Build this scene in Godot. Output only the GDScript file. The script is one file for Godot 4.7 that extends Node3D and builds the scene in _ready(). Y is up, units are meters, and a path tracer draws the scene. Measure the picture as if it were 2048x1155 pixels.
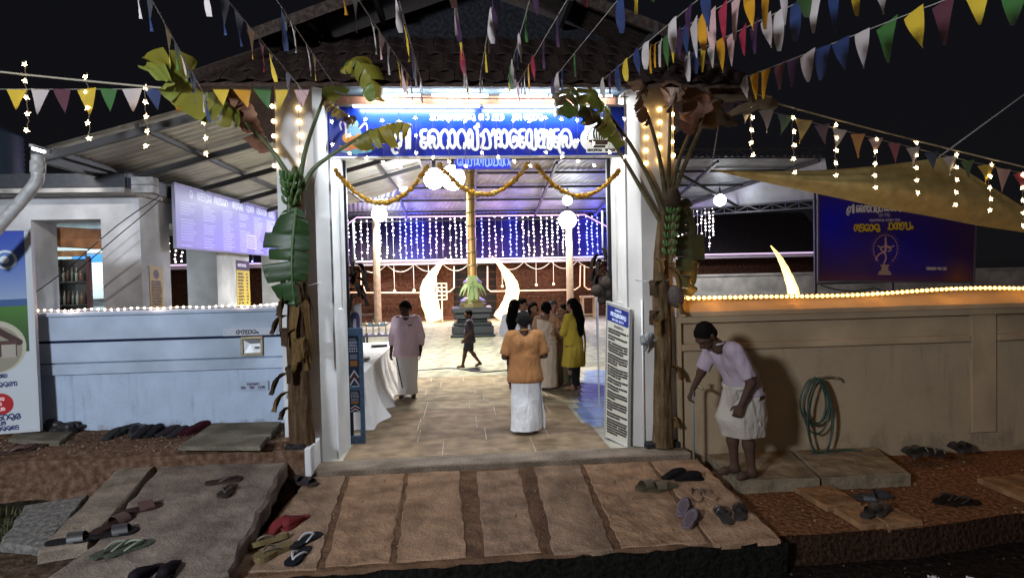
extends Node3D
# A temple gateway at night: the street side with its ramp, walls and banana trunks, the lit courtyard behind.

var used := {}
var mats := {}
var texs := {}
var rng := RandomNumberGenerator.new()
var group_id := 1


class Build:
	var st := SurfaceTool.new()
	var group := 0
	func _init() -> void:
		st.begin(Mesh.PRIMITIVE_TRIANGLES)
		st.set_color(Color.WHITE)
	func flat() -> void:
		st.set_smooth_group(0xFFFFFFFF)
	func smooth() -> void:
		group += 1
		st.set_smooth_group(group)
	func color(c: Color) -> void:
		st.set_color(c)
	func v(p: Vector3, uv := Vector2.ZERO) -> void:
		st.set_uv(uv)
		st.add_vertex(p)
	# corners counter-clockwise as seen from outside
	func tri(a: Vector3, b: Vector3, c: Vector3) -> void:
		v(a); v(c); v(b)
	func quad(a: Vector3, b: Vector3, c: Vector3, d: Vector3) -> void:
		tri(a, b, c); tri(a, c, d)
	# a printed face: a lower left, b lower right, c upper right, d upper left
	func print_face(a: Vector3, b: Vector3, c: Vector3, d: Vector3) -> void:
		v(a, Vector2(0, 1)); v(c, Vector2(1, 0)); v(b, Vector2(1, 1))
		v(a, Vector2(0, 1)); v(d, Vector2(0, 0)); v(c, Vector2(1, 0))
	func box(c: Vector3, s: Vector3, m := Basis.IDENTITY) -> void:
		bevel(c, s, 0.0, m)
	func bevel(c: Vector3, s: Vector3, e := 0.006, m := Basis.IDENTITY) -> void:
		flat()
		var h := s * 0.5
		e = minf(e, minf(h.x, minf(h.y, h.z)) * 0.9)
		var p := {}
		for x in [-1, 1]:
			for y in [-1, 1]:
				for z in [-1, 1]:
					var k := Vector3i(x, y, z)
					p[[k, 0]] = c + m * Vector3(x * h.x, y * (h.y - e), z * (h.z - e))
					p[[k, 1]] = c + m * Vector3(x * (h.x - e), y * h.y, z * (h.z - e))
					p[[k, 2]] = c + m * Vector3(x * (h.x - e), y * (h.y - e), z * h.z)
		for axis in 3:
			var i := (axis + 1) % 3
			var j := (axis + 2) % 3
			for s1 in [-1, 1]:
				var q := []
				for t in [[-1, -1], [1, -1], [1, 1], [-1, 1]]:
					var k := Vector3i.ZERO
					k[axis] = s1
					k[i] = t[0]
					k[j] = t[1]
					q.append(p[[k, axis]])
				if s1 > 0:
					quad(q[0], q[1], q[2], q[3])
				else:
					quad(q[3], q[2], q[1], q[0])
			if e <= 0.0:
				continue
			for a1 in [-1, 1]:
				for b1 in [-1, 1]:
					var lo := Vector3i.ZERO
					lo[axis] = -1
					lo[i] = a1
					lo[j] = b1
					var hi := lo
					hi[axis] = 1
					if a1 * b1 > 0:
						quad(p[[lo, i]], p[[hi, i]], p[[hi, j]], p[[lo, j]])
					else:
						quad(p[[lo, j]], p[[hi, j]], p[[hi, i]], p[[lo, i]])
		if e > 0.0:
			for x in [-1, 1]:
				for y in [-1, 1]:
					for z in [-1, 1]:
						var k := Vector3i(x, y, z)
						if x * y * z > 0:
							tri(p[[k, 0]], p[[k, 1]], p[[k, 2]])
						else:
							tri(p[[k, 0]], p[[k, 2]], p[[k, 1]])
	# a bar of square section from a to b
	func bar(a: Vector3, b: Vector3, w: float, h: float = -1.0, up := Vector3.UP) -> void:
		if h < 0.0:
			h = w
		var d := (b - a).normalized()
		if absf(d.dot(up)) > 0.98:
			up = Vector3.RIGHT
		var x := up.cross(d).normalized()
		box((a + b) * 0.5, Vector3(w, h, a.distance_to(b)), Basis(x, d.cross(x), d))
	func tube(pts: Array, r, seg := 8, squash := 1.0, caps := true) -> void:
		smooth()
		var rings := []
		var n := Vector3.UP
		var t0: Vector3 = (pts[1] - pts[0]).normalized()
		if absf(t0.y) > 0.9:
			n = Vector3.RIGHT
		for i in pts.size():
			var t: Vector3 = (pts[mini(i + 1, pts.size() - 1)] - pts[maxi(i - 1, 0)]).normalized()
			n = (n - t * n.dot(t)).normalized()
			var bi := t.cross(n)
			var rad: float = r[i] if r is Array else r
			var ring := []
			for k in seg:
				var a := TAU * k / seg
				ring.append(pts[i] + n * cos(a) * rad * (squash if squash > 0.0 else 1.0) + bi * sin(a) * rad * (1.0 if squash > 0.0 else -squash))
			rings.append(ring)
		for i in rings.size() - 1:
			for k in seg:
				var k2 := (k + 1) % seg
				quad(rings[i][k], rings[i][k2], rings[i + 1][k2], rings[i + 1][k])
		if caps:
			var last: int = rings.size() - 1
			for k in range(1, seg - 1):
				tri(rings[0][0], rings[0][k + 1], rings[0][k])
				tri(rings[last][0], rings[last][k], rings[last][k + 1])
	# profile: points (radius, height) from the bottom up
	func lathe(profile: Array, seg: int, at := Vector3.ZERO, m := Basis.IDENTITY, is_smooth := true) -> void:
		if is_smooth:
			smooth()
		else:
			flat()
		for i in profile.size() - 1:
			var p: Vector2 = profile[i]
			var q: Vector2 = profile[i + 1]
			for k in seg:
				var a := TAU * k / seg
				var b := TAU * (k + 1) / seg
				var A := at + m * Vector3(sin(a) * p.x, p.y, cos(a) * p.x)
				var B := at + m * Vector3(sin(b) * p.x, p.y, cos(b) * p.x)
				var C := at + m * Vector3(sin(b) * q.x, q.y, cos(b) * q.x)
				var D := at + m * Vector3(sin(a) * q.x, q.y, cos(a) * q.x)
				if p.x > 1e-5:
					tri(A, B, C)
				if q.x > 1e-5:
					tri(A, C, D)
	func ball(c: Vector3, r: float, rings := 6, seg := 8, scale := Vector3.ONE, m := Basis.IDENTITY) -> void:
		var prof := []
		for i in rings + 1:
			var a := PI * i / rings - PI / 2
			prof.append(Vector2(cos(a) * r if i > 0 and i < rings else 0.0, sin(a) * r))
		lathe(prof, seg, c, m * Basis.from_scale(scale))
	# a flat outline (x, y), counter-clockwise, pushed from z 0 to z depth
	func prism(poly: PackedVector2Array, depth: float, x: Transform3D = Transform3D.IDENTITY) -> void:
		flat()
		var ix := Geometry2D.triangulate_polygon(poly)
		for t in range(0, ix.size(), 3):
			var q := []
			for k in 3:
				q.append(poly[ix[t + k]])
			if (q[1] - q[0]).cross(q[2] - q[0]) < 0:
				q = [q[0], q[2], q[1]]
			tri(x * Vector3(q[0].x, q[0].y, depth), x * Vector3(q[1].x, q[1].y, depth), x * Vector3(q[2].x, q[2].y, depth))
			tri(x * Vector3(q[0].x, q[0].y, 0), x * Vector3(q[2].x, q[2].y, 0), x * Vector3(q[1].x, q[1].y, 0))
		for i in poly.size():
			var a := poly[i]
			var b := poly[(i + 1) % poly.size()]
			quad(x * Vector3(a.x, a.y, 0), x * Vector3(b.x, b.y, 0), x * Vector3(b.x, b.y, depth), x * Vector3(a.x, a.y, depth))
	# a sheet over u, v in 0..1
	func sheet(nu: int, nv: int, f: Callable, closed := false) -> void:
		smooth()
		var p := []
		for i in nu + 1:
			var row := []
			for j in nv + 1:
				row.append(f.call(float(i % nu if closed else i) / nu, float(j) / nv))
			p.append(row)
		for i in nu:
			for j in nv:
				v(p[i][j], Vector2(float(i) / nu, 1.0 - float(j) / nv)); v(p[i + 1][j + 1], Vector2(float(i + 1) / nu, 1.0 - float(j + 1) / nv)); v(p[i + 1][j], Vector2(float(i + 1) / nu, 1.0 - float(j) / nv))
				v(p[i][j], Vector2(float(i) / nu, 1.0 - float(j) / nv)); v(p[i][j + 1], Vector2(float(i) / nu, 1.0 - float(j + 1) / nv)); v(p[i + 1][j + 1], Vector2(float(i + 1) / nu, 1.0 - float(j + 1) / nv))
	func mesh() -> ArrayMesh:
		st.generate_normals()
		st.index()
		return st.commit()


# ---- naming ----
func numbered(called: String) -> String:
	if not used.has(called):
		used[called] = 0
		return called
	used[called] += 1
	return "%s_%03d" % [called, used[called]]

func put(called: String, b: Build, m: Material, parent: Node3D = null) -> MeshInstance3D:
	return put_mesh(called, b.mesh(), m, parent)

func put_mesh(called: String, mesh: Mesh, m: Material, parent: Node3D = null) -> MeshInstance3D:
	var o := MeshInstance3D.new()
	o.mesh = mesh
	o.material_override = m
	if parent:
		var n := called
		var k := 0
		while parent.has_node(n):
			k += 1
			n = "%s_%03d" % [called, k]
		o.name = n
		parent.add_child(o, true)
	else:
		o.name = numbered(called)
		add_child(o, true)
	return o

func tag(o: Node, label: String, category: String, group := "") -> Node:
	o.set_meta("label", label)
	o.set_meta("category", category)
	if group:
		o.set_meta("group", group)
	return o

func thing(called: String, label: String, category: String, at := Vector3.ZERO, turn := 0.0, group := "") -> Node3D:
	var o := Node3D.new()
	o.name = numbered(called)
	add_child(o, true)
	o.position = at
	o.rotation.y = turn
	tag(o, label, category, group)
	return o

func setting(called: String, b: Build, m: Material, label := "", category := "") -> MeshInstance3D:
	var o := put(called, b, m)
	o.set_meta("kind", "structure")
	if label:
		o.set_meta("label", label)
	if category:
		o.set_meta("category", category)
	return o

func dup(root: Node3D, at: Vector3, turn: float, label: String) -> Node3D:
	var base := root.name.rstrip("0123456789").trim_suffix("_")
	var r: Node3D = root.duplicate()
	r.name = numbered(base)
	add_child(r, true)
	r.position = at
	r.rotation.y = turn
	r.set_meta("label", label)
	return r

# ---- materials ----
func noise_tex(key: String, freq: float, lo: float, hi: float, oct := 5, kind := FastNoiseLite.TYPE_SIMPLEX_SMOOTH, size := 512, tint := Color.WHITE) -> NoiseTexture2D:
	if texs.has(key):
		return texs[key]
	var n := FastNoiseLite.new()
	n.seed = hash(key) % 10000
	n.noise_type = kind
	n.frequency = freq
	n.fractal_octaves = oct
	var g := Gradient.new()
	g.set_color(0, Color(lo * tint.r, lo * tint.g, lo * tint.b))
	g.set_color(1, Color(hi, hi, hi))
	g.set_offset(0, 0.15)
	g.set_offset(1, 0.85)
	var t := NoiseTexture2D.new()
	t.width = size
	t.height = size
	t.seamless = true
	t.noise = n
	t.color_ramp = g
	texs[key] = t
	return t

func mat(key: String, c: Color, rough := 0.7, grain := "", scale := 1.0, bump := 0.0, metal := 0.0) -> StandardMaterial3D:
	if mats.has(key):
		return mats[key]
	var m := StandardMaterial3D.new()
	m.resource_name = key
	m.albedo_color = c.linear_to_srgb()
	m.roughness = rough
	m.metallic = metal
	m.metallic_specular = 0.5 if rough < 0.55 or metal > 0.0 else 0.14
	if grain:
		m.uv1_triplanar = true
		m.uv1_world_triplanar = true
		m.uv1_scale = Vector3.ONE * scale
		m.albedo_texture = grain_tex(grain)
		m.detail_enabled = not (grain in ["paint", "soft"] or grain == "stain" and bump < 0.5)
		m.detail_blend_mode = BaseMaterial3D.BLEND_MODE_MUL
		m.detail_uv_layer = BaseMaterial3D.DETAIL_UV_2
		m.detail_albedo = noise_tex("fine", 0.05, 0.68, 1.0, 5)
		m.uv2_triplanar = true
		m.uv2_world_triplanar = true
		m.uv2_scale = Vector3.ONE * scale * 3.7
		if bump > 0.0:
			m.heightmap_enabled = true
			m.heightmap_scale = bump
			m.heightmap_texture = noise_tex("relief", 0.02, 0.0, 1.0, 6)
	mats[key] = m
	return m

func grain_tex(kind: String) -> Texture2D:
	match kind:
		"stain": return noise_tex("stain", 0.007, 0.74, 1.0, 6)
		"paint": return noise_tex("paint", 0.005, 0.80, 1.0, 7)
		"rough": return noise_tex("rough", 0.035, 0.66, 1.0, 6)
		"dirt": return noise_tex("dirt", 0.025, 0.66, 1.0, 8, FastNoiseLite.TYPE_SIMPLEX_SMOOTH, 512, Color(1.0, 0.92, 0.82))
		"speck": return noise_tex("speck", 0.06, 0.5, 1.0, 3)
	return noise_tex("soft", 0.01, 0.8, 1.0, 4)

func glow(key: String, c: Color, energy := 1.0) -> StandardMaterial3D:
	if mats.has(key):
		return mats[key]
	var m := StandardMaterial3D.new()
	m.resource_name = key
	m.albedo_color = Color(0.8, 0.8, 0.8)
	m.emission_enabled = true
	m.emission = c.linear_to_srgb()
	m.emission_energy_multiplier = energy
	mats[key] = m
	return m

func vcol(key: String, rough := 0.7, back := 0.0) -> StandardMaterial3D:
	if mats.has(key):
		return mats[key]
	var m := StandardMaterial3D.new()
	m.resource_name = key
	m.vertex_color_use_as_albedo = true
	m.roughness = rough
	if back > 0.0:
		m.backlight_enabled = true
		m.backlight = Color(back, back, back)
	mats[key] = m
	return m

func printed(key: String, img: Image, rough := 0.5) -> StandardMaterial3D:
	var m := StandardMaterial3D.new()
	m.resource_name = key
	m.albedo_texture = ImageTexture.create_from_image(img)
	m.texture_repeat = false
	m.roughness = rough
	return m

# plaster with rain streaks and mud splashes: the colour times uneven stains
func stained(w: int, h: int, base: Color, seed_no: int, mud: float) -> StandardMaterial3D:
	var img := Image.create_empty(w, h, false, Image.FORMAT_RGB8)
	var a := FastNoiseLite.new()
	a.seed = seed_no
	a.frequency = 0.012
	a.fractal_octaves = 5
	var s := FastNoiseLite.new()
	s.seed = seed_no + 1
	s.frequency = 0.03
	s.fractal_octaves = 4
	var c0 := base
	for y in h:
		for x in w:
			var k := 1.0 + 0.10 * a.get_noise_2d(x, y) + 0.05 * s.get_noise_2d(x * 3.0, y * 3.0)
			var streak := maxf(0.0, s.get_noise_2d(x * 1.6, y * 0.12) - 0.12) * maxf(0.0, a.get_noise_2d(x * 0.7 + 500.0, y * 0.6) + 0.35)
			var splash := clampf((float(y) / h - 0.86 + 0.35 * a.get_noise_2d(x * 2.0 + 900.0, y * 1.2) + 0.12 * s.get_noise_2d(x * 4.0, y * 4.0)) * 5.0, 0.0, 1.0) * mud
			var crack := 1.0 if absf(a.get_noise_2d(x * 0.5 + 77.0, y * 0.9 + 31.0)) > 0.004 else 0.86
			k *= (1.0 - 0.55 * streak) * crack
			img.set_pixel(x, y, Color(c0.r * k, c0.g * k, c0.b * k).lerp(Color(0.16, 0.11, 0.08), splash * 0.6).linear_to_srgb())
	var m := printed("plaster_%d" % seed_no, img, 0.75)
	m.metallic_specular = 0.14
	return m

func bulb_light(called: String, p: Vector3, c: Color, e: float, size := 0.03) -> OmniLight3D:
	var l := OmniLight3D.new()
	l.name = called
	l.light_color = c.linear_to_srgb()
	l.light_energy = e
	l.light_size = size
	l.omni_range = 40.0
	l.omni_attenuation = 2.0
	l.shadow_enabled = true
	l.position = p
	add_child(l, true)
	return l

func strip_light(called: String, p: Vector3, towards: Vector3, along: Vector3, length: float, width: float, c: Color, e: float) -> void:
	var l := AreaLight3D.new()
	l.name = called
	l.area_size = Vector2(length, width)
	l.light_color = c.linear_to_srgb()
	l.light_energy = e
	l.area_range = 40.0
	l.shadow_enabled = true
	var z := -towards.normalized()
	var x := (along - z * along.dot(z)).normalized()
	l.transform = Transform3D(Basis(x, z.cross(x), z), p)
	add_child(l, true)

func rnd(a: float, b: float) -> float:
	return rng.randf_range(a, b)

# a smooth curve through the given points
func curve(pts: Array, per := 6) -> Array:
	var out := []
	for i in pts.size() - 1:
		var p0 = pts[maxi(i - 1, 0)]
		var p1 = pts[i]
		var p2 = pts[i + 1]
		var p3 = pts[mini(i + 2, pts.size() - 1)]
		for k in per:
			var t := float(k) / per
			out.append(0.5 * (2.0 * p1 + (p2 - p0) * t + (2.0 * p0 - 5.0 * p1 + 4.0 * p2 - p3) * t * t + (3.0 * p1 - p0 - 3.0 * p2 + p3) * t * t * t))
	out.append(pts[-1])
	return out

func sag(a: Vector3, b: Vector3, drop: float, n := 12) -> Array:
	var out := []
	for i in n + 1:
		var t := float(i) / n
		out.append(a.lerp(b, t) - Vector3(0, drop * 4.0 * t * (1.0 - t), 0))
	return out

# ---- lettering, drawn with a round brush ----
const GLYPHS := {
	"ra2": [0.9, ".22,0 .04,.22 .04,.7 .4,1 .76,.72 .76,.25 .6,0"],
	"aa": [0.6, "0,.82 .18,1 .42,.75 .42,.25 .2,0 0,.15"],
	"ra": [1.0, ".3,0 .04,.25 .06,.75 .45,1 .85,.7 .82,.2 .58,0 .42,.25 .6,.42"],
	"tha": [1.08, ".2,.02 .02,.35 .12,.85 .5,1 .88,.8 .95,.3 .72,0 .5,.2 .55,.55 .3,.6 .25,.3"],
	"ee": [0.68, ".5,1 .15,.95 .08,.65 .4,.55 .08,.42 .08,.1 .4,0 .5,.25 .3,.3"],
	"ma": [0.95, ".05,0 .78,0 .78,.65 .5,1 .2,.8 .28,.45 .05,0"],
	"mpa": [1.1, ".12,.05 .05,.6 .25,1 .45,.7 .45,0 .9,0 .9,.98|.25,.4 .12,0|.7,1.15 .82,1.08 .95,1.32 1.02,1.2"],
	"ha": [1.0, ".05,.7 .2,1 .38,.75 .38,0|.38,.55 .6,1 .85,.75 .85,.1 .65,.15"],
	"da": [0.85, ".7,.85 .4,1 .05,.75 .05,.3 .35,0 .7,.15 .72,.5 .45,.6 .35,.35"],
	"va": [1.0, ".3,0 .05,.3 .08,.8 .35,1 .5,.7 .5,0 .88,0 .88,1"],
	"ksha": [1.4, ".35,1 .05,.75 .2,.5 .5,.6 .4,.95|.3,.5 .05,.2 .3,0 .58,.2 .6,1|.6,.5 .85,.95 1.0,.5 .95,0 1.25,0 1.25,1|.6,0 .95,0"],
	"thra": [1.15, ".25,.05 .1,.35 .18,.85 .55,1 .92,.8 1,.3 .78,0 .56,.2 .6,.55 .36,.6 .3,.3|-.02,.7 -.12,0 .02,-.3 .25,-.34"],
	"am": [0.5, ".05,.2 .2,.4 .38,.2 .2,0 .05,.2"],
	"sree": [1.6, ".3,.1 .15,.5 .35,1 .65,.8 .65,.3 .45,0|.65,.6 .9,1 1.15,.8 1.15,0|1.15,.95 1.25,1.35 1.42,1.1 1.4,0|0,.7 -.1,0 .05,-.3 .3,-.3"],
	"bha": [1.05, ".8,.8 .4,1 .05,.7 .05,.2 .35,0 .6,.2 .4,.5 .6,.6 .95,.6"],
	"nda": [1.65, ".3,0 .05,.3 .1,.8 .35,1 .5,.7 .5,0|.5,.6 .7,1 .9,.7 .9,0 1.45,0 1.55,.6 1.3,1 1.1,.7 1.2,.35"],
	"na": [1.0, ".25,0 .05,.3 .1,.85 .35,1 .5,.7 .5,.3 .5,.7 .7,1 .88,.7 .85,0"],
	"ta": [0.8, ".65,1 .1,1 .1,.55 .55,.55 .65,.3 .5,0 .05,0"],
	"ja": [1.15, ".35,.4 .1,.3 .05,.7 .4,1 .8,.9 .9,.5 .7,.25 .45,.1 .7,-.15 1,0 1,.2"],
	"pa": [0.95, ".05,.7 .15,1 .32,.75 .32,0 .85,0 .85,1"],
	" ": [0.5, ""],
	"-": [0.1, ""],
}

func dab(img: Image, x: float, y: float, r: float, c: Color) -> void:
	var ri := int(ceil(r))
	for dy in range(-ri, ri + 1):
		var h := r * r - dy * dy
		if h >= 0.0:
			var w := sqrt(h)
			img.fill_rect(Rect2i(int(round(x - w)), int(round(y + dy)), maxi(1, int(round(2.0 * w))), 1), c)

func stroke(img: Image, pts: Array, r: float, c: Color) -> void:
	for i in pts.size() - 1:
		var n := maxi(1, int(pts[i].distance_to(pts[i + 1]) / maxf(0.7, r * 0.5)))
		for k in n + 1:
			var p: Vector2 = pts[i].lerp(pts[i + 1], float(k) / n)
			dab(img, p.x, p.y, r, c)

func text_width(text: String, size: float, wide := 1.0) -> float:
	var w := 0.0
	for g in text.split("."):
		w += GLYPHS[g][0] * size * wide
	return w

# text: glyph names joined by full stops; x, y: left end of the base line
func letters(img: Image, text: String, x: float, y: float, size: float, r: float, c: Color, wide := 1.0, slope := 0.0) -> float:
	var x0 := x
	for g in text.split("."):
		for part in String(GLYPHS[g][1]).split("|", false):
			var pts := []
			for q in part.split(" ", false):
				var xy := q.split(",")
				pts.append(Vector2(x + float(xy[0]) * size * wide, y - float(xy[1]) * size + (x - x0) * slope))
			stroke(img, curve(pts, 5), r, c)
		x += GLYPHS[g][0] * size * wide
	return x

# lines too small to read: a run of letters of that size
func small_line(img: Image, x: float, y: float, width: float, size: float, r: float, c: Color, wide := 1.0) -> void:
	var names := ["ra2", "aa", "ma", "tha", "na", "va", "ha", "pa", "da", "ra", "ta", "ja", " "]
	var end := x + width
	while x < end - size:
		x = letters(img, names[rng.randi() % names.size()], x, y, size, r, c, wide)

func _ready() -> void:
	rng.seed = 4711
	var cam := Camera3D.new()
	cam.name = "camera"
	cam.transform = Transform3D(Basis(Vector3(0.996257, -0.021991, 0.083592), Vector3(0.024066, 0.999425, -0.023902), Vector3(-0.083018, 0.025825, 0.996213)), Vector3(0, 2.1, 0))
	cam.fov = rad_to_deg(2.0 * atan(577.5 / 1200.0))
	cam.near = 0.05
	cam.far = 400.0
	add_child(cam)
	var sky_mat := ProceduralSkyMaterial.new()
	sky_mat.sky_top_color = Color(0.0048, 0.0050, 0.0070).linear_to_srgb()
	sky_mat.sky_horizon_color = Color(0.0060, 0.0058, 0.0066).linear_to_srgb()
	sky_mat.ground_bottom_color = Color(0.004, 0.0035, 0.003).linear_to_srgb()
	sky_mat.ground_horizon_color = Color(0.006, 0.0055, 0.006).linear_to_srgb()
	sky_mat.sky_curve = 0.15
	var env := Environment.new()
	env.background_mode = Environment.BG_SKY
	env.sky = Sky.new()
	env.sky.sky_material = sky_mat
	env.background_energy_multiplier = 1.0
	env.tonemap_mode = Environment.TONE_MAPPER_LINEAR
	env.tonemap_exposure = 1.0
	env.sdfgi_enabled = true
	env.ssao_enabled = true
	env.ssil_enabled = true
	var we := WorldEnvironment.new()
	we.name = "environment"
	we.environment = env
	add_child(we)
	# added fill without a visible source: weak, very soft, from behind the camera
	var fill_light := DirectionalLight3D.new()
	fill_light.name = "fill_light"
	fill_light.light_color = Color(1.0, 0.92, 0.84)
	fill_light.light_energy = 0.075
	fill_light.light_angular_distance = 90.0
	fill_light.sky_mode = DirectionalLight3D.SKY_MODE_LIGHT_ONLY
	fill_light.shadow_enabled = true
	fill_light.rotation_degrees = Vector3(-38, -12, 0)
	add_child(fill_light)
	# the street's own lamp, on its pole behind the photographer to the left
	street_lamp(Vector3(-5.4, -0.55, 3.6), 4.6)

	grounds()
	ramp_and_slabs()
	gate()
	left_side()
	right_side()
	courtyard()
	temple()
	signs()
	plants()
	lights_and_bunting()
	small_things()
	footwear()
	people()


func street_lamp(at: Vector3, h: float) -> void:
	var t := thing("street_lamp", "grey steel street lamp behind the photographer on the road side", "street lamp", at)
	var b := Build.new()
	b.lathe([Vector2(0.0, 0), Vector2(0.09, 0), Vector2(0.07, 1.0), Vector2(0.045, h), Vector2(0, h)], 10)
	b.tube([Vector3(0, h - 0.1, 0), Vector3(0, h + 0.15, -0.25), Vector3(0, h + 0.2, -0.8)], 0.03)
	put("pole", b, mat("galvanised", Color(0.3, 0.31, 0.32), 0.45, "soft", 1.0, 0.0, 0.6), t)
	b = Build.new()
	b.bevel(Vector3(0, h + 0.2, -0.95), Vector3(0.22, 0.09, 0.5), 0.03)
	put("lamp_housing", b, mat("dark_metal", Color(0.04, 0.04, 0.045), 0.5), t)
	b = Build.new()
	b.bevel(Vector3(0, h + 0.135, -0.97), Vector3(0.16, 0.03, 0.34), 0.01)
	put("lamp_lens", b, glow("street_glow", Color(0.8, 0.9, 1.0), 6.0), t)
	bulb_light("street_lamp_glow", at + Vector3(0, h + 0.05, -0.97), Color(0.84, 0.91, 1.0), STREET, 0.45)

const STREET := 92.0

func concrete() -> StandardMaterial3D:
	return mat("concrete", Color(0.30, 0.25, 0.20), 0.85, "dirt", 0.35, 0.8)

func whitewash() -> StandardMaterial3D:
	return mat("whitewash", Color(0.76, 0.76, 0.77), 0.65, "paint", 0.25, 0.15)

# a slab with uneven, chipped rims: outline in x, z; top heights from f(x, z)
func rough_slab(poly: Array, thick: float, f: Callable, jag := 0.012, inset := 0.02, cut := 0.16) -> Build:
	var rim := []
	for i in poly.size():
		var a: Vector2 = poly[i]
		var c: Vector2 = poly[(i + 1) % poly.size()]
		var n := maxi(1, int(a.distance_to(c) / cut))
		var side := (c - a).normalized().orthogonal()
		for k in n:
			rim.append(a.lerp(c, float(k) / n) + side * (rnd(-jag, jag) if k else 0.0))
	var b := Build.new()
	var mid := Vector2.ZERO
	for p in rim:
		mid += p / rim.size()
	var grow := PackedVector2Array()
	for p in rim:
		grow.append(p)
	var inner := []
	for i in rim.size():
		var p: Vector2 = rim[i]
		inner.append(p + (mid - p).normalized() * inset * rnd(0.5, 1.4))
	var top := func(p: Vector2, d: float) -> Vector3: return Vector3(p.x, f.call(p.x, p.y) - d, p.y)
	b.flat()
	var poly2 := PackedVector2Array(inner)
	var turn := 1.0 if not Geometry2D.is_polygon_clockwise(poly2) else -1.0
	var ix := Geometry2D.triangulate_polygon(poly2)
	for t in range(0, ix.size(), 3):
		var q := [top.call(poly2[ix[t]], 0.0), top.call(poly2[ix[t + 1]], 0.0), top.call(poly2[ix[t + 2]], 0.0)]
		if (q[1] - q[0]).cross(q[2] - q[0]).y < 0:
			q = [q[0], q[2], q[1]]
		b.tri(q[0], q[1], q[2])
	for i in rim.size():
		var j := (i + 1) % rim.size()
		var lo := [top.call(rim[i], inset * 0.7), top.call(rim[j], inset * 0.7)]
		var base := [top.call(rim[i], thick), top.call(rim[j], thick)]
		var hi := [top.call(inner[i], 0.0), top.call(inner[j], 0.0)]
		if turn > 0:
			b.quad(lo[1], lo[0], hi[0], hi[1]); b.quad(base[1], base[0], lo[0], lo[1])
		else:
			b.quad(lo[0], lo[1], hi[1], hi[0]); b.quad(base[0], base[1], lo[1], lo[0])
	return b

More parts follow.
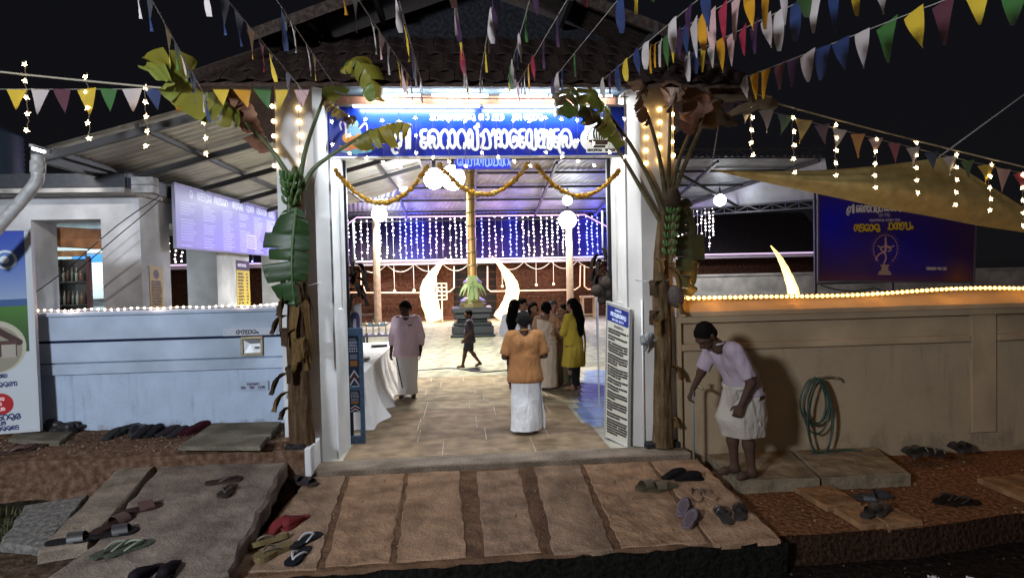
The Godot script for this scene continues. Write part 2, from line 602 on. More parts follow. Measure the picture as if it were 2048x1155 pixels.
func grounds() -> void:
	var b := Build.new()
	var land := FastNoiseLite.new()
	land.seed = 5
	land.frequency = 0.5
	# the earth: one sheet to the horizon, finer near the road
	var f := func(u: float, v: float) -> Vector3:
		var x := (u - 0.5) * 2.0
		var z := (v - 0.5) * 2.0
		var px := signf(x) * (absf(x) * 14.0 + pow(absf(x), 6.0) * 150.0)
		var pz := -6.0 + signf(z) * (absf(z) * 14.0 + pow(absf(z), 6.0) * 150.0)
		return Vector3(px, -0.62 + 0.05 * land.get_noise_2d(px * 2.0, pz * 2.0), pz)
	b.sheet(90, 90, f)
	setting("ground", b, mat("earth", Color(0.13, 0.085, 0.06), 0.95, "dirt", 0.5, 2.0))
	# the raised earth bank along the left wall
	b = Build.new()
	var bank := func(u: float, v: float) -> Vector3:
		var x := lerpf(-9.0, -1.72, u)
		var z := lerpf(-7.9, -6.55, v) + (0.06 * land.get_noise_2d(x * 3.0, 0.0) if v > 0.5 else 0.0)
		return Vector3(x, 0.29 + 0.025 * land.get_noise_2d(x * 5.0, z * 5.0) - (0.03 if v > 0.95 else 0.0), z)
	b.sheet(60, 10, bank)
	b.sheet(60, 5, func(u: float, v: float) -> Vector3:
		var p: Vector3 = bank.call(u, 1.0)
		return p + Vector3(0, -0.95 * v, 0.05 * v + 0.05 * land.get_noise_2d(p.x * 6.0, v * 7.0) * (1.0 if v > 0.05 else 0.0)))
	setting("ground_bank", b, mat("bank_earth", Color(0.26, 0.165, 0.12), 0.95, "dirt", 0.8, 1.5))
	# drain between the bank and the road on the left: dark damp earth
	b = Build.new()
	b.sheet(30, 10, func(u: float, v: float) -> Vector3:
		var x := lerpf(-9.0, -3.0, u)
		var z := lerpf(-6.6, -5.3, v)
		return Vector3(x, -0.12 + 0.05 * sin(v * PI) * -2.0 + 0.03 * land.get_noise_2d(x * 6.0, z * 6.0), z))
	setting("ground_drain", b, mat("damp_earth", Color(0.05, 0.045, 0.035), 0.9, "dirt", 0.9, 1.5))
	b = Build.new()
	b.sheet(40, 16, func(u: float, v: float) -> Vector3:
		var x := lerpf(-9.0, -1.9, u)
		var z := lerpf(-5.35, -2.0, v)
		return Vector3(x, -0.13 - 0.10 * v + 0.025 * land.get_noise_2d(x * 4.0, z * 4.0), z))
	setting("ground_verge", b, mat("verge_earth", Color(0.15, 0.105, 0.08), 0.95, "dirt", 0.7, 1.8))
	# the lower earth floor on the right, along the wall
	b = Build.new()
	b.sheet(40, 12, func(u: float, v: float) -> Vector3:
		var x := lerpf(2.6, 12.0, u)
		var z := lerpf(-6.95, -4.98, v) + 0.03 * land.get_noise_2d(x * 4.0, 1.0) + maxf(0.0, x - 4.0) * v * -0.16
		return Vector3(x, -0.25 + 0.015 * land.get_noise_2d(x * 4.0, z * 4.0), z))
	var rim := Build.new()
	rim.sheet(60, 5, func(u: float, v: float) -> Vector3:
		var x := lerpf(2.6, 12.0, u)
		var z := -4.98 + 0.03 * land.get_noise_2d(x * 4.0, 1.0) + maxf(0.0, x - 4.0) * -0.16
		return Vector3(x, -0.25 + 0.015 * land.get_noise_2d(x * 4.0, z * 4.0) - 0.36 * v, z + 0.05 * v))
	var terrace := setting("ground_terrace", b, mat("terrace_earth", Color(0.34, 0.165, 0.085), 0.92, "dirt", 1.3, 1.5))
	put("riser", rim, mat("riser_shaded", Color(0.075, 0.042, 0.028), 0.92, "dirt", 1.5, 2.0), terrace)  # shade put into the riser's colour, darker than the terrace top
	# the road
	b = Build.new()
	b.sheet(40, 12, func(u: float, v: float) -> Vector3:
		var x := lerpf(-14.0, 16.0, u)
		var z := lerpf(-5.6, 5.0, v)
		return Vector3(x, -0.5 + 0.012 * land.get_noise_2d(x * 5.0, z * 5.0), z))
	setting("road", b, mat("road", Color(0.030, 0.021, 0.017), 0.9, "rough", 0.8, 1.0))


func ramp_and_slabs() -> void:
	# main ramp: mortar bed with long dressed stones set in it
	var slope := func(x: float, z: float) -> float: return lerpf(-0.055, -0.20, clampf((z + 6.66) / 1.8, 0.0, 1.0))
	var bed := rough_slab([Vector2(-1.73, -6.64), Vector2(2.66, -6.64), Vector2(2.68, -4.86), Vector2(-1.88, -4.74)], 0.42, func(x: float, z: float) -> float: return slope.call(x, z) - 0.009, 0.014, 0.03)
	var ramp := setting("ramp", bed, mat("mortar", Color(0.24, 0.135, 0.082), 0.9, "stain", 0.9, 1.2), "wide stone ramp up to the temple gate", "ramp")
	# its front face: a near-black skirt with deep shade put into its colour
	var shade_skirt := Build.new()
	shade_skirt.sheet(60, 5, func(u: float, v: float) -> Vector3:
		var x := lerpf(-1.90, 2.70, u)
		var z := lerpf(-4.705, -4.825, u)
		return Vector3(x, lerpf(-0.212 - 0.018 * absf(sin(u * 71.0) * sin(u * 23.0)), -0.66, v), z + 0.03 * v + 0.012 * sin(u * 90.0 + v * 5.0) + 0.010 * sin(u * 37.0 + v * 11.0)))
	put("shaded_face", shade_skirt, mat("face_shade", Color(0.020, 0.019, 0.016), 0.9, "rough", 1.0, 1.5), ramp)
	var cuts_top := [-1.70, -1.29, -0.66, -0.04, 0.10, 0.60, 0.74, 1.27, 1.30, 2.63]
	var pairs := [[-1.70, -1.32, -1.85, -1.20], [-1.27, -0.67, -1.14, -0.64], [-0.63, -0.08, -0.58, -0.02], [0.11, 0.58, 0.13, 0.60], [0.76, 1.26, 0.70, 1.20], [1.31, 2.05, 1.27, 2.02], [2.09, 2.63, 2.06, 2.64]]
	for i in pairs.size():
		var p: Array = pairs[i]
		var z0 := -6.60 if i != 3 else -6.56
		var z1 := -4.80 if i == 0 else -4.84 + rnd(-0.02, 0.02)
		var c := rough_slab([Vector2(p[0], z0), Vector2(p[1], z0 + rnd(-0.02, 0.02)), Vector2(p[3], z1), Vector2(p[2], z1 + rnd(-0.02, 0.02))], 0.05, func(x: float, z: float) -> float: return slope.call(x, z) + (0.0 if i % 2 else 0.004), 0.013, 0.014, 0.09)
		var m: StandardMaterial3D = mat("ramp_stone_%d" % (i % 4), [Color(0.47, 0.31, 0.21), Color(0.51, 0.31, 0.19), Color(0.54, 0.335, 0.21), Color(0.46, 0.295, 0.20)][i % 4], 0.85, "stain", [0.55, 0.8][i % 2], 1.2)
		put("paving_stone", c, m, ramp)
	# left slab beside it, lying a hand higher
	var lslope := func(x: float, z: float) -> float: return lerpf(0.165, -0.10, clampf((z + 6.58) / 2.0, 0.0, 1.2))
	var sl := rough_slab([Vector2(-3.22, -6.56), Vector2(-1.90, -6.52), Vector2(-1.80, -4.62), Vector2(-2.3, -4.3), Vector2(-3.2, -4.3), Vector2(-3.05, -5.1)], 0.16, lslope, 0.02, 0.035, 0.12)
	var l := setting("pavement_slab", sl, mat("slab_grey", Color(0.33, 0.26, 0.215), 0.88, "stain", 0.6, 1.2), "broad grey concrete slab left of the ramp with sandals on it", "slab")
	var pl := rough_slab([Vector2(-3.62, -6.5), Vector2(-3.26, -6.54), Vector2(-3.09, -5.1), Vector2(-3.42, -5.02)], 0.1, func(x: float, z: float) -> float: return lslope.call(x, z) + 0.012, 0.012, 0.02, 0.14)
	tag(put("concrete_plank", pl, mat("plank_pale", Color(0.36, 0.29, 0.23), 0.88, "stain", 0.8, 1.0)), "narrow concrete plank along the left rim of the grey slab", "plank")
	pl = rough_slab([Vector2(-4.15, -5.95), Vector2(-3.66, -6.1), Vector2(-3.46, -5.15), Vector2(-3.9, -5.3)], 0.08, func(x: float, z: float) -> float: return lslope.call(x, z) - 0.05, 0.02, 0.02, 0.12)
	tag(put("concrete_plank", pl, mat("plank_light", Color(0.31, 0.29, 0.27), 0.9, "rough", 0.9, 1.0)), "broken pale concrete piece at the grassy drain edge", "plank")
	# a loose slab lying on the bank, and a thin one by the banner
	pl = rough_slab([Vector2(-3.014, -6.527), Vector2(-2.129, -6.385), Vector2(-2.232, -7.465), Vector2(-3.062, -7.534)], 0.045, func(x: float, z: float) -> float: return 0.365, 0.006, 0.012, 0.2)
	tag(put("concrete_slab", pl, mat("slab_olive", Color(0.30, 0.265, 0.205), 0.85, "stain", 0.5, 0.6)), "flat square concrete slab lying on the earth bank by the left banana trunk", "slab")
	pl = rough_slab([Vector2(-5.227, -7.287), Vector2(-4.519, -7.048), Vector2(-4.723, -7.719), Vector2(-5.536, -7.931)], 0.06, func(x: float, z: float) -> float: return 0.335, 0.008, 0.012, 0.2)
	tag(put("concrete_slab", pl, mat("slab_olive", Color.WHITE)), "small concrete slab under the foot of the printed banner", "slab")
	# dark block at the end of the bank beside the ramp
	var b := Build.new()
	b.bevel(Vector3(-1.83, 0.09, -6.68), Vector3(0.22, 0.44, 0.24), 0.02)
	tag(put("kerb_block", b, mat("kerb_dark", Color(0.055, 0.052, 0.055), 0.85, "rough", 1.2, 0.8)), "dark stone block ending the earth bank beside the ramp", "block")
	# right: slabs along the wall foot, and lower ones
	var k := 0
	for q in [[Vector2(2.871, -6.934), Vector2(2.826, -5.981), Vector2(3.697, -5.959), Vector2(3.922, -6.931)], [Vector2(3.957, -6.926), Vector2(3.728, -5.954), Vector2(4.706, -5.950), Vector2(4.994, -6.887)]]:
		var c := rough_slab(q, 0.2, func(x: float, z: float) -> float: return -0.115, 0.01, 0.014, 0.2)
		tag(put("concrete_slab", c, mat("slab_wall", Color(0.36, 0.28, 0.19), 0.88, "stain", 0.7, 1.0)), ["concrete slab at the wall foot that the bending man stands on", "concrete slab at the wall foot below the coiled green hose"][k], "slab")
		k += 1
	k = 0
	for q in [[Vector2(3.413, -5.942), Vector2(3.446, -5.436), Vector2(3.819, -5.484), Vector2(3.835, -5.985)], [Vector2(3.489, -5.013), Vector2(3.484, -5.393), Vector2(3.724, -5.422), Vector2(3.725, -5.013)], [Vector2(3.729, -4.980), Vector2(3.743, -5.419), Vector2(4.052, -5.451), Vector2(4.082, -5.019)], [Vector2(5.461, -5.947), Vector2(5.419, -5.309), Vector2(5.878, -5.443), Vector2(6.031, -6.024)]]:
		var c := rough_slab(q, 0.07, func(x: float, z: float) -> float: return -0.2, 0.008, 0.01, 0.15)
		tag(put("paving_stone", c, mat("slab_brown", Color(0.44, 0.24, 0.12), 0.88, "stain", 0.8, 1.0)), ["raised flat stone on the brown terrace nearest to the bending man", "flat stone at the terrace rim left of the black sandals", "flat stone at the terrace rim under the black sandals", "pale flat stone at the far right of the terrace"][k], "paving stone", "loose flat stones on the brown terrace")
		k += 1
	var c2 := rough_slab([Vector2(2.832, -5.088), Vector2(3.006, -5.227), Vector2(3.619, -5.250), Vector2(3.583, -5.150)], 0.07, func(x: float, z: float) -> float: return -0.4, 0.006, 0.01, 0.15)
	tag(put("paving_stone", c2, mat("slab_step", Color(0.26, 0.21, 0.17), 0.88, "dirt", 0.6, 1.0)), "narrow stone step below the terrace rim beside the ramp", "paving stone")


func gate() -> void:
	# threshold: pale stone step, then the paved floor
	var b := Build.new()
	b.bevel(Vector3(0.42, -0.06, -6.80), Vector3(4.32, 0.12, 0.34), 0.012)
	setting("threshold", b, mat("threshold_stone", Color(0.30, 0.23, 0.175), 0.75, "stain", 0.5, 0.5), "smooth pale threshold step across the gateway", "step")
	for s in [-1, 1]:
		var t := thing("gate_pillar", ["white gate pillar on the left, behind the trunk with the large hanging leaf", "white gate pillar on the right, beside the notice board"][int(s > 0)], "pillar", Vector3(0.25, 0, 0), 0, "gate pillars")
		# plan: front face, splayed corner, inner face with a sunk panel, back
		var top := 4.25
		var plan := [Vector2(1.88, -6.95), Vector2(2.29, -6.95), Vector2(2.29, -7.62), Vector2(1.71, -7.62), Vector2(1.745, -7.06)]
		var poly := PackedVector2Array()
		for q in plan:
			poly.append(Vector2(q.x * s, -q.y))
		if s < 0:
			poly.reverse()
		b = Build.new()
		b.prism(poly, top + 0.3, Transform3D(Basis(Vector3.RIGHT, Vector3(0, 0, -1), Vector3.UP), Vector3(0, -0.3, 0)))
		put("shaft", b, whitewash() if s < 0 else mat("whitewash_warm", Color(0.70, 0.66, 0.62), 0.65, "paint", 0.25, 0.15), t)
		# raised borders round the sunk panel on the inner face
		b = Build.new()
		var along := Vector3(-0.035 * s, 0, -0.56).normalized()
		var out := Vector3(-s, 0, 0.06 * 1.0).normalized()
		var basis := Basis(along, Vector3.UP, along.cross(Vector3.UP))
		var at := func(d: float, y: float) -> Vector3: return Vector3(1.745 * s, y, -7.06) + along * d + out * 0.010
		b.bevel(at.call(0.085, 1.97), Vector3(0.165, 4.5, 0.03), 0.004, basis)
		b.bevel(at.call(0.475, 1.97), Vector3(0.165, 4.5, 0.03), 0.004, basis)
		b.bevel(at.call(0.28, 0.72), Vector3(0.222, 2.0, 0.028), 0.004, basis)
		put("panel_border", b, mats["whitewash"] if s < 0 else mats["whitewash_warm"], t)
	# white side of the bank below the left pillar
	b = Build.new()
	b.bevel(Vector3(-1.69, 0.125, -6.80), Vector3(0.07, 0.31, 0.52), 0.01)
	tag(put("plinth", b, whitewash()), "white painted plinth side below the left gate pillar", "plinth")
	b = Build.new()
	b.bevel(Vector3(2.33, 0.02, -7.06), Vector3(0.42, 0.10, 0.42), 0.02)
	tag(put("plinth", b, mat("kerb_dark", Color.WHITE)), "low dark stone under the right banana trunk", "plinth")
	# roof over the gate: tiled skirt, gable above
	var r := thing("gate_roof", "brown tiled gable roof over the temple gate", "roof")
	var el := Vector3(-2.5, 4.0, -6.0)
	var er := Vector3(2.95, 4.0, -6.0)
	var tl := Vector3(-1.55, 4.78, -6.98)
	var tr := Vector3(2.05, 4.78, -6.98)
	b = Build.new()
	b.flat()
	var dn := Vector3(0, -0.05, 0.02)
	b.quad(el + dn, er + dn, tr + dn, tl + dn)
	# hip sides
	b.quad(Vector3(-2.5, 3.95, -9.0), el + dn, tl + dn, Vector3(-1.55, 4.73, -8.2))
	b.quad(er + dn, Vector3(2.95, 3.95, -9.0), Vector3(2.05, 4.73, -8.2), tr + dn)
	put("roof_deck", b, mat("roof_brown", Color(0.20, 0.13, 0.10), 0.8, "rough", 0.8), r)
	var rows := 5
	for i in rows:
		var v := float(i) / rows
		var a := el.lerp(tl, v)
		var c := er.lerp(tr, v)
		var n := int(round(a.distance_to(c) / 0.245))
		var up := (tl - el)
		up.x = 0
		up = up.normalized()
		var length := 0.32
		for k in n:
			var p := a.lerp(c, (k + 0.5) / n)
			if put_tile_mesh == null:
				var tb := Build.new()
				tb.sheet(8, 2, func(u: float, w: float) -> Vector3:
					var x := (u - 0.5) * 0.24
					return Vector3(x, w * length, 0.016 * cos(u * TAU * 1.0 - 0.6) + 0.03 - w * 0.022))
				tb.sheet(8, 1, func(u: float, w: float) -> Vector3:
					var x := (u - 0.5) * 0.24
					return Vector3(x, 0, lerpf(0.016 * cos(u * TAU - 0.6) + 0.008, 0.016 * cos(u * TAU - 0.6) + 0.03, w)))
				put_tile_mesh = tb.mesh()
			var o := put_mesh("tile", put_tile_mesh, mat("tile_%d" % (rng.randi() % 3), [Color(0.085, 0.055, 0.045), Color(0.07, 0.048, 0.042), Color(0.10, 0.062, 0.048)][rng.randi() % 3], 0.8, "rough", 1.4), r)
			o.transform = Transform3D(Basis(Vector3.RIGHT, up, Vector3.RIGHT.cross(up)), p + Vector3(0, rnd(0, 0.006), 0))
	# ridge rolls down the two hips
	b = Build.new()
	b.tube([el + Vector3(0, 0.03, 0), tl + Vector3(0, 0.05, 0)], 0.07, 8)
	b.tube([er + Vector3(0, 0.03, 0), tr + Vector3(0, 0.05, 0)], 0.07, 8)
	put("hip_ridge", b, mat("tile_0", Color.WHITE), r)
	# gable
	var apex := Vector3(0.2, 5.42, -6.98)
	b = Build.new()
	b.flat()
	b.tri(tl + Vector3(0.0, -0.02, -0.06), tr + Vector3(0, -0.02, -0.06), apex + Vector3(0, -0.04, -0.06))
	put("gable_panel", b, mat("gable_dark", Color(0.04, 0.042, 0.05), 0.8, "rough", 1.0), r)
	b = Build.new()
	for s in [-1.0, 1.0]:
		var lo := Vector3(0.2 + s * 2.25, 4.60, -6.28)
		var hi := Vector3(0.2, 5.46, -6.28)
		var nrm := Vector3(s * 0.36, 0.93, 0)
		b.box((lo + hi) * 0.5 + Vector3(0, 0, -1.2), Vector3(lo.distance_to(hi) + 0.05, 0.03, 2.4), Basis((hi - lo).normalized() * -s, nrm, Vector3(0, 0, 1)))
		b.box((lo + hi) * 0.5 + Vector3(0, -0.05, -0.02), Vector3(lo.distance_to(hi) + 0.05, 0.12, 0.045), Basis((hi - lo).normalized() * -s, nrm, Vector3(0, 0, 1)))
	put("gable_roof", b, mat("verge_brown", Color(0.10, 0.075, 0.065), 0.75, "rough", 0.8), r)
	b = Build.new()
	for s in [-1.0, 1.0]:
		for q in [0.45, 0.85]:
			var p := Vector3(0.2, 5.46, -6.3).lerp(Vector3(0.2 + s * 2.25, 4.60, -6.3), q)
			b.bar(p + Vector3(0, -0.10, -0.65), p + Vector3(0, -0.10, 0.05), 0.05, 0.09)
	put("rafter", b, mat("dark_metal", Color.WHITE), r)
	# soffit and the beam behind the sign
	b = Build.new()
	b.box(Vector3(0.22, 4.31, -7.35), Vector3(4.1, 0.05, 1.2))
	put("soffit", b, mat("soffit_blue", Color(0.10, 0.13, 0.16), 0.6, "soft", 1.0), r)
	b = Build.new()
	b.box(Vector3(0.25, 4.09, -7.30), Vector3(3.36, 0.30, 0.06))
	put("beam", b, mat("beam_brown", Color(0.12, 0.055, 0.035), 0.7), r)
	for s in [-1.0, 1.0]:
		b = Build.new()
		b.bevel(Vector3(0.245 + 1.70 * s, 1.78, -7.70), Vector3(0.085, 3.56, 0.07), 0.008)
		tag(put("gate_post", b, mat("black_steel", Color(0.012, 0.012, 0.014), 0.4)), ["black steel gate post against the left pillar", "black steel gate post against the right pillar"][int(s > 0)], "gate post", "black gate posts")

var put_tile_mesh: Mesh

func left_side() -> void:
	# the white front wall, in bands
	var w := thing("compound_wall", "white compound wall on the left with a dark line, donation slot and lamps on top", "wall", Vector3(-3.62, 0, -7.7))
	var m := mat("wall_pale", Color(0.47, 0.56, 0.70), 0.6, "paint", 0.3, 0.12)
	var b := Build.new()
	b.box(Vector3(0, 0.72, -0.14), Vector3(3.16, 1.9, 0.22))
	put("wall_body", b, m, w)
	for q in [[1.405, 1.70, 0.03], [1.132, 1.374, 0.022], [0.985, 1.116, 0.02]]:
		b = Build.new()
		b.bevel(Vector3(0, (q[0] + q[1]) / 2, q[2] / 2 - 0.03), Vector3(3.155, q[1] - q[0], q[2] + 0.05), 0.006)
		put("wall_band", b, m, w)
	b = Build.new()
	b.print_face(Vector3(-1.56, 0.22, -0.026), Vector3(1.575, 0.22, -0.026), Vector3(1.575, 0.978, -0.026), Vector3(-1.56, 0.978, -0.026))
	put("plaster_face", b, stained(640, 160, Color(0.385, 0.47, 0.60), 21, 0.8), w)
	b = Build.new()
	b.bevel(Vector3(0, 1.722, -0.12), Vector3(3.19, 0.056, 0.36), 0.014)
	put("coping", b, m, w)
	b = Build.new()
	b.box(Vector3(0, 1.3895, -0.012), Vector3(3.15, 0.03, 0.035))
	put("dark_line", b, mat("line_navy", Color(0.012, 0.018, 0.05), 0.6), w)
	b = Build.new()
	b.bevel(Vector3(-1.60, 0.98, -0.02), Vector3(0.10, 1.54, 0.26), 0.01)
	put("end_post", b, mat("post_grey", Color(0.42, 0.43, 0.45), 0.7, "stain", 0.6), w)
	# donation slot
	var d := thing("donation_box", "brass rimmed square donation slot set in the white wall", "donation box", Vector3(-2.615, 1.27, -7.68))
	b = Build.new()
	for q in [[Vector3(0, 0.105, 0), Vector3(0.27, 0.032, 0.05)], [Vector3(0, -0.105, 0), Vector3(0.27, 0.032, 0.05)], [Vector3(-0.119, 0, 0), Vector3(0.032, 0.178, 0.05)], [Vector3(0.119, 0, 0), Vector3(0.032, 0.178, 0.05)]]:
		b.bevel(q[0], q[1], 0.006)
	put("frame", b, mat("brass_dull", Color(0.30, 0.26, 0.17), 0.4, "soft", 3.0, 0.0, 0.7), d)
	b = Build.new()
	b.flat()
	b.quad(Vector3(-0.10, -0.09, 0.004), Vector3(0.10, -0.09, 0.004), Vector3(0.10, 0.09, 0.002), Vector3(-0.10, 0.09, 0.002))
	put("recess", b, mat("recess_dark", Color(0.09, 0.09, 0.10), 0.5), d)
	b = Build.new()
	b.flat()
	b.quad(Vector3(-0.095, -0.085, 0.02), Vector3(0.03, -0.085, 0.008), Vector3(-0.02, 0.03, 0.008), Vector3(-0.095, 0.08, 0.02))
	b.quad(Vector3(-0.02, -0.085, 0.009), Vector3(0.10, -0.085, 0.009), Vector3(0.10, 0.035, 0.009), Vector3(-0.02, 0.03, 0.009))
	put("funnel", b, mat("steel_pale", Color(0.62, 0.64, 0.66), 0.35, "", 1.0, 0.0, 0.5), d)
	b = Build.new()
	b.bevel(Vector3(0.06, -0.02, 0.012), Vector3(0.06, 0.025, 0.006), 0.002)
	put("slot", b, mat("black_steel", Color.WHITE), d)
	# building with square columns
	var bw := thing("pavilion", "white pavilion with square columns and dark roof edge behind the left wall", "building", Vector3(-5.07, 0, -10.0))
	var wm := mat("pavilion_white", Color(0.66, 0.67, 0.70), 0.7, "paint", 0.4, 0.1)
	b = Build.new()
	b.box(Vector3(-0.295, 1.7, -0.475), Vector3(0.59, 3.5, 0.95))
	put("column", b, wm, bw)
	b = Build.new()
	b.box(Vector3(-0.30, 1.7, -3.9), Vector3(0.6, 3.5, 1.9))
	put("column", b, wm, bw)
	b = Build.new()
	b.box(Vector3(-0.30, 1.7, -8.2), Vector3(0.6, 3.5, 1.2))
	put("column", b, wm, bw)
	b = Build.new()
	b.box(Vector3(-2.9, 1.55, -0.3), Vector3(2.54, 3.1, 0.6))
	put("wall", b, wm, bw)
	b = Build.new()
	b.box(Vector3(-2.4, 3.275, -0.298), Vector3(4.79, 0.35, 0.59))
	b.box(Vector3(-0.298, 3.275, -4.8), Vector3(0.59, 0.35, 8.4))
	put("lintel", b, wm, bw)
	b = Build.new()
	b.box(Vector3(-2.4, 0.6, -4.2), Vector3(4.6, 1.2, 0.12))
	b.box(Vector3(-0.1, 0.72, -5.0), Vector3(0.14, 1.44, 8.0))
	put("parapet", b, wm, bw)
	b = Build.new()
	b.box(Vector3(-2.4, 3.51, -4.2), Vector3(4.9, 0.115, 9.4))
	put("roof_slab", b, mat("slab_soffit", Color(0.42, 0.41, 0.40), 0.8, "stain", 0.5), bw)
	b = Build.new()
	b.box(Vector3(-2.38, 3.625, 0.52), Vector3(4.94, 0.20, 0.06))
	b.box(Vector3(0.07, 3.625, -4.2), Vector3(0.06, 0.20, 9.4))
	put("gutter", b, mat("gutter_dark", Color(0.035, 0.04, 0.05), 0.5, "soft", 2.0), bw)
	b = Build.new()
	b.box(Vector3(0.30, 3.50, 0.40), Vector3(0.30, 0.11, 0.2))
	b.box(Vector3(0.30, 3.62, 0.40), Vector3(0.30, 0.11, 0.2))
	put("end_block", b, mat("block_white", Color(0.55, 0.55, 0.56), 0.7, "stain", 1.0), bw)
	b = Build.new()
	b.box(Vector3(-3.25, 1.8, -2.7), Vector3(2.9, 3.4, 0.08))
	put("back_wall", b, mat("inner_cyan", Color(0.60, 0.70, 0.72), 0.7, "paint", 0.5), bw)
	# inside: wooden canopy, cupboard with bottles, notice board
	var k := thing("wooden_canopy", "brown wooden counter canopy inside the pavilion opening", "canopy", Vector3(-6.48, 2.86, -10.75))
	b = Build.new()
	b.bevel(Vector3(0, 0, 0), Vector3(1.02, 0.34, 0.10), 0.02, Basis(Vector3(0, 0, 1), -0.07))
	put("panel", b, mat("wood_brown", Color(0.36, 0.15, 0.055), 0.45, "stain", 0.8), k)
	b = Build.new()
	b.bevel(Vector3(-0.17, -0.26, 0.0), Vector3(0.62, 0.10, 0.06), 0.008)
	put("rail", b, mat("wood_orange", Color(0.50, 0.25, 0.09), 0.5, "stain", 1.0), k)
	b = Build.new()
	b.bevel(Vector3(0.17, -0.82, 0.0), Vector3(0.055, 1.02, 0.06), 0.006)
	put("post", b, mat("wood_red", Color(0.10, 0.035, 0.03), 0.5), k)
	k = thing("cupboard", "dark glass fronted cupboard with rows of bottles inside the pavilion", "cupboard", Vector3(-6.73, 1.3, -11.0))
	b = Build.new()
	b.box(Vector3(0, 0.6, -0.12), Vector3(0.50, 1.24, 0.03))
	b.box(Vector3(0, 0.02, 0), Vector3(0.50, 0.03, 0.22))
	b.box(Vector3(0, 0.42, 0), Vector3(0.50, 0.02, 0.22))
	b.box(Vector3(0, 0.82, 0), Vector3(0.50, 0.02, 0.22))
	b.box(Vector3(-0.24, 0.6, 0), Vector3(0.02, 1.24, 0.22))
	put("case", b, mat("cupboard_dark", Color(0.05, 0.045, 0.04), 0.4), k)
	for i in 12:
		b = Build.new()
		var x := -0.19 + 0.07 * (i % 6)
		b.lathe([Vector2(0, 0), Vector2(0.024, 0), Vector2(0.024, 0.14), Vector2(0.008, 0.19), Vector2(0.008, 0.24), Vector2(0, 0.24)], 7, Vector3(x, 0.83 if i < 6 else 0.43, 0.03))
		var bo := put("bottle", b, mat("bottle_%d" % (i % 3), [Color(0.10, 0.12, 0.10), Color(0.30, 0.28, 0.22), Color(0.15, 0.08, 0.05)][i % 3], 0.2))
		bo.position = Vector3(-6.73, 1.3, -11.0)
		tag(bo, "%s bottle from the left on the %s shelf of the pavilion cupboard" % [["first", "second", "third", "fourth", "fifth", "sixth"][i % 6], "upper" if i < 6 else "lower"], "bottle", "bottles in the pavilion cupboard")
	k = thing("wall_notice", "framed white notice with blue heading inside the pavilion opening", "notice board", Vector3(-7.38, 2.22, -12.6))
	b = Build.new()
	b.bevel(Vector3.ZERO, Vector3(0.62, 0.95, 0.04), 0.01)
	put("frame", b, mat("frame_grey", Color(0.13, 0.13, 0.15), 0.5), k)
	b = Build.new()
	b.box(Vector3(0, -0.08, 0.022), Vector3(0.56, 0.72, 0.01))
	put("sheet", b, mat("sheet_white", Color(0.72, 0.78, 0.78), 0.5), k)
	b = Build.new()
	b.box(Vector3(0, 0.36, 0.022), Vector3(0.56, 0.16, 0.01))
	put("heading", b, mat("heading_blue", Color(0.03, 0.20, 0.55), 0.5), k)
	b = Build.new()
	b.bevel(Vector3(-7.3, 3.0, -12.58), Vector3(0.34, 0.34, 0.1), 0.01)
	tag(put("wall_box", b, mat("heading_blue", Color.WHITE)), "blue box fixed high on the wall inside the pavilion", "box")
	strip_light("pavilion_tube_glow", Vector3(-7.3, 3.28, -11.7), Vector3.DOWN, Vector3.RIGHT, 1.2, 0.06, Color(0.85, 0.97, 1.0), 7.0)
	b = Build.new()
	b.tube([Vector3(-7.9, 3.36, -11.7), Vector3(-6.7, 3.36, -11.7)], 0.018)
	tag(put("tube_lamp", b, glow("tube_glow", Color(0.92, 0.97, 1.0), 7.0)), "white tube lamp under the pavilion ceiling", "tube lamp")
	# sheet roof on the left, rising to the right
	var r := thing("sheet_roof", "corrugated grey metal roof rising to the right behind the left pillar", "roof", Vector3(-5.3, 3.75, -8.2))
	b = Build.new()
	b.sheet(6, 330, func(u: float, v: float) -> Vector3: return Vector3(u * 4.3, u * 1.23 + 0.10 + 0.018 * sin(v * 330.0 * TAU / 6.0), -v * 11.0))
	put("corrugated_sheet", b, mat("sheet_metal", Color(0.66, 0.64, 0.60), 0.42, "stain", 0.3, 0.0, 0.25), r)
	var steel := mat("dark_steel", Color(0.035, 0.034, 0.036), 0.5)
	for x in [0.05, 1.15, 2.3, 3.4]:
		b = Build.new()
		b.bar(Vector3(x, x * 0.286 + 0.04, 0), Vector3(x, x * 0.286 + 0.04, -11.0), 0.05, 0.06)
		put("purlin", b, steel, r)
	for z in [-0.05, -1.9, -3.8, -5.7, -7.6]:
		b = Build.new()
		b.bar(Vector3(-0.1, -0.05, z), Vector3(4.3, 1.18, z), 0.07, 0.09)
		put("rafter", b, steel, r)
	b = Build.new()
	b.bar(Vector3(-0.08, -0.02, 0.05), Vector3(-0.08, -0.02, -8.0), 0.10, 0.13)
	put("eave_beam", b, steel, r)
	# tube lamps on the eave beam
	var tl := thing("tube_lamp", "lit tube lamp at the near end of the left eave", "tube lamp", Vector3(-5.33, 3.80, -8.05))
	b = Build.new()
	b.tube([Vector3(0, 0, 0.0), Vector3(0.0, 0, -0.45)], 0.02)
	put("tube", b, glow("tube_glow", Color.WHITE), tl)
	b = Build.new()
	b.bevel(Vector3(0.01, 0.03, -0.55), Vector3(0.05, 0.035, 1.2), 0.006)
	put("batten", b, mat("batten_white", Color(0.5, 0.5, 0.5), 0.5), tl)
	bulb_light("eave_tube_glow", Vector3(-5.46, 3.72, -8.35), Color(1, 0.95, 0.9), 1.8, 0.03)
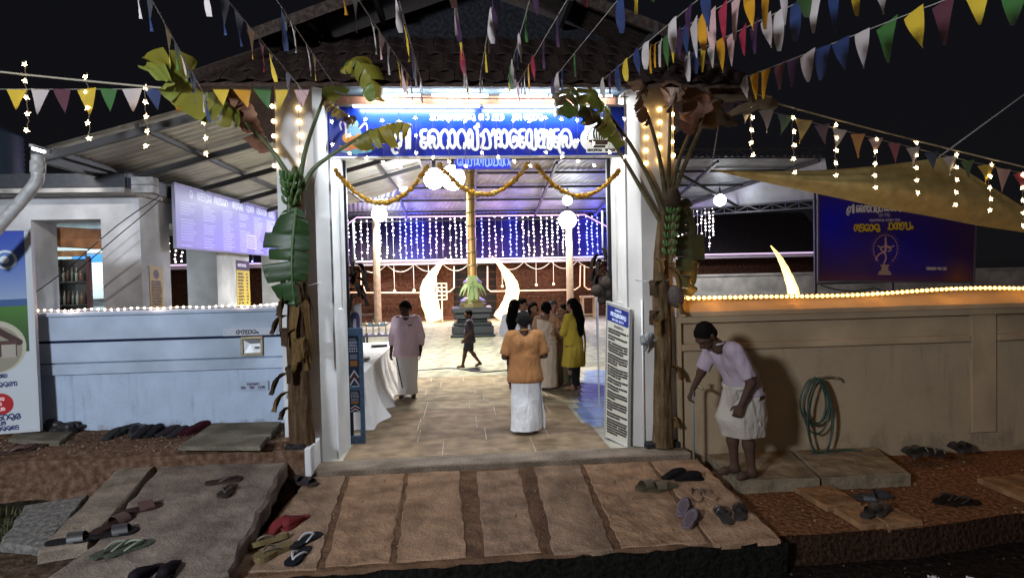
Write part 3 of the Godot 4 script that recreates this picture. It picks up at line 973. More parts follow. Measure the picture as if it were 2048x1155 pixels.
	for q in [[-9.15, 1.25, 0.0], [-9.0, 1.4, -0.05]]:
		b = Build.new()
		b.tube([Vector3(-5.40 + q[2], 3.68 - q[2], q[0]), Vector3(-5.40 + q[2], 3.68 - q[2], q[0] - q[1])], 0.018)
		tag(put("tube_lamp", b, mat("tube_off", Color(0.62, 0.6, 0.58), 0.3)), ["unlit tube lamp under the left eave, upper one", "unlit tube lamp under the left eave, lower one"][int(q[2] < 0)], "tube lamp")
	# list board
	# down pipe and tank
	b = Build.new()
	b.tube(curve([Vector3(-4.586, 3.505, -7), Vector3(-4.594, 3.315, -7), Vector3(-4.646, 3.169, -7), Vector3(-5.012, 2.738, -7), Vector3(-5.323, 2.374, -7)], 6), 0.062, 10)
	b.tube([Vector3(-4.589, 3.44, -7), Vector3(-4.594, 3.315, -7)], 0.072, 10)
	tag(put("down_pipe", b, mat("pvc", Color(0.50, 0.50, 0.50), 0.45, "stain", 2.0)), "grey plastic rain pipe with an elbow at far left", "pipe")
	b = Build.new()
	var prof := [Vector2(0, 3.5), Vector2(0.72, 3.5)]
	for i in 15:
		prof.append(Vector2(0.72, 3.55 + i * 0.095))
		prof.append(Vector2(0.69, 3.60 + i * 0.095))
	prof.append(Vector2(0.3, 5.15))
	prof.append(Vector2(0, 5.2))
	b.lathe(prof, 24, Vector3(-8.95, 0, -12.0))
	tag(put("water_tank", b, mat("tank_blue", Color(0.035, 0.05, 0.075), 0.45)), "dark ribbed round water tank above the pavilion roof", "water tank")


func right_side() -> void:
	var w := thing("compound_wall", "long cream compound wall on the right with orange lamps along the top", "wall", Vector3(2.54, 0, -6.9))
	var m := mat("wall_cream", Color(0.43, 0.315, 0.20), 0.7, "paint", 0.3, 0.15)
	var b := Build.new()
	b.box(Vector3(6.2, 0.62, -0.14), Vector3(12.4, 1.96, 0.22))
	put("wall_body", b, m, w)
	b = Build.new()
	b.print_face(Vector3(0.03, -0.2, -0.026), Vector3(6.23, -0.2, -0.026), Vector3(6.23, 1.13, -0.026), Vector3(0.03, 1.13, -0.026))
	put("plaster_face", b, stained(900, 200, Color(0.34, 0.255, 0.165), 44, 0.7), w)
	b = Build.new()
	# coping with a sloped top
	b.prism(PackedVector2Array([Vector2(0.30, 1.545), Vector2(0.30, 1.74), Vector2(0.18, 1.765), Vector2(-0.05, 1.60), Vector2(-0.05, 1.545)]), 12.4, Transform3D(Basis(Vector3(0, 0, -1), Vector3.UP, Vector3.RIGHT), Vector3.ZERO))
	put("coping", b, m, w)
	for q in [[1.465, 1.543, 0.034, 0.0, 12.4], [1.135, 1.215, 0.022, 0.02, 3.7], [1.135, 1.215, 0.022, 4.07, 8.0], [0.0, 1.463, 0.012, 3.72, 4.05], [-0.3, 1.543, 0.03, -0.02, 0.03]]:
		b = Build.new()
		b.bevel(Vector3((q[3] + q[4]) / 2, (q[0] + q[1]) / 2, q[2] / 2 - 0.03), Vector3(q[4] - q[3], q[1] - q[0], q[2] + 0.06), 0.006)
		put("wall_band" if q[4] - q[3] > 1 else "pilaster", b, m, w)
	# yellow shade sail behind the wall
	b = Build.new()
	var A := Vector3(3.85, 3.63, -9.0)
	var C := Vector3(7.72, 3.80, -9.0)
	var D := Vector3(9.6, 2.40, -8.6)
	b.sheet(72, 44, func(u: float, v: float) -> Vector3:
		var top: Vector3 = A.lerp(C, u)
		top.y -= 0.10 * sin(u * PI)
		var low: Vector3 = A.lerp(D, u)
		low.y -= 0.06 * sin(u * PI)
		var p: Vector3 = top.lerp(low, v)
		var far := Vector2(1.0 - u, v * 0.8).length()
		var fold := 0.10 * sin(atan2(v * 0.8, 1.001 - u) * 24.0) * far * exp(-3.0 * far) + 0.012 * sin(v * 9.0 + u * 3.0) * u * (1.0 - u)
		p.z += 0.35 * sin(u * PI) * sin(v * PI) + fold
		p.y += fold * 0.6
		return p)
	tag(put("shade_sail", b, mat("tarp", Color(0.66, 0.53, 0.23), 0.6, "soft", 0.8)), "yellow tarpaulin stretched above the right wall", "tarpaulin")
	b = Build.new()
	b.tube([C + Vector3(-0.1, 0, 0), Vector3(9.796, 5.267, -9)], 0.011, 6)
	tag(put("guy_rope", b, mat("rope_grey", Color(0.32, 0.32, 0.32), 0.8)), "grey guy rope from the tarpaulin corner up to the right", "rope")
	b = Build.new()
	b.tube(sag(Vector3(3.851, 3.585, -9), Vector3(3.396, 4.097, -7.6), 0.05, 6), 0.007, 5)
	tag(put("guy_rope", b, mat("rope_grey", Color.WHITE)), "thin loose cord from the tarpaulin's left tip to the banana leaves", "rope")
	# compound wall behind, pale
	b = Build.new()
	b.box(Vector3(22.0, 0.90, -25.4), Vector3(27.0, 1.8, 0.25))
	b.box(Vector3(22.0, 1.83, -25.4), Vector3(27.1, 0.08, 0.34))
	tag(put("compound_wall", b, mat("wall_lilac", Color(0.62, 0.60, 0.62), 0.7, "paint", 0.4)), "low pale rear compound wall seen above the right wall", "wall")
	b = Build.new()
	b.sheet(2, 2, func(u: float, v: float) -> Vector3: return Vector3(lerpf(2.5, 30.0, u), -0.02, lerpf(-40.0, -7.15, v)))
	setting("ground_yard", b, mat("yard", Color(0.16, 0.11, 0.08), 0.9, "dirt", 0.5, 1.0))
	# banner stand
	var t := thing("banner_stand", "dark steel stand that holds the dancer banner", "stand", Vector3(9.95, 0, -16.1))
	b = Build.new()
	for x in [0.0, 2.3, 4.7]:
		b.bar(Vector3(x, 0, -0.06), Vector3(x, 4.3, -0.06), 0.06)
	b.bar(Vector3(0, 1.62, -0.06), Vector3(4.7, 1.62, -0.06), 0.05)
	put("frame", b, mat("dark_steel", Color.WHITE), t)
	b = Build.new()
	b.tube(sag(Vector3(10.007, 1.581, -16), Vector3(11.573, 1.46, -16), 0.12, 10), 0.018, 5)
	b.tube(sag(Vector3(11.573, 1.46, -16), Vector3(13.863, 1.348, -16), 0.14, 10), 0.018, 5)
	tag(put("cable", b, mat("black_steel", Color.WHITE)), "slack black cable hanging below the dancer banner", "cable")


func courtyard() -> void:
	# paving: rows of stone laid one by one, coarser sheet beyond
	var b := Build.new()
	b.sheet(4, 4, func(u: float, v: float) -> Vector3: return Vector3(lerpf(-14.0, 16.0, u), -0.006, lerpf(-34.0, -6.98, v)))
	var fl := setting("courtyard_floor", b, mat("floor_joint", Color(0.44, 0.40, 0.33), 0.8, "stain", 0.4), "stone paved temple courtyard floor", "floor")
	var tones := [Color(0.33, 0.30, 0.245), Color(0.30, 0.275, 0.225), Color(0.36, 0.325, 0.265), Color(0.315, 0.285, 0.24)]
	var z := -6.98
	var row := 0
	while z > -24.0:
		var deep := 0.52 + 0.16 * float((row * 7) % 5) / 4.0
		if row == 0:
			deep = 0.62
		var wide := z < -7.7
		var x := -1.42 if not wide else -3.9
		x -= rnd(0, 0.5) if wide else 0.0
		var end := 1.72 if not wide else (maxf(1.62, 1.62 + (-z - 8.9) * 0.25) if z > -12.6 else 4.4)
		while x < end - 0.15:
			var len := minf(rnd(0.6, 1.15), end - x)
			if end - x - len < 0.25:
				len = end - x
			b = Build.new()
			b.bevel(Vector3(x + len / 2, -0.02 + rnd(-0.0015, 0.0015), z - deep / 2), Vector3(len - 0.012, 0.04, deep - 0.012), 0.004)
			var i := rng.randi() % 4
			var far_row := z < -12.2  # stone tint changes in three bands with distance from the gate
			put("paving_tile", b, mat(("floor_near_%d" if z > -9.0 else "floor_tile_%d") % i if not far_row else "floor_far_%d" % i, tones[i] * (Color(0.78, 0.60, 0.46) if z > -9.0 else Color(0.88, 0.76, 0.60) if not far_row else Color(0.92, 0.97, 0.86)), 0.72 if not far_row else 0.6, "stain", 0.7, 0.35), fl)
			x += len
		z -= deep
		row += 1
	# glazed tiles on the right, laid askew; blue lamp light put into their colour
	for i in 12:
		var z0 := -7.98 - i * 0.385
		var x := maxf(1.66, 1.66 + (-z0 - 8.7) * 0.25) + (0.2 if i % 2 else 0.0) - 0.2
		while x < 4.4:
			var from := maxf(x, 1.66 + maxf(0.0, (-z0 - 8.7) * 0.25))
			if x + 0.42 - from > 0.06:
				b = Build.new()
				b.bevel(Vector3((from + x + 0.42) * 0.5, -0.019, z0 - 0.19), Vector3(x + 0.412 - from, 0.04, 0.376), 0.004)
				put("glazed_tile", b, mat("tile_blue_lit_%d" % (rng.randi() % 2), [Color(0.15, 0.21, 0.27), Color(0.19, 0.26, 0.31)][rng.randi() % 2], 0.5, "stain", 0.9), fl)
			x += 0.42
	b = Build.new()
	b.tube(curve([Vector3(2.093, 0.012, -12.302), Vector3(1.669, 0.012, -13.07), Vector3(0.773, 0.012, -12.855), Vector3(0.341, 0.012, -12.816), Vector3(-0.31, 0.012, -13.445), Vector3(-1.072, 0.012, -13.264), Vector3(-1.815, 0.012, -13.157)], 5), 0.012, 5)
	tag(put("cable", b, mat("black_steel", Color.WHITE)), "thin black cable lying across the courtyard floor", "cable")
	# gold flag pole on a dark stone base
	var t := thing("flag_pole", "tall golden temple flag pole on its moulded golden foot", "flag pole", Vector3(0.36, 0.98, -20.7))
	var gold := mat("gold", Color(0.78, 0.50, 0.20), 0.28, "", 1.0, 0.0, 0.85)
	b = Build.new()
	var prof := [Vector2(0, 0), Vector2(0.46, 0), Vector2(0.46, 0.12), Vector2(0.40, 0.14), Vector2(0.44, 0.22), Vector2(0.32, 0.30), Vector2(0.28, 0.34), Vector2(0.27, 0.75), Vector2(0.33, 0.80), Vector2(0.33, 0.86), Vector2(0.22, 0.95), Vector2(0.19, 1.0)]
	b.lathe(prof, 8, Vector3.ZERO, Basis.IDENTITY, false)
	put("foot", b, mat("gold_pale", Color(0.72, 0.60, 0.30), 0.35, "speck", 3.0, 0.0, 0.7), t)
	var y := 1.0
	var i := 0
	while y < 6.3:
		b = Build.new()
		b.lathe([Vector2(0.155, y), Vector2(0.155, y + 0.40)], 12, Vector3.ZERO, Basis.IDENTITY, false)
		put("sleeve", b, gold, t)
		b = Build.new()
		b.lathe([Vector2(0.17, y + 0.40), Vector2(0.20, y + 0.41), Vector2(0.20, y + 0.44), Vector2(0.17, y + 0.45)], 16)
		put("ring", b, mat("gold_pale", Color.WHITE), t)
		y += 0.45
		i += 1
	t = thing("granite_plinth", "dark stepped granite base under the golden flag pole", "plinth", Vector3(0.33, 0, -20.7))
	for q in [[1.50, 0.0, 0.10], [1.40, 0.10, 0.38], [1.28, 0.38, 0.50], [1.02, 0.50, 0.60], [1.24, 0.60, 0.80], [1.36, 0.80, 0.98]]:
		b = Build.new()
		b.bevel(Vector3(0, (q[1] + q[2]) / 2, 0), Vector3(q[0], q[2] - q[1], q[0]), 0.03)
		put("step", b, mat("granite_dark", Color(0.013, 0.020, 0.028), 0.5, "rough", 1.2), t)
	# palm fronds tied to the pole
	t = thing("palm_bunch", "bunch of pale green palm shoots tied to the flag pole foot", "palm shoots", Vector3(0.36, 1.55, -20.35))
	for k in 16:
		b = Build.new()
		var a := TAU * k / 16.0
		var d := Vector3(sin(a), 0, cos(a) * 0.5)
		b.sheet(5, 2, func(u: float, v: float) -> Vector3: return d * (0.06 + u * 0.42) + Vector3(0, 0.42 * u - 0.75 * u * u + 0.15, 0) + Vector3(0.0, 0.055 * (v - 0.5) * sin(PI * (0.1 + 0.9 * u)) * 2.0, 0) + d.cross(Vector3.UP) * 0.05 * (v - 0.5))
		put("frond", b, vcol_one("frond", Color(0.22, 0.30, 0.13), 0.5), t)
	for k in 6:
		b = Build.new()
		b.sheet(5, 2, func(u: float, v: float) -> Vector3: return Vector3((k - 2.5) * 0.05 + (v - 0.5) * 0.08, -0.5 + 1.0 * u, 0.05 * sin(u * 3.0 + k)))
		put("frond", b, vcol_one("frond_pale", Color(0.20, 0.26, 0.12), 0.6), t)
	# sheds: big sheet roof over the rear court
	var r := thing("court_roof", "wide grey metal roof on black trusses over the rear courtyard", "roof", Vector3(0, 6.05, -20.8))
	b = Build.new()
	b.sheet(440, 6, func(u: float, v: float) -> Vector3: return Vector3(lerpf(-11.0, lerpf(13.2, 9.5, v), u), -1.22 * v + 0.02 * sin(u * 440.0 * TAU / 4.0) + 0.05, -6.6 * v))
	put("corrugated_sheet", b, mat("court_sheet", Color(0.33, 0.34, 0.36), 0.5, "stain", 0.3, 0.0, 0.2), r)
	b = Build.new()
	b.flat()
	b.tri(Vector3(13.2, 0.03, 0), Vector3(13.6, -1.45, -0.2), Vector3(9.5, -1.19, -6.6))
	put("hip_sheet", b, mats["court_sheet"], r)
	var steel := mat("dark_steel", Color.WHITE)
	for q in [0.18, 0.42, 0.66, 0.90]:
		b = Build.new()
		b.bar(Vector3(-11, -1.22 * q - 0.05, -6.6 * q), Vector3(lerpf(13.2, 9.5, q), -1.22 * q - 0.05, -6.6 * q), 0.07, 0.09)
		put("purlin", b, steel, r)
	for x in [-8.0, -5.2, -2.4, 0.6, 3.4, 6.2, 9.2]:
		b = Build.new()
		b.bar(Vector3(x, -0.12, 0), Vector3(x, -1.34, -6.6), 0.09, 0.12)
		put("rafter", b, steel, r)
	b = Build.new()
	b.bar(Vector3(13.0, -0.10, 0), Vector3(9.4, -1.3, -6.6), 0.10, 0.12)
	b.bar(Vector3(8.4, -0.35, -1.5), Vector3(11.6, -1.4, -3.4), 0.08, 0.10)
	put("hip_rafter", b, steel, r)
	truss(r, Vector3(-11, 0.0, 0.0), Vector3(13.2, 0.0, 0.0), 0.30, 44, steel)
	truss(r, Vector3(-11, -1.5, -6.5), Vector3(9.4, -1.5, -6.5), 0.28, 40, steel)
	truss(r, Vector3(9.4, -1.5, -6.5), Vector3(13.5, -1.75, -0.3), 0.28, 14, steel)
	for p in [Vector3(9.9, 0, -24.0), Vector3(-9.0, 0, -21.0), Vector3(13.3, 0, -21.0)]:
		b = Build.new()
		b.lathe([Vector2(0.07, -6.05), Vector2(0.07, -1.0)], 10, p)
		put("post", b, mat("post_pale", Color(0.25, 0.24, 0.24), 0.5), r)
	b = Build.new()
	b.bevel(Vector3(0.52, 3.0 + 2.72, -18.0), Vector3(1.45, 0.30, 0.05), 0.01)
	# name plate under the gate sign


func vcol_one(key: String, c: Color, rough := 0.6) -> StandardMaterial3D:
	if mats.has(key):
		return mats[key]
	var m := mat(key, c, rough)
	m.backlight_enabled = true
	m.backlight = Color(0.4, 0.4, 0.3)
	return m

func truss(parent: Node3D, a: Vector3, c: Vector3, h: float, n: int, m: Material) -> void:
	var b := Build.new()
	b.bar(a, c, 0.06)
	b.bar(a + Vector3(0, h, 0), c + Vector3(0, h, 0), 0.06)
	put("truss_chord", b, m, parent)
	b = Build.new()
	for i in n:
		var p := a.lerp(c, float(i) / n)
		var q := a.lerp(c, float(i + 1) / n)
		b.bar(p + Vector3(0, 0.03, 0), p + Vector3(0, h - 0.03, 0), 0.03)
		b.bar(p + Vector3(0, 0.03 if i % 2 else h - 0.03, 0), q + Vector3(0, h - 0.03 if i % 2 else 0.03, 0), 0.03)
	put("truss_web", b, m, parent)


func temple() -> void:
	var t := thing("temple_gallery", "long reddish temple gallery with lamps outlining its wall and dark roof", "building", Vector3(0, 0, -28.0))
	var b := Build.new()
	b.box(Vector3(-8.6, 1.45, -0.2), Vector3(16.4, 2.9, 0.4))
	b.box(Vector3(10.2, 1.45, -0.2), Vector3(17.2, 2.9, 0.4))
	put("wall", b, mat("laterite", Color(0.13, 0.06, 0.042), 0.8, "rough", 0.35, 1.0), t)
	b = Build.new()
	b.box(Vector3(0.6, 1.45, -0.5), Vector3(2.1, 2.9, 0.05))
	put("doorway", b, mat("doorway_dark", Color(0.02, 0.02, 0.025), 0.6), t)
	b = Build.new()
	for i in 9:
		b.box(Vector3(0, 0.16 + i * 0.34, 0.012), Vector3(33.0, 0.018, 0.02))
	b.box(Vector3(-8.6, 0.1, 0.02), Vector3(16.4, 0.2, 0.06))
	put("course", b, mat("laterite_dark", Color(0.09, 0.04, 0.03), 0.8), t)
	b = Build.new()
	b.box(Vector3(0.8, 2.66, 0.6), Vector3(34, 0.14, 0.08))
	put("eave_board", b, mat("eave_lilac", Color(0.55, 0.50, 0.58), 0.6), t)
	b = Build.new()
	b.sheet(120, 2, func(u: float, v: float) -> Vector3: return Vector3(lerpf(-16, 18, u), 2.72 + 2.25 * v + 0.03 * sin(u * 400.0), 0.65 - 2.9 * v))
	put("roof", b, mat("roof_dark", Color(0.05, 0.045, 0.05), 0.7, "rough", 0.5), t)
	# frame ornament beside the left tusk
	var w := thing("oil_lamp_rack", "small white lattice rack beside the left glowing tusk", "rack", Vector3(-0.92, 0, -27.3))
	b = Build.new()
	for i in 3:
		b.bar(Vector3(-0.22 + i * 0.22, 1.0, 0), Vector3(-0.22 + i * 0.22, 1.75, 0), 0.05)
	for i in 5:
		b.bar(Vector3(-0.24, 1.0 + i * 0.18, 0), Vector3(0.24, 1.0 + i * 0.18, 0), 0.05)
	b.bar(Vector3(0, 0, 0), Vector3(0, 1.0, 0), 0.05)
	put("lattice", b, mat("rack_white", Color(0.75, 0.72, 0.68), 0.5), w)

const WARM := Color(1.0, 0.66, 0.30)
const ORANGE := Color(1.0, 0.45, 0.085)
const COOL := Color(0.86, 0.94, 1.0)

func star_mesh(r: float) -> Mesh:
	var b := Build.new()
	b.ball(Vector3.ZERO, r, 4, 6)
	for k in 5:
		var a := TAU * k / 5.0 + 0.3
		var d := Vector3(cos(a), sin(a), 0.15 if k % 2 else -0.15)
		b.tube([Vector3.ZERO, d * r * [2.2, 1.5, 1.9, 1.4, 1.7][k]], [r * 0.42, r * 0.08], 4)
	return b.mesh()

func ball_mesh(r: float, rings := 5, seg := 7) -> Mesh:
	var b := Build.new()
	b.ball(Vector3.ZERO, r, rings, seg)
	return b.mesh()

# a cord with lamps at the given points
func lamp_string(called: String, label: String, category: String, group: String, cord: Array, spots: Array, bulb: Mesh, glowing: Material, cord_mat: Material, thick := 0.004) -> Node3D:
	var t := thing(called, label, category, Vector3.ZERO, 0.0, group)
	if cord.size() > 1:
		var b := Build.new()
		b.tube(cord, thick, 4)
		put("cord", b, cord_mat, t)
	for p in spots:
		var o := put_mesh("bulb", bulb, glowing, t)
		o.transform = Transform3D(Basis(Vector3(0, 0, 1), rnd(0, 6.0)), p)
	return t

func pennant(w: float, h: float, curl: float, kind: int) -> Mesh:
	var b := Build.new()
	b.sheet(4, 5, func(u: float, v: float) -> Vector3:
		var half := w * 0.5 * (1.0 - v)
		var x := (u - 0.5) * 2.0 * half
		return Vector3(x + curl * 0.06 * v * v, -h * v, curl * 0.05 * sin(v * 3.0 + u * 2.0 + kind) + 0.25 * curl * w * (u - 0.5) * (1.0 - v)))
	return b.mesh()

var pennants := []
const FLAG_COLORS := [Color(0.62, 0.43, 0.04), Color(0.52, 0.46, 0.45), Color(0.10, 0.035, 0.05), Color(0.55, 0.34, 0.33), Color(0.025, 0.045, 0.13), Color(0.60, 0.28, 0.02), Color(0.05, 0.15, 0.04), Color(0.42, 0.34, 0.33), Color(0.35, 0.03, 0.06), Color(0.05, 0.022, 0.06)]

func bunting(label: String, pts: Array, gap: float, first: int, order := [], twist := 0.6, slim := 1.0) -> void:
	if pennants.is_empty():
		for k in 4:
			pennants.append(pennant(0.20, 0.25, [0.1, 0.35, -0.2, -0.4][k], k))
	var t := thing("bunting", label, "bunting", Vector3.ZERO, 0.0, "bunting strung over the gate forecourt")
	var b := Build.new()
	b.tube(pts, 0.004, 4)
	put("cord", b, mat("cord_grey", Color(0.35, 0.33, 0.30), 0.8), t)
	var s := gap * 0.3
	var n := first
	for i in pts.size() - 1:
		var len: float = pts[i].distance_to(pts[i + 1])
		while s < len:
			var p: Vector3 = pts[i].lerp(pts[i + 1], s / len)
			var d: Vector3 = pts[i + 1] - pts[i]
			d = d.normalized()
			var side := d.cross(Vector3.UP).normalized()
			var down := (Vector3.DOWN + d * rnd(-0.15, 0.15) + side * rnd(-0.25, 0.25) * twist).normalized()
			var x := (d + side * rnd(-0.35, 0.35) * twist)
			x = (x - down * x.dot(down)).normalized()
			var c: int = order[n % order.size()] if order.size() else (n * 7 + first * 3) % 10
			n += 1
			s += gap * rnd(0.92, 1.1)
			if slim < 0.9 and rng.randf() < 0.26:
				continue
			var o := put_mesh("flag", pennants[rng.randi() % 4], flag_mat(c), t)
			o.transform = Transform3D(Basis(x * rnd(0.85, 1.1) * slim, -down * rnd(0.85, 1.15) * (slim if slim < 1.0 else 1.0), x.cross(-down)), p)
		s -= len

func flag_mat(c: int) -> StandardMaterial3D:
	var key := "flag_%d" % c
	if mats.has(key):
		return mats[key]
	var m := mat(key, FLAG_COLORS[c], 0.7)
	m.backlight_enabled = true
	m.backlight = Color(0.35, 0.35, 0.35)
	return m

func lights_and_bunting() -> void:
	var star := star_mesh(0.017)
	var dot := ball_mesh(0.017)
	var warm_glow := glow("warm_glow", Color(1.0, 0.74, 0.38), 14.0)
	var cord := mat("cord_white", Color(0.22, 0.19, 0.15), 0.8)
	# --- strands hanging either side of the gate ---
	var group := "star lamp strands hanging from the ropes"
	var left := [[-4.61, 4.45, 3.75, 5], [-3.99, 4.32, 3.66, 5], [-3.39, 4.21, 3.58, 5], [-2.775, 4.0, 3.49, 4]]
	for i in left.size():
		strand(left[i], ["leftmost strand of star lamps, over the rain pipe", "strand of star lamps hanging through the yellow and green flags", "strand of star lamps beside the blue flag", "strand of star lamps below the yellowing banana leaf"][i], group, star, warm_glow, cord, -6.9)
	var right := [[3.47, 4.03, 3.44, 5], [3.985, 3.88, 3.23, 5], [4.52, 3.79, 3.19, 5], [5.02, 3.62, 3.04, 5], [5.55, 3.58, 2.97, 5], [6.06, 3.43, 2.82, 5], [6.51, 3.30, 2.75, 5], [6.95, 3.18, 2.55, 5]]
	for i in right.size():
		strand(right[i], "%s strand of star lamps from the gate in the row right of it" % ["first", "second", "third", "fourth", "fifth", "sixth", "seventh", "eighth"][i], group, star, warm_glow, cord, -6.9)
	var b := Build.new()
	b.tube(sag(Vector3(-7.5, 4.72, -6.9), Vector3(-2.4, 4.13, -6.85), 0.05), 0.011, 6)
	tag(put("rope", b, mat("rope_pale", Color(0.42, 0.38, 0.3), 0.85)), "pale rope from the gate roof out to the left", "rope")
	b = Build.new()
	b.tube(sag(Vector3(3.5, 4.12, -6.88), Vector3(9.5, 2.75, -6.88), 0.06), 0.010, 6)
	tag(put("rope", b, mats["rope_pale"]), "rope from the gate roof descending to the right above the lamps", "rope")
	# --- buntings ---
	bunting("bunting of red, yellow, white and green flags level above the left wall", sag(Vector3(-6.2, 4.20, -6.9), Vector3(-2.2, 4.22, -6.9), 0.02), 0.235, 0, [3, 8, 0, 1, 4, 8, 0, 1, 2, 0, 6, 1, 4, 5, 0, 3], 0.15)
	bunting("bunting descending to the right above the yellow tarpaulin", sag(Vector3(2.4, 4.30, -6.9), Vector3(8.0, 2.98, -6.9), 0.05), 0.24, 0, [3, 8, 1, 2, 1, 1, 6, 0, 2, 1, 5, 3, 8, 1, 4, 1, 6, 0], 0.3)
	bunting("short bunting with pink and orange flags along the left end of the gate eave", sag(Vector3(-2.35, 4.02, -6.1), Vector3(-1.35, 4.0, -6.1), 0.01, 4), 0.20, 0, [0, 5, 6, 0, 3, 5, 1], 0.3)
	var runs := [[-2.38, 3.80, -1.62, 3.66], [-1.45, 3.86, -1.24, 3.63], [-1.20, 3.98, -0.97, 3.62], [-0.44, 4.02, -0.54, 3.62], [-0.34, 3.97, -0.31, 3.62], [0.1, 4.02, 0.0, 3.63], [0.22, 4.02, 0.22, 3.63], [0.50, 4.02, 0.42, 3.63], [0.60, 3.98, 0.63, 3.62], [0.95, 4.02, 0.95, 3.66], [1.45, 4.02, 1.42, 3.66], [1.95, 4.36, 1.66, 3.67], [2.34, 4.28, 2.13, 3.69], [2.92, 4.05, 2.94, 3.67]]
	var seq := [[4, 1, 9, 4, 4, 1, 6, 0, 2], [4, 4, 1, 3, 9, 2, 0, 8, 5], [1, 4, 1, 0, 9, 1, 0, 7, 3], [3, 1, 7, 2, 5, 3, 0, 9, 1], [1, 4, 1, 0, 9, 1, 7, 2], [7, 1, 3, 8, 5, 0, 9], [1, 9, 4, 1, 0, 6, 7], [4, 1, 0, 6, 1, 9], [9, 3, 9, 1, 5, 8, 1], [8, 1, 9, 1, 4, 0, 6], [4, 1, 4, 1, 9, 4, 0], [5, 1, 6, 0, 9, 4, 1, 5, 3, 8, 3, 5], [4, 1, 4, 0, 1, 5, 3, 8, 9, 7, 1], [5, 5, 2, 9, 7, 4, 4, 1, 6, 0, 2, 0, 6, 1]]
	var which := ["leftmost over the yellowing leaf", "second from left", "third from left", "fourth from left", "fifth from left", "left one of the two middle strings", "right one of the two middle strings", "just right of the middle strings", "above the right half of the sign", "above the emblem side of the sign", "above the right pillar", "topmost of the three on the right", "middle one of the three on the right", "lowest and longest of the three on the right"]
	for i in runs.size():
		var q: Array = runs[i]
		var a := Vector3(q[0], q[1], -6.02)
		var c := Vector3(q[2], q[3], -3.3)
		var pts := [a]
		for k in range(1, 25):
			var z := -6.02 + k * 0.36
			var f := (z + 6.02) / 2.72
			var y: float = lerpf(q[1], q[3], f) if f < 1.0 else q[3] + (q[3] - q[1]) * (f - 1.0) + 0.10 * (f - 1.0) * (f - 1.0)
			pts.append(Vector3(lerpf(q[0], q[2], f), y, z))
		bunting("bunting running out over the ramp, %s" % which[i], pts, 0.285 if i < 11 else 0.23, i, seq[i], 0.14 if i < 11 else 0.12, 0.78 if i < 11 else 0.99)
	# --- lamp net before the sign ---
	var rope := sag(Vector3(-1.35, 4.10, -6.78), Vector3(1.95, 4.09, -6.78), 0.03, 16)
	b = Build.new()
	b.tube(rope, 0.006, 5)
	tag(put("light_rope", b, mat("cord_white", Color.WHITE)), "white cord along the top of the sign carrying the hanging lamps", "cord")
	for i in 19:
		var x := -1.38 + i * 0.182
		var y1 := 3.31 + 0.05 * float((i * 3) % 4)
		var spots := []
		var c := []
		for k in 7:
			c.append(Vector3(x + rnd(-0.012, 0.012), lerpf(4.07, y1, k / 6.0), -6.78 + rnd(-0.01, 0.01)))
		for k in 3:
			spots.append(Vector3(x, lerpf(y1, 4.0, k * 0.36), -6.765))
		var ord: String = ["first", "second", "third", "fourth", "fifth", "sixth", "seventh", "eighth", "ninth", "tenth", "eleventh", "twelfth", "thirteenth", "fourteenth", "fifteenth", "sixteenth", "seventeenth", "eighteenth", "nineteenth"][i]
		lamp_string("lamp_strand", "%s lamp strand from the left in the net before the blue sign" % ord, "lamp strand", "lamp strands before the blue sign", c, spots, star_small(), glow("sign_bulb", Color(1.0, 0.80, 0.62), 12.0), cord, 0.0022)
	# --- bulbs on the pillars ---
	var po := glow("pillar_glow", Color(1.0, 0.60, 0.20), 16.0)
	var cols := [[[-1.775, 4.0, -6.93], 5, 0.15, "column of round lamps down the middle of the left gate pillar"], [[-2.055, 4.02, -6.93], 5, 0.165, "column of lamps on the outer edge of the left gate pillar"], [[2.20, 3.96, -6.93], 5, 0.15, "column of lamps on the inner side of the right gate pillar"], [[2.365, 3.99, -6.93], 5, 0.15, "column of lamps down the middle of the right gate pillar"], [[2.52, 3.93, -6.93], 4, 0.16, "column of lamps on the outer edge of the right gate pillar"], [[1.97, 3.95, -7.1], 4, 0.17, "column of lamps inside the right gate jamb"]]
	for q in cols:
		var spots := []
		var c := []
		for k in q[1]:
			var p := Vector3(q[0][0] + rnd(-0.008, 0.008), q[0][1] - k * q[2], q[0][2])
			spots.append(p)
			c.append(p)
		lamp_string("lamp_strand", q[3], "lamp strand", "lamp columns on the gate pillars", c, spots, ball_mesh(0.024), po if q[0][0] > 0 else glow("pillar_glow_pale", Color(1.0, 0.70, 0.36), 13.0), cord, 0.003)
	# --- lamps along the wall tops ---
	var pts := []
	for i in 90:
		var x := 2.52 + i * 0.0635
		pts.append(Vector3(x, 1.765 + (0.012 * sin(x * 2.3) + 0.02 * sin(x * 1.1 + 1.0)) * smoothstep(2.5, 4.0, x), -6.84))
	lamp_string("wall_lamp_string", "string of orange lamps along the top of the right wall", "lamp string", "", pts, pts, ball_mesh(0.021), glow("orange_glow", Color(1.0, 0.44, 0.075), 11.0), mat("cord_dark", Color(0.05, 0.04, 0.03), 0.7), 0.006)
	for i in 6:
		bulb_light("wall_lamp_glow", Vector3(3.0 + i * 1.0, 1.80, -6.82), ORANGE, 0.05, 0.02)
	pts = []
	for i in 39:
		pts.append(Vector3(-5.17 + i * 0.0765, 1.775 + 0.006 * sin(i * 0.9), -7.66))
	lamp_string("wall_lamp_string", "string of small pinkish white lamps along the top of the left wall", "lamp string", "", pts, pts, ball_mesh(0.013), glow("pink_glow", Color(1.0, 0.66, 0.46), 14.0), mats["cord_dark"], 0.005)
	for i in 3:
		bulb_light("wall_lamp_glow", Vector3(-4.7 + i * 1.0, 1.82, -7.62), Color(1.0, 0.6, 0.42), 0.03, 0.02)
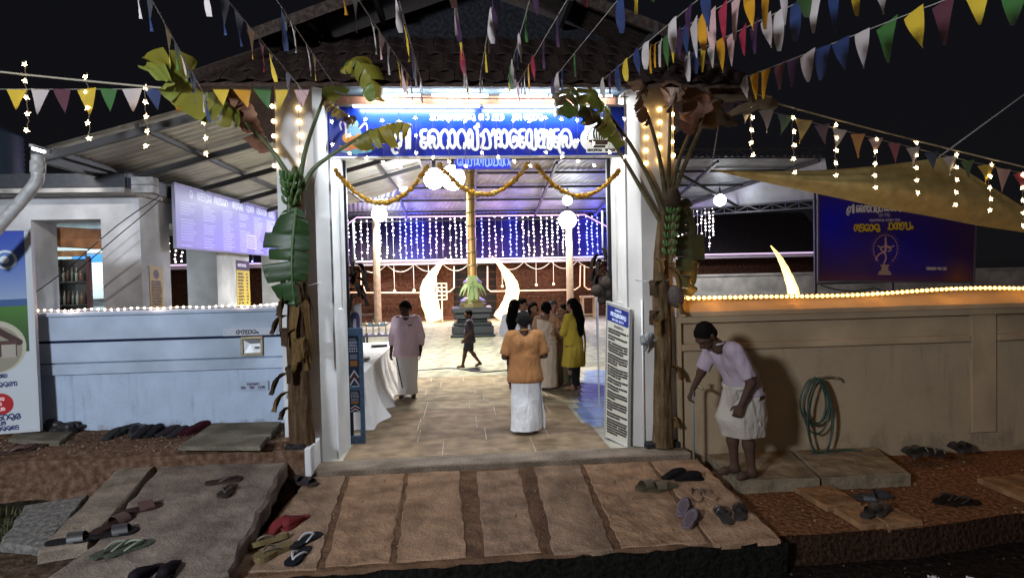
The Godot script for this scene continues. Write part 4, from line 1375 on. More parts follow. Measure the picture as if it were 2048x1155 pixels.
	# --- tube lamps of the gate ---
	for q in [[-1.08, -0.42, 4.20, -7.12], [-0.30, 0.36, 4.20, -7.12], [0.50, 1.06, 4.20, -7.12], [1.1, 1.85, 4.20, -7.12]]:
		b = Build.new()
		b.tube([Vector3(q[0], q[2], q[3]), Vector3(q[1], q[2], q[3])], 0.016, 8)
		tag(put("tube_lamp", b, glow("tube_glow", Color.WHITE)), "lit tube lamp under the gate eave, %s" % ["over the deity picture", "left of the middle", "right of the middle", "over the emblem"][int((q[0] + 1.2) / 0.75)], "tube lamp", "tube lamps under the gate eave")
		strip_light("gate_tube_glow", Vector3((q[0] + q[1]) / 2, q[2] - 0.025, q[3]), Vector3(0, -1, 0.25), Vector3.RIGHT, q[1] - q[0], 0.04, COOL, TUBE)
		strip_light("gate_tube_glow", Vector3((q[0] + q[1]) / 2, q[2], q[3] - 0.03), Vector3(0, 0.2, -1), Vector3.RIGHT, q[1] - q[0], 0.03, COOL, TUBE * 0.35)
	b = Build.new()
	b.tube([Vector3(-1.17, 4.015, -6.90), Vector3(0.25, 4.015, -6.90)], 0.015, 8)
	tag(put("tube_lamp", b, glow("tube_glow", Color.WHITE)), "long lit tube lamp on the sign's top rim, left half", "tube lamp", "tube lamps on the sign rim")
	b = Build.new()
	b.tube([Vector3(0.3, 4.015, -6.90), Vector3(1.58, 4.015, -6.90)], 0.015, 8)
	tag(put("tube_lamp", b, glow("tube_glow", Color.WHITE)), "long lit tube lamp on the sign's top rim, right half", "tube lamp", "tube lamps on the sign rim")
	for x in [-0.46, 0.94]:
		strip_light("sign_tube_glow", Vector3(x, 4.0, -6.87), Vector3(0, -1, -0.45), Vector3.RIGHT, 1.3, 0.04, COOL, TUBE * 0.36)
	# --- flood lamps of the courtyard ---
	var lamps := [[Vector3(-1.88, 5.07, -20.2), 22.0, "flood lamp at the left under the court roof edge", 0.17], [Vector3(-0.603, 4.403, -14.5), 26.0, "flood lamp left of the flag pole top, outer one", 0.25], [Vector3(-0.163, 4.423, -14.5), 32.0, "flood lamp left of the flag pole top, inner one", 0.30], [Vector3(-3.44, 4.75, -26.0), 26.0, "flood lamp on the pole in front of the left lamp curtain", 0.33], [Vector3(4.49, 4.29, -25.0), 36.0, "big flood lamp on the pole in front of the right lamp curtain", 0.38], [Vector3(4.23, 4.94, -23.5), 12.0, "small flood lamp above the right pole lamp", 0.2], [Vector3(10.46, 4.87, -23.5), 7.0, "flood lamp under the court roof at right", 0.24]]
	for q in lamps:
		var t := thing("flood_lamp", q[2], "flood lamp", q[0], 0.0, "white flood lamps of the courtyard")
		put_mesh("glare_globe", ball_mesh(q[3], 8, 12), glow("flood_glow", Color(0.90, 0.96, 1.0), 14.0), t)  # oversized ball: the lamp's glare is put into its shape
		b = Build.new()
		b.lathe([Vector2(0.05, q[3] * 0.9), Vector2(0.04, q[3] + 0.25), Vector2(0.006, q[3] + 0.26), Vector2(0.006, q[3] + (1.1 if q[0].z > -15.0 else 0.5)), Vector2(0, q[3] + 0.5)], 8)
		put("holder", b, mat("dark_metal", Color.WHITE), t)
		bulb_light("flood_lamp_glow", q[0] + Vector3(0, -q[3] - 0.16, 0), Color(0.92, 0.97, 1.0), q[1] * FLOOD * 0.35, 0.12)
		var sp := SpotLight3D.new()
		sp.name = "flood_lamp_beam"
		sp.light_color = Color(1.0, 0.99, 0.93)
		sp.light_energy = q[1] * FLOOD * 2.6
		sp.light_size = 0.12
		sp.spot_angle = 78.0
		sp.spot_angle_attenuation = 0.6
		sp.spot_range = 40.0
		sp.spot_attenuation = 2.0
		sp.shadow_enabled = true
		sp.position = q[0] + Vector3(0, -q[3] - 0.16, 0)
		sp.rotation_degrees = Vector3(-78, 0, 0)
		add_child(sp, true)
	for q in [[Vector3(-3.62, 0, -26.05), "tall pale post carrying the left flood lamp"], [Vector3(4.55, 0, -25.05), "tall pale post carrying the right flood lamp"]]:
		var t := thing("lamp_post", q[1], "lamp post", q[0])
		b = Build.new()
		b.lathe([Vector2(0.16, 0), Vector2(0.14, 4.5), Vector2(0, 4.5)], 12)
		put("shaft", b, mat("post_tan", Color(0.42, 0.30, 0.22), 0.6, "stain", 0.8), t)
		b = Build.new()
		b.bevel(Vector3(0, 0.06, 0), Vector3(0.8, 0.12, 0.8), 0.02)
		put("foot", b, mat("foot_blue", Color(0.12, 0.17, 0.22), 0.6), t)
	# --- glowing tusks ---
	var tusk := [[0.0, 0.0, 0.52], [-0.26, 0.95, 0.54], [-0.30, 1.55, 0.44], [-0.05, 2.1, 0.26], [0.25, 2.5, 0.13], [0.55, 2.82, 0.02]]
	horn(Vector3(-1.22, 0.05, -27.0), 1.0, tusk, "left glowing tusk shaped lamp frame by the temple door")
	horn(Vector3(1.62, 0.05, -27.0), -1.0, [[0.0, 0.0, 0.42], [-0.5, 0.7, 0.46], [-0.66, 1.4, 0.42], [-0.42, 2.0, 0.28], [-0.1, 2.45, 0.13], [0.25, 2.85, 0.02]], "right glowing tusk shaped lamp frame by the temple door")
	horn(Vector3(6.92, 0.2, -12.0), -1.0, [[-0.05, 0.2, 0.24], [0.0, 0.8, 0.23], [0.0, 1.3, 0.19], [0.14, 1.75, 0.13], [0.32, 2.12, 0.07], [0.50, 2.36, 0.01]], "glowing tusk shaped lamp frame rising behind the right wall")
	horn(Vector3(4.66, 0.2, -12.0), 1.0, [[0.0, 0.2, 0.09], [0.0, 1.0, 0.09], [0.0, 1.65, 0.08], [0.0, 1.69, 0.06]], "short glowing stub of a lamp frame behind the right wall, beside the pillar")
	bulb_light("tusk_glow", Vector3(-0.7, 1.3, -26.0), WARM, 5.0, 0.3)
	bulb_light("tusk_glow", Vector3(1.3, 1.3, -26.0), WARM, 5.0, 0.3)
	bulb_light("tusk_glow", Vector3(6.6, 1.6, -11.4), WARM, 1.5, 0.2)
	# --- lamp curtains over the temple roof ---
	var parts := [[292, 350, 0], [352, 470, 0], [505, 528, 1], [694, 791, 0], [793, 847, 1], [850, 886, 2], [889, 932, 0], [952, 962, 1], [964, 1002, 2], [1006, 1030, 1], [1032, 1064, 3], [1068, 1122, 0], [1140, 1157, 2], [1159, 1212, 1]]
	var hues := [Color(1.0, 0.88, 0.86), Color(0.16, 0.20, 1.0), Color(1.0, 0.62, 0.98), Color(1.0, 0.75, 0.70)]
	var tint := ["white", "blue", "violet", "pink"]
	var bead := ball_mesh(0.038, 4, 6)
	for i in parts.size():
		var q: Array = parts[i]
		var x0: float = -5.13 + (q[0] - 694.0) / 518.0 * 12.02
		var x1: float = -5.13 + (q[1] - 694.0) / 518.0 * 12.02
		curtain("%s lamp curtain on the temple roof, %s section from the left" % [tint[q[2]], ["first", "second", "third", "fourth", "fifth", "sixth", "seventh", "eighth", "ninth", "tenth", "eleventh", "twelfth", "thirteenth", "fourteenth"][i]], x0, x1, bead, hues[q[2]], q[2] == 1)
	# separate white curtain at the right end
	var t := thing("lamp_curtain", "white lamp curtain hanging at right between pillar and steel post", "lamp curtain", Vector3.ZERO, 0.0, "lamp curtains of the temple")
	for k in 12:
		var x := 9.6 + k * 0.185
		b = Build.new()
		var y1 := 2.85 + 0.9 * absf(sin(k * 1.9)) * (0.4 + 0.05 * k)
		b.tube([Vector3(x, 4.95, -26.9), Vector3(x, y1, -26.9)], 0.008, 4)
		put("cord", b, mats["cord_dark"], t)
		var y := 4.9
		while y > y1:
			if rng.randf() < 0.78:
				var o := put_mesh("bulb", bead, glow("curtain_white", hues[0], 6.0), t)
				o.position = Vector3(x + rnd(-0.02, 0.02), y, -26.9)
			y -= rnd(0.12, 0.2)
	# --- rope lamps outlining the roof and wall ---
	var pink := glow("rope_pink", Color(1.0, 0.40, 0.90), 1.1)
	var amber := glow("rope_amber", Color(1.0, 0.36, 0.14), 1.15)
	rope_light("violet rope lamp along the temple ridge", [Vector3(-5.5, 4.1, -27.2), Vector3(-4.6, 4.74, -27.25), Vector3(5.7, 4.72, -27.25), Vector3(7.2, 3.9, -27.2)], pink, 0.03)
	rope_light("pale violet rope lamp along the temple eave", [Vector3(-16, 2.78, -27.28), Vector3(18, 2.78, -27.28)], glow("rope_lilac", Color(0.92, 0.66, 1.0), 0.95), 0.035)
	rope_light("amber rope lamp frame on the temple wall, far left", [Vector3(-5.255, 1.399, -27.55), Vector3(-4.679, 1.407, -27.55), Vector3(-4.541, 1.584, -27.55), Vector3(-4.513, 2.576, -27.55)], amber, 0.03)
	rope_light("amber rope lamp frame on the temple wall, behind the left tusk", [Vector3(-4.38, 2.574, -27.55), Vector3(-4.409, 1.559, -27.55), Vector3(-4.325, 1.376, -27.55), Vector3(-1.683, 1.311, -27.55)], amber, 0.03)
	rope_light("amber rope lamp frame on the temple wall, left of the door", [Vector3(-1.157, 2.461, -27.55), Vector3(-1.18, 1.527, -27.55), Vector3(-1.003, 1.34, -27.55), Vector3(-0.572, 1.329, -27.55), Vector3(-0.363, 1.507, -27.55), Vector3(-0.339, 2.489, -27.55)], amber, 0.03)
	rope_light("amber rope lamp frame on the temple wall, right of the door", [Vector3(1.191, 2.457, -27.55), Vector3(1.167, 1.424, -27.55), Vector3(1.302, 1.306, -27.55), Vector3(5.234, 1.28, -27.55), Vector3(5.473, 1.437, -27.55), Vector3(5.515, 2.413, -27.55)], amber, 0.03)
	rope_light("amber rope lamp frame on the temple wall, far right", [Vector3(5.704, 2.409, -27.55), Vector3(5.685, 1.432, -27.55), Vector3(5.848, 1.289, -27.55), Vector3(7.128, 1.281, -27.55)], amber, 0.03)
	for i in 9:
		if i == 4:
			continue
		var x := -4.6 + i * 1.25
		rope_light("string of small lamps swagged under the temple eave, %s from the left" % ["first", "second", "third", "fourth", "fifth", "sixth", "seventh", "eighth", "ninth"][i], sag(Vector3(x, 2.6, -27.5), Vector3(x + 1.2, 2.6, -27.5), 0.32, 8), glow("swag_glow", Color(1.0, 0.66, 0.50), 0.5), 0.016, "lamp swag", "lamp swags under the temple eave")
	for q in [[788, 577], [826, 577], [1068, 572], [1103, 571], [1000, 573], [855, 577]]:
		var p := PX0(q[0], q[1])
		lamp_string("hanging_lamp", "lamp hanging on a bead string before the temple wall at %s" % {788: "left, outer", 826: "left, inner", 1068: "right, third", 1103: "right, outer", 1000: "right, nearest the door", 855: "left, behind the tusk"}[q[0]], "hanging lamp", "hanging lamps before the temple wall", [Vector3(p.x, 2.6, -27.45), p], [p], ball_mesh(0.06), glow("swag_bulb", Color(1.0, 0.62, 0.40), 4.0), glow("swag_glow", Color.WHITE), 0.014)
	# light of the curtains on the dark roof
	for x in [-2.5, -1.9, 0.9, 2.4, 6.0, 6.6]:
		for k in 3:
			var v := 0.12 + 0.36 * k
			bulb_light("curtain_glow", Vector3(x, 3.12 + 2.25 * v, -27.1 - 2.9 * v), Color(0.05, 0.06, 1.0), 3.2 if x != 0.9 else 1.0, 0.2)
	for x in [-4.4, -0.9, 1.6, 4.0]:
		bulb_light("curtain_glow", Vector3(x, 3.9, -27.8), Color(0.55, 0.22, 0.8), 1.6, 0.3)
	bulb_light("rope_glow", Vector3(-2.9, 1.6, -26.9), Color(1.0, 0.4, 0.2), 0.8, 0.3)
	bulb_light("rope_glow", Vector3(4.2, 1.7, -26.9), Color(1.0, 0.4, 0.2), 0.8, 0.3)
	bulb_light("rope_glow", Vector3(0.8, 3.0, -26.6), Color(0.9, 0.7, 1.0), 1.5, 0.3)

const TUBE := 4.5
const FLOOD := 0.46

func PX0(u: float, v: float) -> Vector3:
	return Vector3(-5.08 + (u - 700.0) / 500.0 * 11.55, 1.365 - (v - 580.0) * 0.0228, -27.5)

var star_s: Mesh
func star_small() -> Mesh:
	if star_s == null:
		star_s = star_mesh(0.013)
	return star_s

func strand(q: Array, label: String, group: String, star: Mesh, g: Material, cord: Material, z: float) -> void:
	var c := []
	var spots := []
	var n: int = q[3]
	for k in n * 3:
		c.append(Vector3(q[0] + rnd(-0.014, 0.014), lerpf(q[1] + 0.05, q[2], k / (n * 3.0 - 1.0)), z + rnd(-0.01, 0.01)))
	for k in n:
		spots.append(Vector3(q[0] + rnd(-0.012, 0.012), lerpf(q[1], q[2], k / (n - 1.0)), z + 0.012))
	lamp_string("lamp_strand", label, "lamp strand", group, c, spots, star, g, cord, 0.004)

func horn(at: Vector3, s: float, line: Array, label: String) -> void:
	var t := thing("tusk_lamp", label, "lamp frame", at, 0.0, "glowing tusk lamps")
	var mid := []
	var wid := []
	for q in line:
		mid.append(Vector3(q[0] * s, q[1], 0))
		wid.append(q[2])
	var c := curve(mid, 6)
	var w := []
	for i in c.size():
		var f := float(i) / 6.0
		var k := mini(int(f), wid.size() - 2)
		w.append(0.70 * lerpf(wid[k], wid[k + 1], f - k) * (1.0 + 0.05 * ((i * 7) % 3 - 1)))
	var b := Build.new()
	b.tube(c, w, 12, -0.45)
	put("shell", b, glow("tusk_glow", Color(1.0, 0.64, 0.17), 2.3), t)

func rope_light(label: String, pts: Array, m: Material, r: float, category := "rope lamp", group := "") -> void:
	var b := Build.new()
	b.tube(pts, r, 6)
	tag(put("rope_lamp", b, m), label, category, group)

func curtain(label: String, x0: float, x1: float, bead: Mesh, c: Color, dense: bool) -> void:
	var t := thing("lamp_curtain", label, "lamp curtain", Vector3.ZERO, 0.0, "lamp curtains of the temple")
	var n := maxi(1, int(round((x1 - x0) / (0.27 if not dense else 0.24))))
	var key := "curtain_%d" % int(c.g * 100)
	var g := glow(key, c, 6.0 if not dense else 8.0)
	var at := func(x: float, v: float) -> Vector3: return Vector3(x, 2.88 + 1.85 * v, -27.2 - 0.1 * v)
	var cords := Build.new()
	for k in n:
		var x := x0 + (k + 0.5) * (x1 - x0) / n
		cords.tube([at.call(x, 1.0), at.call(x, 0.0)], 0.004, 4)
		var v := rnd(0.0, 0.05)
		while v < 1.0:
			if rng.randf() < 0.85:
				var o := put_mesh("bulb", bead, g, t)
				o.position = at.call(x + rnd(-0.03, 0.03), v)
			v += rnd(0.065, 0.12)
	put("cord", cords, mats["cord_dark"], t)

func canvas(w: int, h: int, c: Color) -> Image:
	var img := Image.create_empty(w, h, false, Image.FORMAT_RGB8)
	img.fill(c)
	return img

# a printed panel: a thin board whose front carries the print
func panel(called: String, label: String, category: String, c: Array, img: Image, thick := 0.02, rough := 0.45, rim: Material = null, rim_w := 0.02) -> Node3D:
	var t := thing(called, label, category)
	var n: Vector3 = (c[1] - c[0]).cross(c[3] - c[0]).normalized()
	var b := Build.new()
	b.print_face(c[0] + n * 0.003, c[1] + n * 0.003, c[2] + n * 0.003, c[3] + n * 0.003)
	put("print", b, printed(called, img, rough), t)
	b = Build.new()
	b.flat()
	var k := []
	for q in c:
		k.append(q - n * thick)
	b.quad(c[0], c[1], c[2], c[3]); b.quad(k[1], k[0], k[3], k[2])
	for i in 4:
		var j := (i + 1) % 4
		b.quad(k[i], k[j], c[j], c[i])
	put("backing", b, mat("backing_grey", Color(0.35, 0.35, 0.36), 0.6), t)
	if rim:
		b = Build.new()
		for i in 4:
			var j := (i + 1) % 4
			var d: Vector3 = (c[j] - c[i]).normalized()
			b.bar(c[i] - d * rim_w * 0.5, c[j] + d * rim_w * 0.5 - d * rim_w * (1.0 if i % 2 else 0.0) * 0.02, rim_w, thick + 0.02 + 0.002 * (i % 2), n)
		put("frame", b, rim, t)
	return t

func signs() -> void:
	var white := Color(0.97, 0.97, 0.97)
	# --- the blue name board over the gate ---
	var img := canvas(1400, 244, Color(0.04, 0.12, 0.55))
	for y in 244:
		img.fill_rect(Rect2i(0, y, 1400, 1), Color(0.04, 0.12, 0.55).lerp(Color(0.06, 0.24, 0.74), clampf(1.0 - absf(y - 70) / 120.0, 0, 1)))
	small_line(img, 475, 66, 210, 26, 2.8, white, 0.9)
	small_line(img, 700, 66, 140, 26, 2.8, white, 0.9)
	small_line(img, 860, 66, 150, 26, 2.8, white, 0.9)
	var x := letters(img, "sree", 300, 198, 74, 7.2, white, 0.72)
	x = letters(img, "ee.tha.ra2.aa.ra2.mpa.-.ma.ha.aa.da.ee.va.ksha.ee.thra.am", 425, 198, 84, 7.4, white, 745.0 / text_width("ee.tha.ra2.aa.ra2.mpa.-.ma.ha.aa.da.ee.va.ksha.ee.thra.am", 84))
	# seated figure in blue and yellow at the left end
	for q in [[120, 100, 30, Color(0.35, 0.30, 0.25)], [120, 84, 24, Color(0.55, 0.75, 0.85)], [120, 60, 17, Color(0.12, 0.10, 0.12)], [120, 130, 36, Color(0.50, 0.70, 0.82)], [90, 150, 22, Color(0.85, 0.60, 0.12)], [150, 160, 30, Color(0.90, 0.62, 0.08)], [118, 176, 34, Color(0.85, 0.50, 0.10)]]:
		dab(img, q[0], q[1], q[2], q[3])
	for q in [[70, 205, 130, 215], [120, 212, 190, 205]]:
		stroke(img, [Vector2(q[0], q[1]), Vector2(q[2], q[3])], 13, Color(0.35, 0.62, 0.68))
	stroke(img, curve([Vector2(60, 190), Vector2(90, 205), Vector2(130, 195), Vector2(170, 206), Vector2(190, 190)], 5), 6, Color(0.85, 0.45, 0.25))
	stroke(img, curve([Vector2(66, 110), Vector2(60, 85), Vector2(72, 70), Vector2(84, 84), Vector2(86, 150)], 5), 4, Color(0.95, 0.85, 0.85))
	stroke(img, curve([Vector2(150, 105), Vector2(176, 80), Vector2(182, 120), Vector2(165, 150)], 5), 4, Color(0.95, 0.85, 0.85))
	dab(img, 118, 86, 11, Color(0.8, 0.93, 0.97))
	# emblem at the right end: a pot with a ring of dots on white
	for q in [[1265, 110, 62], [1240, 160, 60], [1300, 160, 62]]:
		dab(img, q[0], q[1], q[2], white)
	img.fill_rect(Rect2i(1208, 190, 150, 36), white)
	for k in 19:
		var a := PI * k / 18.0
		dab(img, 1272 - cos(a) * 56, 158 - sin(a) * 66, 3.4, Color(0.1, 0.1, 0.12))
	for k in 5:
		stroke(img, curve([Vector2(1252 + k * 10, 160), Vector2(1246 + k * 13, 130), Vector2(1256 + k * 8, 96)], 5), 3.5, Color(0.13, 0.12, 0.14))
	stroke(img, [Vector2(1226, 168), Vector2(1318, 168)], 5, Color(0.16, 0.06, 0.06))
	stroke(img, [Vector2(1240, 178), Vector2(1304, 178)], 9, Color(0.16, 0.06, 0.06))
	stroke(img, [Vector2(1250, 195), Vector2(1296, 195)], 6, Color(0.16, 0.06, 0.06))
	small_line(img, 1214, 218, 72, 11, 1.8, Color(0.1, 0.1, 0.1))
	small_line(img, 1300, 218, 56, 11, 1.8, Color(0.1, 0.1, 0.1))
	panel("gate_sign", "blue board with the temple's name in white letters over the gateway", "sign", [Vector3(-1.475, 3.445, -6.95), Vector3(1.955, 3.445, -6.95), Vector3(1.955, 4.03, -6.95), Vector3(-1.475, 4.03, -6.95)], img, 0.05, 0.35, mat("steel_rim", Color(0.65, 0.66, 0.68), 0.35, "", 1.0, 0.0, 0.5), 0.022)
	# smaller plate on the roof truss behind
	img = canvas(512, 110, Color(0.02, 0.08, 0.55))
	letters(img, "ra.aa.ma.ha.na.pa.aa.ma.va.ra2.am", 24, 84, 56, 5.0, Color(0.45, 0.55, 0.85), 0.95)
	panel("name_plate", "small blue plate with pale letters under the middle of the gate sign", "sign", [Vector3(-0.05, 3.36, -7.25), Vector3(0.62, 3.36, -7.25), Vector3(0.62, 3.56, -7.25), Vector3(-0.05, 3.56, -7.25)], img, 0.015)
	# --- list board on the pavilion side ---
	img = canvas(1024, 240, Color(0.42, 0.44, 0.78))
	for xx in 32:  # paler towards the near end: lamp glare put into the print
		img.fill_rect(Rect2i(xx * 32, 0, 32, 240), Color(0.66, 0.66, 0.82).lerp(Color(0.40, 0.40, 0.68), xx / 31.0))
	for q in [[110, 45], [165, 120], [300, 150], [470, 130], [620, 110], [740, 150], [900, 110]]:
		small_line(img, q[0], 40, q[1], 28, 3.4, Color(0.86, 0.88, 0.97), 0.8)
	for col in 6:
		for row in 16:
			if rng.randf() < 0.9:
				small_line(img, 40 + col * 165, 66 + row * 11, rnd(60, 120), 5.0, 0.9, Color(0.80, 0.82, 0.96), 1.0)
	img.fill_rect(Rect2i(610, 150, 116, 66), Color(0.86, 0.86, 0.86))
	for k in 5:
		small_line(img, 618, 164 + k * 11, 98, 4.5, 0.8, Color(0.5, 0.5, 0.55))
	panel("list_board", "long violet blue list board with columns of names on the pavilion side", "notice board", [Vector3(-4.9, 2.67, -10.78), Vector3(-4.9, 2.70, -16.6), Vector3(-4.9, 3.90, -16.6), Vector3(-4.9, 3.78, -10.78)], img, 0.03, 0.32, mat("rim_violet", Color(0.30, 0.30, 0.45), 0.5), 0.025)
	# --- donation plate and paper slip on the left wall ---
	img = canvas(420, 72, Color(0.62, 0.65, 0.70))
	letters(img, "bha.nda.aa.ra.am", 104, 54, 37, 4.4, Color(0.02, 0.03, 0.07), 1.0)
	dab(img, 14, 40, 4, Color(0.3, 0.32, 0.36))
	dab(img, 384, 34, 4, Color(0.3, 0.32, 0.36))
	panel("name_plate", "metal plate with black lettering on the left wall above the donation slot", "sign", [Vector3(-2.955, 1.405, -7.665), Vector3(-2.31, 1.405, -7.665), Vector3(-2.31, 1.495, -7.665), Vector3(-2.955, 1.495, -7.665)], img, 0.006)
	img = canvas(256, 86, Color(0.60, 0.66, 0.74))
	small_line(img, 70, 36, 120, 18, 2.4, Color(0.22, 0.13, 0.25))
	small_line(img, 18, 70, 60, 22, 2.8, Color(0.20, 0.12, 0.25))
	small_line(img, 90, 70, 66, 22, 2.8, Color(0.20, 0.12, 0.25))
	small_line(img, 166, 70, 86, 22, 2.8, Color(0.20, 0.12, 0.25))
	panel("paper_slip", "small paper slip with dark print stuck low on the left wall", "notice", [Vector3(-2.80, 0.715, -7.703), Vector3(-2.445, 0.715, -7.703), Vector3(-2.445, 0.83, -7.703), Vector3(-2.80, 0.83, -7.703)], img, 0.002, 0.7)
	# --- printed banner at the far left ---
	img = canvas(400, 1024, Color(0.70, 0.73, 0.76))
	for y in 620:
		var c := Color(0.05, 0.20, 0.62).lerp(Color(0.55, 0.62, 0.72), clampf(y / 380.0, 0, 1))
		if y > 385:
			c = Color(0.22, 0.42, 0.10).lerp(Color(0.12, 0.25, 0.05), clampf((y - 385) / 200.0, 0, 1))
		elif y > 350:
			c = Color(0.16, 0.30, 0.50)
		img.fill_rect(Rect2i(0, y, 372, 1), c)
	dab(img, 290, 150, 48, Color(0.75, 0.8, 0.85)); dab(img, 290, 150, 36, Color(0.3, 0.45, 0.7)); dab(img, 285, 150, 20, Color(0.8, 0.84, 0.88))
	dab(img, 225, 590, 135, Color(0.66, 0.65, 0.58))
	dab(img, 225, 600, 118, Color(0.52, 0.50, 0.44))
	stroke(img, [Vector2(130, 560), Vector2(235, 500), Vector2(330, 570)], 16, Color(0.22, 0.10, 0.09))
	img.fill_rect(Rect2i(150, 560, 170, 80), Color(0.28, 0.17, 0.15))
	img.fill_rect(Rect2i(255, 580, 60, 66), Color(0.60, 0.58, 0.54))
	for q in [[140, 745, 150, 16], [160, 790, 170, 20], [120, 985, 150, 16], [200, 1012, 130, 18]]:
		small_line(img, q[0], q[1], q[2], q[3], 2.4, Color(0.12, 0.14, 0.35))
	stroke(img, [Vector2(90, 880), Vector2(240, 880)], 55, Color(0.62, 0.06, 0.10))
	for k in 3:
		small_line(img, 70, 860 + k * 26, 190, 14, 2.2, Color(0.9, 0.75, 0.75))
	small_line(img, 150, 960, 190, 26, 3.4, Color(0.10, 0.12, 0.32))
	panel("printed_banner", "tall printed banner with sky, field and round house picture at the left edge", "banner", [Vector3(-6.0, 0.36, -7.4), Vector3(-4.985, 0.39, -7.45), Vector3(-5.03, 2.74, -7.5), Vector3(-6.05, 2.74, -7.45)], img, 0.03, 0.5, mat("banner_rim", Color(0.45, 0.47, 0.50), 0.5), 0.03)
	# --- dancer banner behind the right wall ---
	img = canvas(940, 470, Color(0.05, 0.03, 0.16))
	for xx in 94:
		for yy in 47:
			var u := xx / 93.0
			var v := yy / 46.0
			var c := Color(0.30, 0.19, 0.42)
			c = c.lerp(Color(0.08, 0.07, 0.92), clampf(1.0 - Vector2((u - 0.08) * 3.0, (v - 0.3) * 1.6).length(), 0, 1))
			c = c.lerp(Color(0.16, 0.12, 0.70), clampf(1.0 - Vector2((u - 0.58) * 2.6, (v - 0.55) * 1.6).length(), 0, 1))
			c = c.lerp(Color(0.55, 0.27, 0.22), clampf((v - 0.9) * 5.0, 0, 0.4))
			c = c.lerp(Color(0.80, 0.48, 0.10), clampf(1.0 - Vector2((u - 0.9) * 8.0, (v - 0.95) * 4.0).length(), 0, 1) * 0.5)
			img.fill_rect(Rect2i(xx * 10, yy * 10, 10, 10), c)
	letters(img, "sree", 170, 100, 34, 3.6, Color(0.97, 0.97, 1.0), 0.8)
	letters(img, "ee.tha.na.aa.ra2.mpa", 222, 96, 34, 3.6, Color(0.97, 0.97, 1.0), 0.75)
	letters(img, "ma.ha.aa.da.ee.va", 354, 92, 34, 3.6, Color(0.97, 0.97, 1.0), 0.78)
	letters(img, "ksha.ee.thra.am", 505, 86, 34, 3.6, Color(0.97, 0.97, 1.0), 0.85)
	small_line(img, 352, 122, 76, 16, 1.6, Color(0.75, 0.72, 0.85))
	small_line(img, 300, 148, 190, 11, 1.3, Color(0.75, 0.72, 0.85))
	for q in [[2, 2, Color(0.16, 0.10, 0.04)], [0, 0, Color(0.95, 0.82, 0.20)]]:
		letters(img, "na.ta.ra.aa.ja", 210 + q[0], 200 + q[1], 34, 4.4, q[2], 1.0)
		letters(img, "ma.nda.pa.am", 408 + q[0], 192 + q[1], 34, 4.4, q[2], 1.12)
	var bronze := Color(0.80, 0.62, 0.60)
	var ring := []
	for k in 41:
		var a := TAU * 0.80 * k / 40.0 + TAU * 0.60
		ring.append(Vector2(395 + sin(a + PI) * -72, 300 + cos(a + PI) * 72 * 1.05))
	stroke(img, ring, 2.2, Color(0.72, 0.54, 0.58))
	for k in 30:
		var a := TAU * k / 30.0
		stroke(img, [Vector2(395 + cos(a) * 76, 300 + sin(a) * 80), Vector2(395 + cos(a) * 90, 300 + sin(a) * 95)], 1.3, Color(0.50, 0.36, 0.52))
	for q in [["395,262 397,300 388,318", 7.0], ["395,280 370,292 350,284", 3.4], ["396,280 424,290 446,282", 3.4], ["390,284 366,300 380,310", 3.2], ["398,284 430,302 412,312", 3.2], ["390,316 360,326 340,352 348,356", 4.2], ["392,318 400,346 388,376", 4.6], ["395,250 395,240", 6.0]]:
		var pts := []
		for e in String(q[0]).split(" "):
			var xy := e.split(",")
			pts.append(Vector2(float(xy[0]), float(xy[1])))
		stroke(img, curve(pts, 5), q[1], bronze)
	for q in [[370, 382, 50, 8], [376, 392, 38, 10], [372, 404, 46, 10], [360, 416, 70, 8], [354, 426, 82, 8]]:
		img.fill_rect(Rect2i(q[0], q[1], q[2], q[3]), Color(0.80, 0.68, 0.55))
	small_line(img, 640, 404, 140, 12, 1.8, Color(0.9, 0.85, 0.8))
	panel("dancer_banner", "dark blue printed banner with a dancer in a ring behind the right wall", "banner", [Vector3(9.93, 1.70, -16.0), Vector3(14.6, 1.55, -16.0), Vector3(14.7, 4.1, -16.0), Vector3(9.95, 4.1, -16.0)], img, 0.02, 0.4, mat("rim_dim", Color(0.12, 0.11, 0.13), 0.5), 0.05)
	# --- notice board leaning at the right jamb ---
	img = canvas(256, 1024, Color(0.74, 0.72, 0.66))
	img.fill_rect(Rect2i(0, 22, 256, 118), Color(0.08, 0.14, 0.45))
	small_line(img, 90, 50, 80, 14, 1.8, Color(0.8, 0.84, 0.95))
	small_line(img, 40, 92, 180, 26, 3.4, Color(0.85, 0.88, 0.95))
	small_line(img, 60, 124, 140, 14, 1.8, Color(0.8, 0.84, 0.95))
	small_line(img, 80, 172, 110, 14, 2.0, Color(0.2, 0.2, 0.2))
	var yy2 := 204
	for para in [2, 2, 4, 4, 4, 2, 2, 3, 4, 2, 6]:
		for k in para:
			small_line(img, 16, yy2, 224 if k < para - 1 else rnd(60, 180), 11, 2.6, Color(0.10, 0.10, 0.11), 0.9)
			yy2 += 20
		yy2 += 10
	var nb := panel("notice_board", "tall white notice board with blue heading leaning in the right gate jamb", "notice board", [Vector3(1.76, 0.03, -7.40), Vector3(1.94, 0.0, -6.98), Vector3(1.985, 1.64, -6.96), Vector3(1.83, 1.72, -7.44)], img, 0.02, 0.6, mat("rim_grey", Color(0.40, 0.39, 0.37), 0.6), 0.012)
	# narrow board beyond the right gate post
	img = canvas(128, 512, Color(0.60, 0.60, 0.66))
	img.fill_rect(Rect2i(0, 0, 128, 110), Color(0.35, 0.36, 0.55))
	for k in 18:
		small_line(img, 8, 140 + k * 15, 112, 9, 1.8, [Color(0.1, 0.12, 0.3), Color(0.3, 0.2, 0.1)][int(k > 12)])
	img.fill_rect(Rect2i(0, 420, 128, 92), Color(0.16, 0.06, 0.05))
